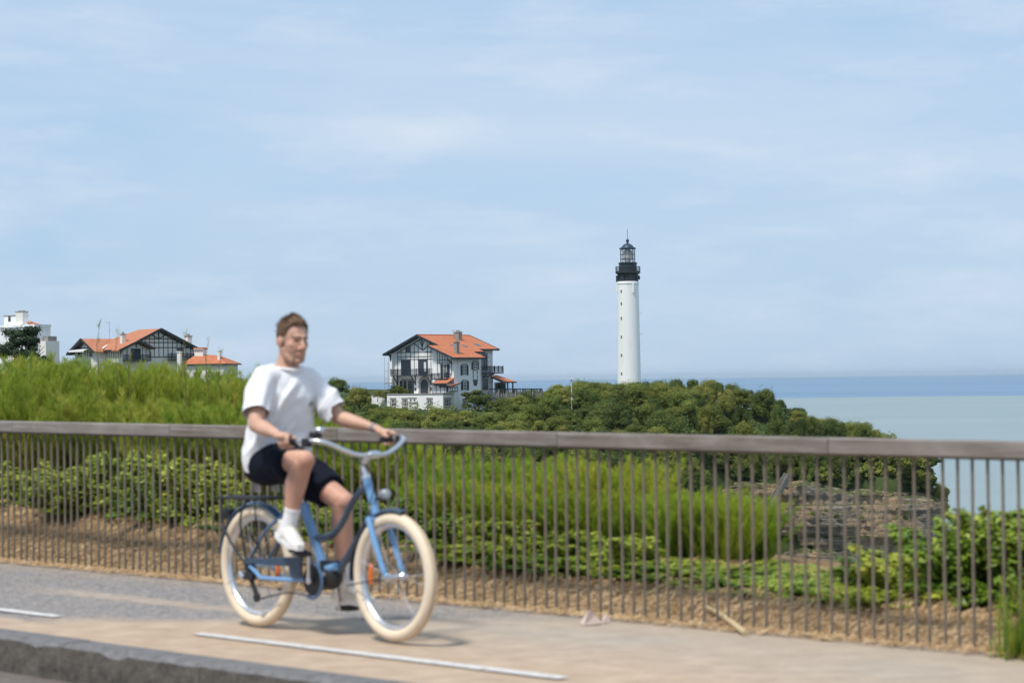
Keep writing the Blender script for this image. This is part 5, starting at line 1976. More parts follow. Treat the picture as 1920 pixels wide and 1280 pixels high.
# taller single wands that stick out against the sky
for px, ytop in ((183, 600), (217, 618), (345, 615), (387, 632), (58, 655), (242, 660), (412, 655)):
    D = 24.0
    tip = at(px, ytop, D)
    s, w = sw(tip.x, tip.y); g = near_z(s, w)
    e = empty('tamarisk_wand', (tip.x, tip.y, g))
    m_ = MB(); hh = tip.z - g
    m_.tube([(0, 0, 0), (.02, 0, hh * .5), (-.01, 0, hh * .85), (.03, 0, hh)], [.006, .0045, .003, .0015], 4)
    m_.build('stem', TWIG, e)
    V, Fc, T = [], [], []
    r = np.random.default_rng(int(px))
    for k in range(26):
        t = r.uniform(.35, 1.0); p = np.array([.01, 0, hh * t]); a_ = r.uniform(0, 6.28)
        d = np.array([math.cos(a_) * .5, math.sin(a_) * .5, 1.0]); L = r.uniform(.03, .10); q = len(V)
        V += [p - [.003, 0, 0], p + [.003, 0, 0], p + d * L]; Fc += [(q, q + 1, q + 2)]; T += [r.random()]
    f_ = link('foliage', tri_mesh('foliage', V, Fc, TAM_L, {'tone': ('FACE', T)}), e); f_['kind'] = 'stuff'
    tag(e, 'single thin tamarisk wand rising against the sky on the left', 'shrub', 'tall tamarisk wands')

# -- broad-leaved hedge shrubs
def hedge_shrub(seed, rx, h, nleaf, lsize, shoots=18):
    r = np.random.default_rng(seed)
    P, Nn, T = [], [], []
    stems = MB()
    for k in range(shoots):
        a = r.uniform(0, 6.28)
        droop = k % 5 < 2
        q_ = r.uniform(.55, 1.0) if droop else r.uniform(.1, .9)
        tip = np.array([math.cos(a) * rx * q_, math.sin(a) * rx * q_, h * (r.uniform(.06, .40) if droop else r.uniform(.45, 1.0))])
        base = np.array([tip[0] * .2, tip[1] * .2, 0])
        midp = base * .4 + tip * .6 + np.array([0, 0, .1 * h])
        stems.tube([base, midp, tip], [.009, .006, .003], 4, cap=False)
        n = nleaf // shoots
        t = r.uniform(.12, 1.0, n) ** .7
        ctr = (1 - t)[:, None] ** 2 * base + 2 * (t * (1 - t))[:, None] * midp + (t * t)[:, None] * tip
        off = unit_dirs(r, n) * (r.uniform(.01, .13, n) * (1.15 - .75 * t))[:, None]
        P.append(ctr + off)
        nn = off / (np.linalg.norm(off, axis=1, keepdims=True) + 1e-9) + np.array([0, 0, .7]) + unit_dirs(r, n) * .4
        Nn.append(nn / np.linalg.norm(nn, axis=1, keepdims=True))
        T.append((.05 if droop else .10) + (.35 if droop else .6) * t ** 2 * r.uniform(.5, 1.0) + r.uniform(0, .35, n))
    P, Nn, T = np.concatenate(P), np.concatenate(Nn), np.concatenate(T)
    V, Fq = leaf_quads(P, Nn, lsize, r, .52, .35)
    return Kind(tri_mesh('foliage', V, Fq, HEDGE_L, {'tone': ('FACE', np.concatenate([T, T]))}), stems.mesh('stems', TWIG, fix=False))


hedges = [hedge_shrub(600 + k, .55, .85, 4200, .055, 34) for k in range(4)]
low = [hedge_shrub(700 + k, .50, .42, 2600, .05, 30) for k in range(3)]


def shrub(kinds, px, k_, s_, label, group, name, ytop=None, lim=(0.3, 1.5)):
    """Shrub k_ metres behind the fence on the sight line through column px."""
    lo, hi = 8.0, 60.0
    for _ in range(40):
        mid = (lo + hi) / 2
        p = at(px, 900, mid)
        if -sw(p.x, p.y)[1] < k_: lo = mid
        else: hi = mid
    p = at(px, 900, lo)
    s, w = sw(p.x, p.y)
    g = near_z(s, w)
    sc = s_
    if ytop is not None:
        tip = at(px, ytop, lo).z
        base_h = .97 if kinds is hedges else .55
        sc = max(lim[0], min(lim[1], (tip - g) / base_h))
    z = next(t for lim, t in SHRUB_ZONES if px < lim)
    return place(kinds[rt.randrange(len(kinds))], name, (p.x, p.y, g - .03), rt.uniform(0, 6.28), (s_, s_, sc), label + (' front row ' if k_ < 1.3 else ' rear row ') + z, 'shrub', group, cname='foliage', tname='stems')


SHRUB_ZONES = [(20, 'at the far left edge'), (100, 'second from the left edge'), (190, 'left of the jointed rail'), (280, 'below the jointed rail'), (360, 'well left of the rear wheel'), (440, "just left of the bicycle's carrier"), (560, 'behind the rear wheel'),
               (680, "behind the cyclist's legs"), (800, 'behind the front wheel'), (870, 'just right of the front wheel'), (950, 'left of the pale scrap'), (1040, 'shortly left of the pale scrap'), (1130, 'behind the pale scrap'), (1220, 'just right of the pale scrap'),
               (1310, 'below the lighthouse'), (1390, 'left of the cliff stairs'), (1470, 'below the cliff stairs'), (1560, 'below the left of the cliff'), (1660, 'below the middle of the cliff'), (1730, "below the cliff's seaward end"), (1800, 'against the sea'), (1870, 'left of the grass tufts'), (9999, 'at the right edge')]
G1, L1 = 'broad leaved shrubs along the bank', 'broad leaved green shrub,'
for i in range(11):
    px = -25 + i * 42 + rt.uniform(-8, 8)
    shrub(hedges, px, .95 + rt.uniform(-.1, .2), 1.0, L1, G1, 'hedge_shrub', 842 + rt.uniform(-30, 26))
for i in range(8):
    px = 0 + i * 50 + rt.uniform(-8, 8)
    shrub(hedges, px, 2.3, 1.0, L1, G1, 'hedge_shrub', 826 + rt.uniform(-22, 26))
for px, ytop in ((480, 905), (560, 900), (620, 910), (690, 900), (770, 905), (820, 910), (870, 925), (930, 955), (990, 960), (1050, 985), (1110, 965), (1165, 1010)):
    shrub(hedges, px, 0.85 + rt.uniform(-.1, .3), .85, L1, G1, 'hedge_shrub', ytop + (22 if px > 800 else 0) + rt.uniform(-10, 12))
G2, L2 = 'low bright green creeping shrubs', 'low bright creeping shrub,'
for i in range(36):
    px = 850 + i * 23 + rt.uniform(-12, 12)
    shrub(low, px, 0.82 + rt.uniform(0, .2), .85, L2, G2, 'creeping_shrub', 1034 + (px - 860) * .052 + rt.uniform(-14, 16), (.25, 1.3))
for i in range(24):
    px = 1000 + i * 31 + rt.uniform(-12, 12)
    shrub(low, px, 1.4 + rt.uniform(0, .3), .95, L2, G2, 'creeping_shrub', 1056 + rt.uniform(-12, 20), (.2, 1.6))
G3, L3 = 'tall leafy shrubs at the right end', 'tall leafy green shrub,'
for px, ytop, k_ in ((1640, 1055, 1.2), (1700, 1015, 1.2), (1745, 985, 1.2), (1800, 938, 1.2), (1850, 912, 1.3), (1905, 915, 1.2), (1960, 905, 1.2), (2060, 935, 1.2), (2180, 930, 1.2), (2120, 915, 1.9), (1790, 955, 1.8), (1870, 905, 1.8), (1930, 890, 1.7), (1715, 1015, 1.8)):
    shrub(hedges, px, k_, 1.0, L3, G3, 'leafy_shrub', ytop)
# weeds growing through the foot of the railing at the far right
def weed_mesh(seed, n, h):
    r = np.random.default_rng(seed)
    V, Fc, T = [], [], []
    for i in range(n):
        a = r.uniform(0, 6.28); b0 = np.array([r.normal() * .05, r.normal() * .05, 0]); hh = h * r.uniform(.3, 1.0)
        d = np.array([math.cos(a), math.sin(a), 0]) * hh * r.uniform(.05, .45)
        sd_ = np.array([-math.sin(a), math.cos(a), 0]) * r.uniform(.004, .008)
        q = len(V)
        pts = [b0, b0 + d * .3 + [0, 0, hh * .5], b0 + d + [0, 0, hh]]
        V += [pts[0] - sd_, pts[0] + sd_, pts[1] + sd_, pts[1] - sd_, pts[2]]
        Fc += [(q, q + 1, q + 2), (q, q + 2, q + 3), (q + 3, q + 2, q + 4)]; T += [r.random()] * 3
    return tri_mesh('blades', V, Fc, TAM_L, {'tone': ('FACE', T)})


for i, (s_, w_, h) in enumerate(((9.50, .04, .26), (9.57, .06, .42), (9.64, .09, .46), (9.74, .08, .46), (9.55, -.12, .48), (9.86, .1, .46))):
    p = F(s_, w_)
    e = empty('grass_tuft', p, i * 1.3)
    f_ = link('blades', weed_mesh(800 + i, 46, h), e); f_['kind'] = 'stuff'
    tag(e, ['first grass tuft at the railing foot near the right edge, the leftmost', 'second grass tuft from the left at the railing foot', 'grass tuft at the railing foot, right of the second one', 'grass tuft nearest the right edge in front of the railing', 'grass tuft just behind the railing at the right end', 'grass tuft outermost at the right edge'][i], 'grass tuft', 'grass tufts at the railing foot')

# ------------------------------------------------------------------ bicycle (x forward, y to the rider's left, z up, origin at the rear contact)
BO = Vector((-1.4214, 13.4365, 0.008))
bike = empty('cruiser_bicycle', BO, PATH_RZ)
tag(bike, 'blue step through cruiser bicycle with cream tyres ridden along the path', 'bicycle')
BLUE_L = mat('light_blue_enamel', (0.16, 0.33, 0.58), 0.32, 0.05, 6.0, spec=0.6, coat=0.4)
BLUE_D = mat('slate_blue_enamel', (0.035, 0.062, 0.105), 0.34, 0.08, 6.0, spec=0.6, coat=0.3)
BLUE_M = mat('mid_blue_enamel', (0.060, 0.125, 0.235), 0.34, 0.08, 6.0, spec=0.6, coat=0.3)
SILV = mat('polished_alloy', (0.66, 0.67, 0.70), 0.28, 0.05, 8.0, metal=0.85)
BLK = mat('black_plastic', (0.018, 0.018, 0.020), 0.5, 0.2, 8.0)
CREAMT = mat('cream_tyre_rubber', (0.74, 0.62, 0.47), 0.8, 0.06, 3.0, col2=(0.64, 0.52, 0.38), mix2=(0.5, 0.8), spec=0.2)
TREAD = mat('tyre_tread_dust', (0.60, 0.47, 0.33), 0.9, 0.12, 8.0, spec=0.1)
ORANGE = mat('orange_reflector', (0.78, 0.16, 0.02), 0.35, 0.05)
TANL = mat('tan_saddle_leather', (0.42, 0.22, 0.11), 0.55, 0.15, 9.0)
LENSM = mat('lamp_lens', (0.45, 0.47, 0.50), 0.12, 0.05, 8.0, spec=0.9)
REDL = mat('red_lamp_lens', (0.35, 0.03, 0.03), 0.3, 0.05)

WR = 0.335
hub_me = MB().lathe([(.01, -.055), (.022, -.05), (.022, -.04), (.013, -.03), (.013, .03), (.022, .04), (.022, .05), (.01, .055)], 16, axis='Y').mesh('hub', SILV, smooth=True)
ty = MB()
nn, mm_ = 64, 16
vs, fs = [], []
for i in range(nn):
    a = 2 * math.pi * i / nn
    for k in range(mm_):
        t = 2 * math.pi * k / mm_
        rr_ = WR - .034 + .034 * math.cos(t)
        y = .033 * math.sin(t)
        vs.append((rr_ * math.cos(a), y, rr_ * math.sin(a)))
for i in range(nn):
    for k in range(mm_):
        i2, k2 = (i + 1) % nn, (k + 1) % mm_
        fs.append((i * mm_ + k, i * mm_ + k2, i2 * mm_ + k2, i2 * mm_ + k))
ty._add(vs, fs)
tyre_me = ty.mesh('tyre', CREAMT, smooth=True)
tyre_me.materials.append(TREAD)
for p in tyre_me.polygons:
    c = p.center
    if math.hypot(c.x, c.z) > WR - .006: p.material_index = 1
rim_me = MB().lathe([(.268, -.020), (.276, -.019), (.276, .019), (.268, .020), (.258, .014), (.252, 0), (.258, -.014), (.268, -.020)], 64, axis='Y').mesh('rim', SILV, smooth=True)
sp_me = MB().tube([(.02, 0, .0), (.255, 0, 0)], .0016, 4).mesh('spoke', mat('spoke_steel', (0.38, 0.39, 0.41), 0.5, 0.05))


def wheel(x, rz=0.0, rot=0.0):
    w_ = empty('wheel', (x, 0, WR), rz, bike)
    link('hub', hub_me, w_)
    link('tyre', tyre_me, w_)
    link('rim', rim_me, w_)
    for k in range(28):
        a = 2 * math.pi * k / 28 + rot
        o = link('spoke', sp_me, w_)
        side = 1 if k % 2 else -1
        o.rotation_euler = (0, -a, side * .11)
        o.location = (0, side * -.028 if False else -side * .03 + side * 0.0, 0)
        o.rotation_euler = (0, -(a + (.22 if (k // 2) % 2 else -.22)), side * .115)
    return w_


rw_, fw_ = wheel(0.0), wheel(1.19, rz=-0.03, rot=.1)
def reflector(w_, a):
    m_ = MB(frame((.19 * math.cos(a), -.012, .19 * math.sin(a)), (math.cos(a), 0, math.sin(a)), (0, 1, 0), (-math.sin(a), 0, math.cos(a))))
    m_.box((0, 0, 0), (.03, .012, .105))
    m_.build('reflector', ORANGE, w_, bevel=.005)
reflector(fw_, math.pi - .04); reflector(rw_, -.1)


def part(name, m, *tubes, parent=None, n=10, smooth=True):
    mb = MB()
    for pts, r in tubes: mb.tube(pts, r, n)
    return mb.build(name, m, parent or bike, smooth=smooth)


fr = part('frame', BLUE_L, ([(.402, 0, .70), (.585, 0, .345)], .0215), ([(.43, 0, .69), (.608, 0, .345)], .019), n=14)
part('head_tube', BLUE_L, ([(.958, 0, .85), (1.052, 0, .63)], .0225), parent=fr, n=14)
part('down_tube', BLUE_D, (catmull([(1.035, 0, .675), (.93, 0, .56), (.80, 0, .42), (.70, 0, .335)], 5), .0225), parent=fr, n=14)
part('top_tube', BLUE_D, (catmull([(.972, 0, .80), (.905, 0, .765), (.83, 0, .697), (.741, 0, .586), (.644, 0, .523), (.50, 0, .507)], 6), .0185), parent=fr, n=12)
for s in (-1, 1):
    part('chain_stay', BLUE_L if s < 0 else BLUE_M, ([(-.006, s * .068, .352), (.04, s * .068, .325), (.112, s * .068, .278), (.30, s * .06, .279), (.56, s * .045, .287)], .0125), parent=fr)
    part('seat_stay', BLUE_M, (catmull([(-.004, s * .068, .36), (.08, s * .066, .452), (.163, s * .062, .544), (.30, s * .045, .625), (.43, s * .015, .66)], 4), .0095), parent=fr)
part('seat_clamp', SILV, ([(.408, 0, .688), (.396, 0, .712)], .027), ([(.38, -.03, .70), (.43, -.03, .70)], .007), parent=fr)
bd = MB(); bd.lathe([(.01, 0), (.016, 0), (.016, .004), (.01, .004)], 12, (1.02, -.024, .70), 'Y')
bd.build('head_badge', SILV, fr)
# motor and drive
mt = MB(); mt.ball((.645, 0, .315), .078, 20, 12, (1.08, .80, 1.0)); mt.ball((.60, 0, .30), .07, 16, 10, (1.1, .85, .95)); mt.box((.665, 0, .365), (.13, .07, .06))
mo = mt.build('motor', BLK, bike, smooth=True)
mt = MB(); mt.lathe([(.002, -.071), (.012, -.071), (.013, -.06)], 12, (.668, 0, .325), 'Y'); mt.build('motor_bolt', SILV, mo, smooth=True)
mt = MB(); mt.tube([(.66, -.03, .352), (.735, -.03, .37)], .022, 10); mt.build('motor_bracket', BLUE_L, mo, smooth=True)
BBX, BBZ = .575, .288
cr_ = MB(); cr_.lathe([(.01, -.066), (.082, -.066), (.082, -.060), (.01, -.060)], 36, (BBX, 0, BBZ), 'Y'); ring_ = cr_.build('chainring', BLK, bike)
cr_ = MB(); cr_.tube([(BBX + .094 * math.cos(a), -.073, BBZ + .094 * math.sin(a)) for a in [(-2.0 + k * .19) for k in range(20)]], .009, 8); cr_.build('chainring_guard', BLUE_M, ring_, smooth=True)
PN, PF = (BBX + .030, BBZ + .158), (BBX + .004, BBZ - .165)
ca = MB(); ca.tube([(BBX, -.088, BBZ), (BBX + .015, -.10, BBZ + .08), (PN[0], -.112, PN[1])], [.017, .013, .012], 10, flat=.7); ca.ball((BBX, -.088, BBZ), .02, 12, 8); ca.build('crank', SILV, bike, smooth=True)
ca = MB(); ca.tube([(BBX, .088, BBZ), (BBX, .10, BBZ - .08), (PF[0], .112, PF[1])], [.017, .013, .012], 10, flat=.7); ca.build('crank', SILV, bike, smooth=True)


def pedal(x, y, z, tilt, s):
    m_ = MB(Matrix.Translation((x, y, z)) @ Matrix.Rotation(tilt, 4, 'Y'))
    m_.box((0, s * .05, .0), (.095, .085, .022)); m_.box((0, s * .05, .014), (.07, .06, .005))
    o = m_.build('pedal', BLK, bike, bevel=.003)
    a_ = MB(); a_.tube([(x, y - s * .01, z), (x, y + s * .1, z)], .007, 8); a_.build('pedal_axle', SILV, o, smooth=True)


pedal(PN[0], -.118, PN[1], .25, -1); pedal(PF[0], .118, PF[1], .0, 1)
g = MB()
g.prism([(-.01, .352), (-.005, .385), (.16, .388), (.36, .405), (.50, .412), (.50, .30), (.40, .295), (.385, .355), (.16, .352)], -.085, -.070, 'UZ')
g.build('chain_guard', BLUE_D, bike, bevel=.003)
part('chain', BLK, (catmull([(BBX - .02, -.063, BBZ - .083), (.35, -.063, .21), (.11, -.063, .165)], 4), .0045), ([(.02, -.063, .38), (BBX, -.063, BBZ + .082)], .0045))
cs = MB(); cs.lathe([(.012, -.06), (.05, -.058), (.045, -.05), (.038, -.045), (.03, -.04)], 20, (0, 0, WR), 'Y'); cs.build('cassette', BLK, bike, smooth=True)
dl = MB(); dl.box((.02, -.085, .285), (.11, .035, .035)); dl.tube([(.04, -.085, .285), (.06, -.08, .23), (.088, -.075, .175)], [.018, .013, .015], 8); dl.lathe([(.004, -.085), (.028, -.083), (.028, -.070), (.004, -.068)], 16, (.086, 0, .172), 'Y')
dr_ = dl.build('derailleur', BLK, bike, bevel=.002)
dl = MB(); dl.tube([(-.04, -.095, .30), (.0, -.10, .275)], [.014, .017], 10); dl.build('derailleur_cover', SILV, dr_, smooth=True)


def fender(name, cx, a0, a1, m, r=.353):
    n = 30
    vs, fs = [], []
    prof = [(-.031, -.010), (-.022, .0), (0, .005), (.022, .0), (.031, -.010), (.028, -.012), (0, .001), (-.028, -.012)]
    for i in range(n + 1):
        a = a0 + (a1 - a0) * i / n
        for y, d in prof: vs.append((cx + (r + d) * math.cos(a), y, WR + (r + d) * math.sin(a)))
    k = len(prof)
    for i in range(n):
        for j in range(k): fs.append((i * k + j, i * k + (j + 1) % k, (i + 1) * k + (j + 1) % k, (i + 1) * k + j))
    mb = MB(); mb._add(vs, fs)
    return mb.build(name, m, bike, smooth=True)


rfd = fender('rear_fender', 0.0, rad(18), rad(172), BLUE_M)
ffd = fender('front_fender', 1.19, rad(76), rad(186), BLUE_D)
for s in (-1, 1):
    part('fender_stay', BLK, ([(0, s * .075, WR), (-.30, s * .04, WR + .215)], .0035), parent=rfd, n=6)
    part('fender_stay', BLK, ([(1.19, s * .07, WR), (1.19 - .35, s * .04, WR - .06)], .0035), parent=ffd, n=6)
# carrier
rk_ = MB()
for y in (-.06, 0, .06): rk_.tube([(-.285, y, .708), (.16, y, .714), (.22, y * .5, .716)], .0085 if y else .006, 8)
rk_.tube([(-.285, -.06, .708), (-.30, 0, .708), (-.285, .06, .708)], .0085, 8)
for x in (-.2, -.08, .05, .15): rk_.tube([(x, -.06, .712), (x, .06, .712)], .006, 6)
rack = rk_.build('carrier_rack', BLK, bike, smooth=True)
for s in (-1, 1):
    part('rack_stay', BLK, (catmull([(-.265, s * .06, .705), (-.225, s * .075, .55), (-.10, s * .08, .42), (-.01, s * .078, .345)], 4), .0065), parent=rack, n=8)
    part('rack_stay', BLK, (catmull([(-.02, s * .06, .71), (-.06, s * .078, .60), (-.03, s * .08, .45), (.0, s * .078, .345)], 4), .0065), parent=rack, n=8)
    part('rack_stay', BLK, ([(.05, s * .06, .71), (.10, s * .078, .46), (.01, s * .078, .34)], .0055), parent=rack, n=8)
rl_ = MB(); rl_.ball((-.295, 0, .615), .034, 14, 10, (.8, 1, 1)); rl_.box((-.27, 0, .615), (.05, .05, .05)); lamp_ = rl_.build('rear_lamp', BLK, bike, smooth=True)
rl_ = MB(); rl_.ball((-.318, 0, .615), .02, 12, 8, (.6, 1.1, 1.1)); rl_.build('lamp_lens', REDL, lamp_, smooth=True)
# saddle
sd_ = MB()
prof = [(.30, .82, .022, .02), (.26, .825, .03, .026), (.18, .822, .055, .032), (.10, .824, .10, .036), (.045, .83, .115, .036), (.01, .832, .09, .025)]
vs, fs = [], []
for x, z, hw_, hh in prof:
    for k in range(12):
        t = 2 * math.pi * k / 12
        vs.append((x, hw_ * math.cos(t), z + hh * math.sin(t) * (1 if math.sin(t) > 0 else .75)))
for i in range(len(prof) - 1):
    for k in range(12): fs.append((i * 12 + k, i * 12 + (k + 1) % 12, (i + 1) * 12 + (k + 1) % 12, (i + 1) * 12 + k))
fs += [tuple(range(12)), tuple(range(60, 72))]
sd_._add(vs, fs)
sad = sd_.build('saddle', TANL, bike, smooth=True)
part('seat_post', SILV, ([(.41, 0, .685), (.33, 0, .80)], .0135), ([(.33, 0, .80), (.26, 0, .80)], .011), parent=sad)
for s in (-1, 1):
    sp_ = MB()
    sp_.tube([(.08 + .022 * math.cos(k * .9), s * .06 + .022 * math.sin(k * .9), .745 + k * .0019) for k in range(30)], .0035, 5)
    sp_.tube([(.24, s * .02, .80), (.12, s * .05, .80), (.07, s * .06, .802)], .004, 5)
    sp_.build('saddle_spring', SILV, sad, smooth=True)
# fork
fk = part('fork', BLUE_L, ([(1.048, -.062, .628), (1.048, .062, .628)], .017))
for s in (-1, 1):
    part('fork_blade', BLUE_L, (catmull([(1.045, s * .056, .64), (1.075, s * .06, .58), (1.13, s * .062, .46), (1.17, s * .06, .375), (1.192, s * .058, .338)], 5), [.017] * 12 + [.0155] * 5 + [.012] * 4), parent=fk)
part('front_axle', SILV, ([(1.19, -.085, WR), (1.19, .085, WR)], .009), parent=fk)
# stem and bars
stm = part('stem', SILV, ([(.962, 0, .845), (.938, 0, .895)], .0145), (catmull([(.938, 0, .89), (.945, 0, .925), (.985, 0, .95), (1.026, 0, .966)], 4), .014), ([(1.026, -.03, .966), (1.026, .03, .966)], .021))
part('headset', SILV, ([(.956, 0, .855), (.964, 0, .836)], .026), parent=stm)
BAR = [(1.028, 0, .966), (1.015, .09, .966), (.995, .17, .992), (.965, .245, 1.028), (.91, .298, 1.045), (.83, .322, 1.044), (.67, .345, 1.030)]
half = catmull(BAR, 6)
hb = MB(); hb.tube([(p.x, -p.y, p.z) for p in reversed(half)] + half[1:], .0128, 12)
hb = hb.build('handlebar', SILV, bike, smooth=True)
for s in (-1, 1):
    part('grip', BLK, ([(.80, s * .326, 1.042), (.665, s * .3455, 1.0295)], .0165), parent=hb)
    lv = MB(); lv.box((.865, s * .316, 1.035), (.05, .035, .045)); lv.tube(catmull([(.875, s * .318, 1.02), (.85, s * .35, 1.005), (.77, s * .375, 1.0), (.72, s * .385, 1.0)], 4), .006, 8)
    lv.build('brake_lever', BLK, hb, bevel=.003)
dsp = MB(); dsp.box((.90, -.285, 1.075), (.045, .06, .035)); dsp.build('control_display', BLK, hb, bevel=.006)
bl_ = MB(); bl_.ball((.905, -.262, 1.098), .026, 14, 10, (1, 1, .8)); bl_.build('bell', SILV, hb, smooth=True)
part('cable', BLK, (catmull([(.88, -.30, 1.03), (.99, -.22, .98), (1.08, -.08, .90), (1.06, -.03, .80), (1.02, -.03, .70)], 5), .003), (catmull([(.88, .30, 1.03), (1.0, .22, .98), (1.10, .06, .88), (1.09, .03, .70)], 5), .003), parent=hb, n=6)
# headlight
hl = MB(); hl.lathe([(.008, -.045), (.022, -.027), (.028, 0), (.029, .018), (.026, .022)], 18, axis='X'); hlo = hl.build('headlight', mat('grey_lamp_shell', (0.34, 0.35, 0.37), 0.35, 0.05, metal=0.5), bike, smooth=True, loc=(1.115, 0, .762))
hl = MB(); hl.lathe([(.001, .026), (.015, .025), (.026, .0205)], 18, axis='X'); hl.build('lamp_lens', LENSM, hlo, smooth=True)
hl = MB(); hl.tube([(-.02, 0, -.02), (-.075, 0, -.03)], .008, 8); hl.build('lamp_bracket', BLK, hlo, smooth=True)
part('kickstand', BLK, ([(.30, .07, .27), (.05, .10, .20)], .009))

# ------------------------------------------------------------------ cyclist (same frame as the bicycle)
person = empty('person', BO, PATH_RZ)
tag(person, 'person in white t-shirt and dark shorts riding the blue bicycle', 'person')


def skin_material():
    m, nt, b, out = nt_new('skin')
    v = obj_vec(nt)
    n1 = noise_node(nt, v, 9.0, 4.0, 0.6)
    n2 = noise_node(nt, v, 70.0, 3.0, 0.6)
    c = ramp(nt, n1, [(0.3, (0.52, 0.295, 0.205)), (0.7, (0.63, 0.385, 0.28))])
    def att(n_):
        a = N(nt, 'Attribute'); a.attribute_name = n_; return a.outputs['Fac']
    c = mixc(nt, math_n(nt, 'MULTIPLY', att('flush_socket_shade'), 0.55), c, (0.52, 0.22, 0.16))  # ruddy skin, plus painted shade in the eye sockets
    c = mixc(nt, math_n(nt, 'MULTIPLY', att('beard'), maprange(nt, n2, 0.3, 0.7, 0.45, 0.8)), c, (0.17, 0.085, 0.045))
    c = mixc(nt, math_n(nt, 'MULTIPLY', att('lip'), 0.4), c, (0.42, 0.14, 0.11))
    c = mixc(nt, math_n(nt, 'MULTIPLY', att('brow'), 0.9), c, (0.075, 0.038, 0.02))
    nt.links.new(c, b.inputs['Base Color'])
    b.inputs['Roughness'].default_value = 0.5
    b.inputs['Specular IOR Level'].default_value = 0.35
    b.inputs['Subsurface Weight'].default_value = 0.12
    b.inputs['Subsurface Radius'].default_value = (0.012, 0.005, 0.003)
    b.inputs['Subsurface Scale'].default_value = 0.5
    bump(nt, b, n2, 0.15, 0.002)
    return m


def cloth(name, col, rough=0.9, bs=350.0):
    m, nt, b, out = nt_new(name)
    v = obj_vec(nt)
    n1 = noise_node(nt, v, 6.0, 4.0, 0.6)
    c = ramp(nt, n1, [(0.3, tuple(k * .95 for k in col)), (0.7, tuple(min(1, k * 1.03) for k in col))])
    nt.links.new(c, b.inputs['Base Color'])
    b.inputs['Roughness'].default_value = rough
    b.inputs['Specular IOR Level'].default_value = 0.15
    b.inputs['Sheen Weight'].default_value = 0.1 if col[0] > .3 else 0.0
    bump(nt, b, noise_node(nt, v, bs, 2.0, 0.5), 0.25, 0.001)
    return m


SKIN = skin_material()
TEE = cloth('white_cotton', (0.83, 0.83, 0.85))
NAVYC = cloth('dark_navy_cloth', (0.0075, 0.010, 0.019), 0.9)
SOCKM = cloth('white_sock_knit', (0.80, 0.79, 0.80))
SHOEM = mat('off_white_shoe', (0.72, 0.68, 0.62), 0.6, 0.06, 14.0, col2=(0.60, 0.54, 0.46), mix2=(0.52, 0.75))
SOLEM = mat('white_rubber_sole', (0.80, 0.79, 0.77), 0.6, 0.04, 14.0)
HAIRM = mat('brown_hair', (0.092, 0.044, 0.018), 0.55, 0.45, 26.0, col2=(0.20, 0.105, 0.045), mix2=(0.45, 0.7), bmp=0.8, bscale=90, bdist=0.006)


def fuse(mb, voxel, smooth_it, name, m, fac=0.5, post=None):
    """Union of overlapping solids as one smooth continuous surface."""
    me = mb.mesh(name, None)
    o = link(name, me)
    r = o.modifiers.new('r', 'REMESH'); r.mode = 'VOXEL'; r.voxel_size = voxel; r.use_smooth_shade = True
    s = o.modifiers.new('s', 'SMOOTH'); s.factor = fac; s.iterations = smooth_it
    dg = bpy.context.evaluated_depsgraph_get()
    dg.update()
    out = bpy.data.meshes.new_from_object(o.evaluated_get(dg))
    bpy.data.objects.remove(o)
    out.name = name
    out.materials.clear(); out.materials.append(m)
    out.polygons.foreach_set('use_smooth', [True] * len(out.polygons))
    return out


def co_of(me):
    a = np.empty(len(me.vertices) * 3, dtype=np.float32)
    me.vertices.foreach_get('co', a)
    return a.reshape(-1, 3)


def vattr(me, name, arr):
    a = me.attributes.new(name, 'FLOAT', 'POINT')
    a.data.foreach_set('value', np.asarray(arr, dtype=np.float32))


# joints
HIP = {-1: Vector((.205, -.085, .905)), 1: Vector((.205, .085, .90))}
KNEE = {-1: Vector((.598, -.135, .928)), 1: Vector((.612, .115, .705))}
ANK = {-1: Vector((.475, -.145, .575)), 1: Vector((.590, .155, .245))}
SHO = {-1: Vector((.285, -.178, 1.365)), 1: Vector((.298, .148, 1.358))}
ELB = {-1: Vector((.375, -.285, 1.125)), 1: Vector((.425, .245, 1.150))}
WRI = {-1: Vector((.655, -.335, 1.072)), 1: Vector((.640, .338, 1.092))}
HC = Vector((.338, 0.0, 1.573))
HEADR = Matrix.Translation(HC) @ Matrix.Rotation(rad(-6), 4, 'Z') @ Matrix.Rotation(rad(4), 4, 'Y')


def H(x, y, z): return HEADR @ Vector((x, y, z))


bd = MB()
# head
hm = MB(HEADR)
hm.ball((-.012, 0, .036), 1.0, 24, 16, (.098, .077, .086))
hm.ball((.030, 0, -.015), 1.0, 20, 14, (.064, .064, .080))
hm.ball((.031, 0, -.070), 1.0, 18, 12, (.048, .049, .046))
hm.ball((.064, 0, -.104), 1.0, 14, 10, (.021, .023, .020))
for s in (-1, 1):
    hm.tube([(.0, s * .060, -.035), (.008, s * .056, -.070), (.052, s * .024, -.106)], [.020, .020, .018], 10)
    hm.ball((.052, s * .041, -.016), 1.0, 12, 8, (.026, .022, .022))
    hm.ball((.092, s * .013, -.036), 1.0, 10, 8, (.013, .009, .009))
    hm.ball((-.008, s * .078, -.004), 1.0, 12, 10, (.024, .010, .032))
    hm.tube([(-.024, s * .083, .015), (-.03, s * .088, .0), (-.018, s * .084, -.022)], .006, 6)
    hm.ball((.064, s * .031, .004), 1.0, 12, 8, (.018, .017, .013))
hm.tube([(.078, -.043, .022), (.088, -.018, .026), (.090, 0, .024), (.088, .018, .026), (.078, .043, .022)], [.010, .012, .012, .012, .010], 8)
hm.tube([(.086, 0, .022), (.100, 0, -.004), (.114, 0, -.030)], [.009, .010, .0125], 10)
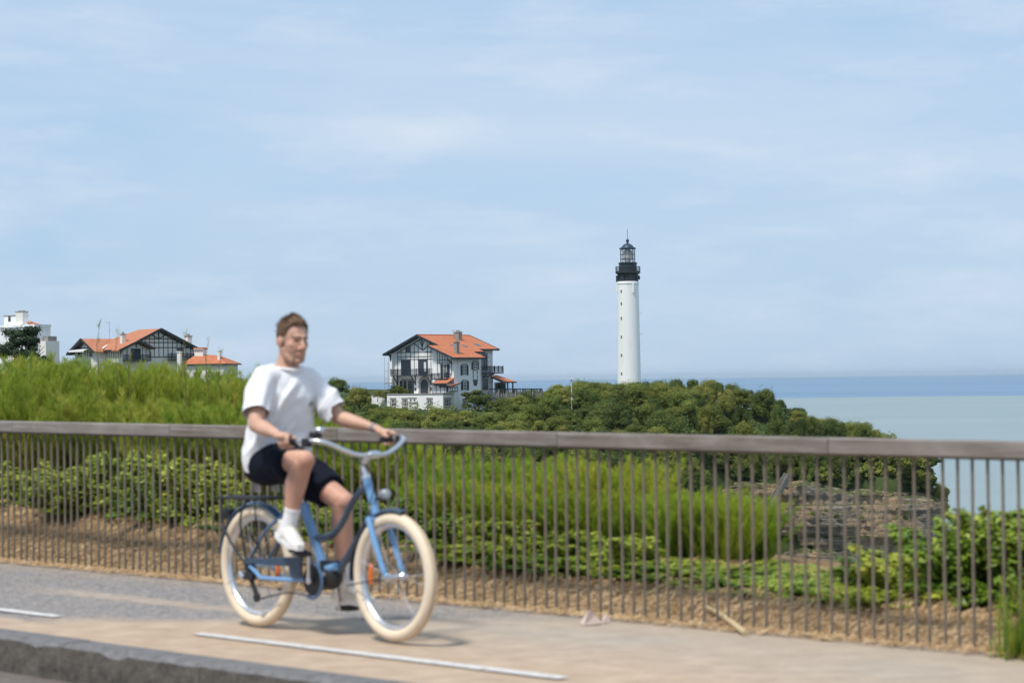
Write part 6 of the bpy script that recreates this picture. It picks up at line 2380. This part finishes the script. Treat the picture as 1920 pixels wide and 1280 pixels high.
hm.ball((.112, 0, -.031), 1.0, 12, 8, (.013, .013, .011))
hm.tube([(.074, -.024, -.066), (.087, -.009, -.0615), (.089, 0, -.063), (.087, .009, -.0615), (.074, .024, -.066)], [.004, .0065, .006, .0065, .004], 8)
hm.tube([(.072, -.022, -.070), (.085, -.008, -.076), (.086, 0, -.0765), (.085, .008, -.076), (.072, .022, -.070)], [.004, .007, .0075, .007, .004], 8)
bd.v += hm.v; bd.f += hm.f
def app(mb2):
    b = len(bd.v); bd.v += mb2.v; bd.f += [tuple(i + b for i in f) for f in mb2.f]
# (head solids were added first, indices start at zero)
neck = MB()
neck.tube([H(-.035, 0, -.02), H(-.035, 0, -.075), Vector((.288, 0, 1.455)), Vector((.282, 0, 1.40)), Vector((.275, 0, 1.34))], [(.058, .062), (.058, .060), (.060, .062), (.078, .07), (.10, .09)], 16)
app(neck)
# trunk
tr = MB()
SP = [((.195, 0, .845), .125, .15), ((.198, 0, .92), .125, .165), ((.205, 0, 1.02), .108, .15), ((.222, 0, 1.12), .105, .148), ((.248, 0, 1.23), .11, .165), ((.270, 0, 1.32), .10, .172), ((.284, 0, 1.385), .075, .135), ((.288, 0, 1.42), .06, .08)]
tr.tube([p for p, a, b in SP], [(b, a) for p, a, b in SP], 20, up=(1, 0, .2))
app(tr)
for s in (-1, 1):
    lm = MB()
    h, k, a = HIP[s], KNEE[s], ANK[s]
    lm.tube([h + (h - k) * .12, h, h.lerp(k, .35), h.lerp(k, .75), k], [.085, .092, .084, .066, .060], 14)
    lm.ball(k + (Vector((.018, 0, .006)) if s < 0 else Vector((.02, 0, .0))), .052, 14, 10)
    back = Vector((-.022, 0, -.002))
    lm.tube([k, k.lerp(a, .12) + back * .5, k.lerp(a, .32) + back, k.lerp(a, .6) + back * .5, a.lerp(k, .12), a], [.057, .056, .061, .047, .036, .037], 14)
    # foot inside the shoe
    if s < 0: toe = Vector((.565, -.195, .462))
    else: toe = Vector((.73, .175, .165))
    lm.tube([a, a.lerp(toe, .4) + Vector((0, 0, -.01)), toe], [.038, .034, .026], 10)
    # arms
    u, e, w_ = SHO[s], ELB[s], WRI[s]
    lm.tube([u + Vector((-.01, -s * .05, .01)), u, u.lerp(e, .35), u.lerp(e, .75), e], [.062, .060, .050, .045, .041], 14)
    lm.ball(e, .040, 12, 8)
    lm.tube([e, e.lerp(w_, .22), e.lerp(w_, .45), e.lerp(w_, .8), w_], [(.041, .041), (.045, .043), (.041, .038), (.030, .026), (.028, .021)], 14)
    # hand closed round the grip (grip axis runs from g0, front, to g1, rear)
    g0, g1 = Vector((.80, s * .326, 1.042)), Vector((.665, s * .3455, 1.0295))
    ax_ = (g0 - g1).normalized()
    outv = Vector((0, s, 0)); outv = (outv - ax_ * outv.dot(ax_)).normalized()
    upv = Vector((0, 0, 1)); upv = (upv - ax_ * upv.dot(ax_)).normalized()
    def G_(t, o_, z_): return g1 + ax_ * t + outv * o_ + upv * z_
    lm.tube([w_, G_(.010, .004, .040), G_(.045, .012, .036), G_(.085, .016, .030)], [(.028, .021), (.034, .022), (.043, .021), (.042, .016)], 14)
    for q in range(4):
        t0 = .095 - q * .0215
        L = (.95, 1.06, 1.0, .85)[q]
        r_ = (.0092, .0095, .0092, .0080)[q]
        lm.tube([G_(t0 - .004, .016, .030), G_(t0, .031, .020 + .004 * L), G_(t0 + .002, .0335, -.004), G_(t0 + .002, .020, -.024 * L), G_(t0, .000, -.0285 * L), G_(t0 - .001, -.016 * L, -.022)], [r_ * 1.12, r_ * 1.12, r_ * 1.02, r_, r_ * .95, r_ * .8], 8)
        lm.ball(G_(t0 - .001, .028, .024), r_ * 1.2, 8, 6)
    lm.tube([G_(.025, -.006, .034), G_(.060, -.022, .026), G_(.095, -.026, .016), G_(.118, -.022, .010)], [.014, .0125, .0105, .008], 8)
    app(lm)
body_me = fuse(bd, 0.0045, 6, 'body', SKIN, .5)
P_ = co_of(body_me)
hi = np.array(HEADR.inverted())
q = P_ @ hi[:3, :3].T + hi[:3, 3]
x_, y_, z_ = q[:, 0], q[:, 1], q[:, 2]
def sm(a, b, v): t = np.clip((v - a) / (b - a), 0, 1); return t * t * (3 - 2 * t)
inhead = (np.abs(x_) < .16) & (np.abs(y_) < .11) & (z_ > -.13)
beard = sm(-.040, -.075, z_) * sm(-.02, .02, x_) * inhead + sm(.012, .02, .02 - np.abs(z_ + .052)) * 0
mous = ((z_ < -.042) & (z_ > -.060) & (np.abs(y_) < .03) & (x_ > .07)) * .7
side = sm(.055, .066, np.abs(y_)) * sm(.02, -.02, z_) * sm(-.02, .0, x_) * sm(.05, .02, x_) * inhead * .7
lip = ((z_ < -.056) & (z_ > -.083) & (np.abs(y_) < .022) & (x_ > .076)).astype(float)
beard = np.clip(np.maximum(np.maximum(beard * .5, mous * .7), side * .8), 0, 1) * (1 - lip)
brow = (np.abs(z_ - .0275 + (np.abs(np.abs(y_) - .028) * .12)) < .0085) & (np.abs(y_) > .009) & (np.abs(y_) < .048) & (x_ > .06)
socket_shade = np.exp(-(((np.abs(y_) - .031) / .016) ** 2 + ((z_ - .006) / .008) ** 2)) * (x_ > .05)  # shade of the eye sockets, painted into the skin colour
vattr(body_me, 'beard', beard)
vattr(body_me, 'lip', lip)
vattr(body_me, 'brow', np.clip(brow.astype(float) * .75 + ((np.abs(z_ - .0045) < .003) & (np.abs(np.abs(y_) - .031) < .014) & (x_ > .05)) * .85, 0, 1))
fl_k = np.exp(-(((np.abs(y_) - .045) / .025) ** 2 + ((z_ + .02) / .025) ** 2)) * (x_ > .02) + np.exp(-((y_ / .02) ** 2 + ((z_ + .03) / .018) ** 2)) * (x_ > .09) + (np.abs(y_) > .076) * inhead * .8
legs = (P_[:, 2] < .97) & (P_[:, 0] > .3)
vattr(body_me, 'flush_socket_shade', np.clip(fl_k * .6 + socket_shade * .5 + legs * .55, 0, 1))
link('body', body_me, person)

EYEW = mat('eye_white', (0.42, 0.38, 0.36), 0.25, 0.02)
IRIS = mat('eye_iris', (0.03, 0.022, 0.016), 0.2, 0.05)
for s in (-1, 1):
    e_ = MB(HEADR); e_.ball((.0715, s * .031, .0035), 1.0, 12, 8, (.0112, .0108, .0052)); eo = e_.build('eye', EYEW, person, smooth=True)
    e_ = MB(HEADR); e_.ball((.0795, s * .0315, .003), 1.0, 10, 6, (.0040, .0068, .0050)); e_.build('iris', IRIS, eo, smooth=True)

# hair: short back and sides, swept-up front
NU, NV = 96, 60
vs, keep = [], []
for j in range(NV + 1):
    th = math.pi * j / NV
    for i in range(NU):
        ph = 2 * math.pi * i / NU
        dx, dy, dz = math.sin(th) * math.cos(ph), math.sin(th) * math.sin(ph), math.cos(th)
        ang = abs(math.atan2(dy, dx))                       # 0 front, pi back
        line = .098 if ang < .65 else (.098 - (.098 - .020) * smoothstep(.65, 1.25, ang) if ang < 1.5 else (.020 - .070 * smoothstep(1.75, 2.4, ang)))
        top = smoothstep(-.1, .8, dz)
        th_ = .004 + .007 * top + .014 * smoothstep(.1, .8, dz) * smoothstep(1.5, .2, ang)
        nz = mnoise.noise(Vector((dx * 9, dy * 9, dz * 9))) * .5 + mnoise.noise(Vector((dx * 22 + 3, dy * 22, dz * 14))) * .3
        th_ *= 1 + .45 * nz
        p = (-.012 + dx * (.098 + th_), dy * (.077 + th_ * .9), .036 + dz * (.086 + th_))
        f = smoothstep(-.004, .012, p[2] - line + .012 * mnoise.noise(Vector((dx * 14, dy * 14, 0))))
        q_ = tuple(p) if f > 0 else tuple(p)
        sh = .93 + .07 * f if f < 1 else 1.0
        vs.append((-.012 + (p[0] + .012) * sh, p[1] * sh, .036 + (p[2] - .036) * sh))
        keep.append(p[2] > line - .006 + .008 * mnoise.noise(Vector((dx * 20, dy * 20, 5))))
fs = []
for j in range(NV):
    for i in range(NU):
        a, b_, c, d = j * NU + i, j * NU + (i + 1) % NU, (j + 1) * NU + (i + 1) % NU, (j + 1) * NU + i
        if all(keep[k] for k in (a, b_, c, d)): fs.append((a, b_, c, d))
hm = MB(HEADR); hm._add(vs, fs)
hair = hm.build('hair', HAIRM, person, smooth=False)
hair.data.polygons.foreach_set('use_smooth', [True] * len(hair.data.polygons))
rh = np.random.default_rng(9)                              # loose strands give the crown a ragged outline
Vh, Fh = [], []
for k in range(1500):
    ph, th = rh.uniform(-math.pi, math.pi), abs(rh.normal()) * .55
    dx, dy, dz = math.sin(th) * math.cos(ph), math.sin(th) * math.sin(ph), math.cos(th)
    if dz < .1: continue
    fr_ = smoothstep(1.6, .2, abs(ph))
    base = np.array([-.012 + dx * .106, dy * .085, .036 + dz * (.098 + .010 * fr_)])
    d = np.array([dx * .8 + rh.normal() * .35 - .25, dy * .9 + rh.normal() * .35, dz * .5 + rh.normal() * .2]); d /= np.linalg.norm(d)
    sd2 = np.cross(d, rh.normal(size=3)); sd2 /= np.linalg.norm(sd2)
    L = rh.uniform(.010, .026); n0 = len(Vh)
    Vh += [base - sd2 * .0016, base + sd2 * .0016, base + d * L]
    Fh.append((n0, n0 + 1, n0 + 2))
Vh = [tuple(HEADR @ Vector(p)) for p in Vh]
hs_ = link('hair_strands', tri_mesh('hair_strands', Vh, Fh, HAIRM), hair); hs_['kind'] = 'stuff'

# t-shirt
ts = MB()
SH = [((.174, 0, .83), .150, .188), ((.182, 0, .93), .158, .198), ((.192, 0, 1.01), .155, .198), ((.210, 0, 1.11), .146, .190), ((.236, 0, 1.21), .140, .192), ((.262, 0, 1.30), .128, .198), ((.278, 0, 1.365), .098, .178), ((.287, 0, 1.408), .078, .115), ((.290, 0, 1.428), .070, .085)]
ts.tube([p for p, a, b in SH], [(b, a) for p, a, b in SH], 28, up=(1, 0, .15))
for s in (-1, 1):
    u, e = SHO[s], ELB[s]
    d = (e - u).normalized()
    ts.tube([u + Vector((-.005, -s * .09, .012)), u + Vector((0, -s * .02, .006)), u + d * .07, u + d * .13, u + d * .25], [.068, .070, .069, .072, .078], 18)
tee_me = fuse(ts, 0.0065, 5, 't_shirt', TEE, .5)
P_ = co_of(tee_me)
Nn = np.empty(len(tee_me.vertices) * 3, dtype=np.float32)
tee_me.vertices.foreach_get('normal', Nn); Nn = Nn.reshape(-1, 3)
dsp_ = np.zeros(len(P_))
for i, (px_, py_, pz_) in enumerate(P_):
    v = Vector((px_, py_, pz_))
    wr = mnoise.noise(Vector((py_ * 7 + pz_ * 5, px_ * 7 + pz_ * 3.0, pz_ * 4)))
    ridge = 1 - abs(mnoise.noise(Vector((py_ * 6.5 + px_ * 3 - pz_ * 4.5, px_ * 5 - pz_ * 2.2, 3.7)))) * 2.2
    ridge2 = 1 - abs(mnoise.noise(Vector((py_ * 9 - pz_ * 7, px_ * 9 + pz_ * 6, 8.1)))) * 2.2
    low = 1 - smoothstep(1.28, 1.40, pz_)
    dsp_[i] = (.010 * wr + .020 * max(0, ridge) + .008 * max(0, ridge2) - .006) * (.30 + .70 * low)
P_ = P_ + Nn * dsp_[:, None]
tee_me.vertices.foreach_set('co', P_.astype(np.float32).ravel())
tee_me.update()
bm_ = bmesh.new(); bm_.from_mesh(tee_me)


def hem_cut(bm_, co, no, near):
    fs_ = [f for f in bm_.faces if near(f.calc_center_median())]
    es_ = {e for f in fs_ for e in f.edges}; vs_ = {v for f in fs_ for v in f.verts}
    bmesh.ops.bisect_plane(bm_, geom=list(vs_) + list(es_) + fs_, plane_co=co, plane_no=no, clear_outer=False)
    kill = [f for f in bm_.faces if near(f.calc_center_median()) and (f.calc_center_median() - co).dot(no) > 0]
    bmesh.ops.delete(bm_, geom=kill, context='FACES')


hem_cut(bm_, Vector((.18, 0, .872)), Vector((-.10, .06, -1)).normalized(), lambda c: c.z < .95)
for s in (-1, 1):
    u, e = SHO[s], ELB[s]
    d = (e - u).normalized()
    hem_cut(bm_, u + d * .205, (d + Vector((.12, 0, -.12))).normalized(), lambda c, u=u, d=d, s=s: (c - u).dot(d) > .12 and ((c - u) - d * (c - u).dot(d)).length < .125 and c.y * s > .165)
bm_.to_mesh(tee_me); bm_.free()
tee = link('t_shirt', tee_me, person)
cl_ = MB()
cl_.tube([(.290 + .074 * math.cos(t) + .012 * math.cos(t), .088 * math.sin(t), 1.432 - .016 * math.cos(t)) for t in [2 * math.pi * k / 28 for k in range(28)]], .0085, 8, closed=True)
cl_.build('collar', TEE, tee, smooth=True)
em = MB(); em.ball((.372, .085, 1.235), 1.0, 12, 8, (.010, .022, .016)); em.build('chest_emblem', mat('grey_green_print', (0.20, 0.24, 0.19), 0.8, 0.1), tee, smooth=True)

# shorts
so = MB()
so.tube([(.190, 0, .835), (.188, 0, .88), (.19, 0, .945), (.195, 0, 1.0)], [(.165, .125), (.185, .150), (.180, .145), (.165, .13)], 24, up=(1, 0, .1))
for s in (-1, 1):
    h, k = HIP[s], KNEE[s]
    f = .70 if s < 0 else .74
    so.tube([h + (h - k) * .2, h, h.lerp(k, .35), h.lerp(k, f)], [.108, .115, .108, .098], 20)
sh_me = fuse(so, 0.008, 6, 'shorts', NAVYC, .5)
P_ = co_of(sh_me)
Nn = np.empty(len(P_) * 3, dtype=np.float32); sh_me.vertices.foreach_get('normal', Nn); Nn = Nn.reshape(-1, 3)
dd = np.array([.006 * mnoise.noise(Vector((a * 14, b * 10, c * 14))) + .008 * max(0, 1 - 2.4 * abs(mnoise.noise(Vector((a * 6 + c * 5, b * 8, c * 3 - a * 4))))) for a, b, c in P_.tolist()])
sh_me.vertices.foreach_set('co', (P_ + Nn * dd[:, None]).astype(np.float32).ravel()); sh_me.update()
link('shorts', sh_me, person)

# socks and shoes
for s in (-1, 1):
    k, a = KNEE[s], ANK[s]
    sk_ = MB()
    c0 = a.lerp(k, .28 if s < 0 else .27)
    sk_.tube([c0, a.lerp(k, .14), a, a + (a - k).normalized() * .05], [.043, .042, .046, .048], 16)
    sk_.tube([c0 + (k - a).normalized() * .004, c0 - (k - a).normalized() * .012], [.0455, .0455], 16)
    sk_.build('sock', SOCKM, person, smooth=True)
    if s < 0: heel, toe = Vector((.385, -.130, .505)), Vector((.640, -.205, .455)); n_ = Vector((.22, 0, 1))
    else: heel, toe = Vector((.510, .150, .168)), Vector((.765, .172, .146)); n_ = Vector((.02, 0, 1))
    f = (toe - heel).normalized(); n_ = (n_ - f * n_.dot(f)).normalized(); r_ = n_.cross(f)
    fmx = frame(heel, f, r_, n_)
    L = (toe - heel).length
    up_ = MB(fmx)
    up_.tube([(-.012, 0, .048), (.03, 0, .052), (.085, 0, .058), (.14, 0, .050), (.20, 0, .036), (.25, 0, .028), (L + .005, 0, .022)],
             [(.030, .030), (.038, .048), (.041, .052), (.044, .043), (.046, .033), (.042, .024), (.022, .014)], 16, up=tuple((0, 0, 1)))
    up_.tube([(.045, 0, .07), (.038, 0, .115)], [(.040, .046), (.044, .050)], 16)
    me_ = fuse(up_, .005, 4, 'shoe', SHOEM)
    shoe = link('shoe', me_, person)
    sl_ = MB(fmx)
    outl = [(-.028, .022), (-.020, .034), (.04, .038), (.10, .036), (.16, .045), (.22, .047), (.26, .036), (L + .018, .016)]
    pts = [(x, y) for x, y in outl] + [(x, -y * .95) for x, y in reversed(outl)]
    n = len(pts)
    rows = [(-.004, .96), (.004, 1.02), (.022, 1.03), (.030, .98)]
    vs = [(x if abs(y) > 0 else x, y * sc_, z + (.010 if x > L - .03 else 0) + (.006 if x < 0 else 0)) for z, sc_ in rows for x, y in pts]
    fs = [tuple(range(n))[::-1], tuple(range((len(rows) - 1) * n, len(rows) * n))]
    for r0 in range(len(rows) - 1):
        for q in range(n): fs.append((r0 * n + q, r0 * n + (q + 1) % n, (r0 + 1) * n + (q + 1) % n, (r0 + 1) * n + q))
    sl_._add(vs, fs)
    sl_.build('sole', SOLEM, shoe, smooth=True)
    lc = MB(fmx)
    for q in range(5):
        x = .105 + q * .022; z = .104 - q * .0125
        lc.tube([(x, -.024, z - .006), (x + .004, 0, z + .002), (x, .024, z - .006)], .003, 5)
    lc.build('laces', SOLEM, shoe)
    tb = MB(fmx); tb.box((-.030, 0, .075), (.012, .022, .05)); tb.build('heel_tab', mat('orange_heel_tab', (0.60, 0.16, 0.05), 0.6, 0.1), shoe, bevel=.004)
# wristband on the far arm
w_ = WRI[1].lerp(ELB[1], .10)
wb = MB(); d = (ELB[1] - WRI[1]).normalized(); wb.tube([w_ - d * .008, w_ + d * .008], [(.032, .026), (.032, .026)], 16); wb.build('wristband', mat('grey_wristband', (0.25, 0.25, 0.27), 0.6, 0.1), person, smooth=True)

# ------------------------------------------------------------------ small things at the fence foot
scrap_m = mat('pale_torn_card', (0.52, 0.41, 0.355), 0.8, 0.08, 12.0)
def ground_at(px, py, z=0.0):
    a, b = Vector((0, 0, CAM_H)), at(px, py, 10)
    d = b - a
    return a + d * ((z - a.z) / d.z)


p = ground_at(1108, 1172)
e = empty('torn_card', (p.x, p.y, 0.006), .5)
mb = MB()
mb._add([(-.06, -.03, 0), (.065, -.02, .004), (.075, .03, .02), (.0, .045, .062), (-.05, .03, .012), (-.01, .0, .085), (.03, .005, .05)], [(0, 1, 6, 5), (0, 5, 3, 4), (5, 6, 2, 3), (6, 1, 2), (0, 4, 2, 1), (4, 3, 2)])
mb.build('card_sheet', scrap_m, e)
mb = MB(); mb._add([(.09, .02, 0), (.15, .03, .0), (.135, .05, .055), (.1, .045, .03), (.12, .06, 0)], [(0, 1, 2, 3), (1, 4, 2), (0, 3, 4), (3, 2, 4), (0, 4, 1)]); mb.build('card_flap', scrap_m, e)
tag(e, 'pale pinkish scrap of torn card lying at the foot of the railing', 'litter')
STALK = mat('dry_reed_stalk', (0.50, 0.39, 0.22), 0.85, 0.15, 8.0)
for i, (a, b_, r_, lab) in enumerate((((1330, 1150), (1398, 1192), .016, 'thick dry stalk leaning through the railing foot right of the torn card'), ((1290, 1176), (1345, 1172), .011, 'short dry stalk lying flat along the railing foot'), ((1480, 1190), (1562, 1203), .009, 'thin dry stalk lying at the railing foot below the cliff'))):
    q0, q1 = ground_at(*a), ground_at(*b_)
    if i == 0: q0 = ground_at(1322, 1160) + Vector((0, 0, .06))
    e = empty('dry_stalk', q1)
    mb = MB(); v = q0 - q1
    mb.tube([(0, 0, r_), tuple(v * .5 + Vector((0, 0, r_ + .012))), tuple(v + Vector((0, 0, r_)))], [r_, r_ * .9, r_ * .5], 7)
    mb.build('stalk', STALK, e, smooth=True)
    tag(e, lab, 'stalk', 'dry stalks at the railing foot')

# ------------------------------------------------------------------ sea haze: one even box of air round everything
hz_m = bpy.data.materials.new('sea_haze')
hz_m.use_nodes = True
hnt = hz_m.node_tree
hnt.nodes.clear()
ho = hnt.nodes.new('ShaderNodeOutputMaterial')
pv = hnt.nodes.new('ShaderNodeVolumePrincipled')
pv.inputs['Color'].default_value = (0.74, 0.89, 1.0, 1)
pv.inputs['Density'].default_value = 0.00002
pv.inputs['Anisotropy'].default_value = 0.2
hnt.links.new(pv.outputs['Volume'], ho.inputs['Volume'])
hb_ = MB()
hb_.box2((-61000, -61000, SEA_Z - 1.0), (61000, 61000, 58.0))
tag(hb_.build('haze', hz_m), kind='stuff')

# ------------------------------------------------------------------ things that still share a label are told apart by their order from the left
ORD = ['leftmost', 'second', 'third', 'fourth', 'fifth', 'sixth', 'seventh', 'eighth', 'ninth', 'tenth', 'eleventh', 'twelfth', 'thirteenth', 'fourteenth', 'fifteenth', 'sixteenth', 'seventeenth', 'eighteenth']
inv_cam = CAM_M.inverted()
same = {}
for o in scene.objects:
    if o.parent is None and o.get('label') and o.get('category'): same.setdefault(o['label'], []).append(o)
for lab, obs in same.items():
    if len(obs) < 2 or len(obs) > len(ORD): continue
    def px_of(o):
        q = inv_cam @ o.location
        return q.x / -q.z
    for k, o in enumerate(sorted(obs, key=px_of)):
        o['label'] = (ORD[k] if k == 0 else ORD[k] + ' from left') + ' ' + lab
        if len(o['label'].split()) > 16: o['label'] = o['label'].replace('light olive', 'olive').replace(' from left', '')
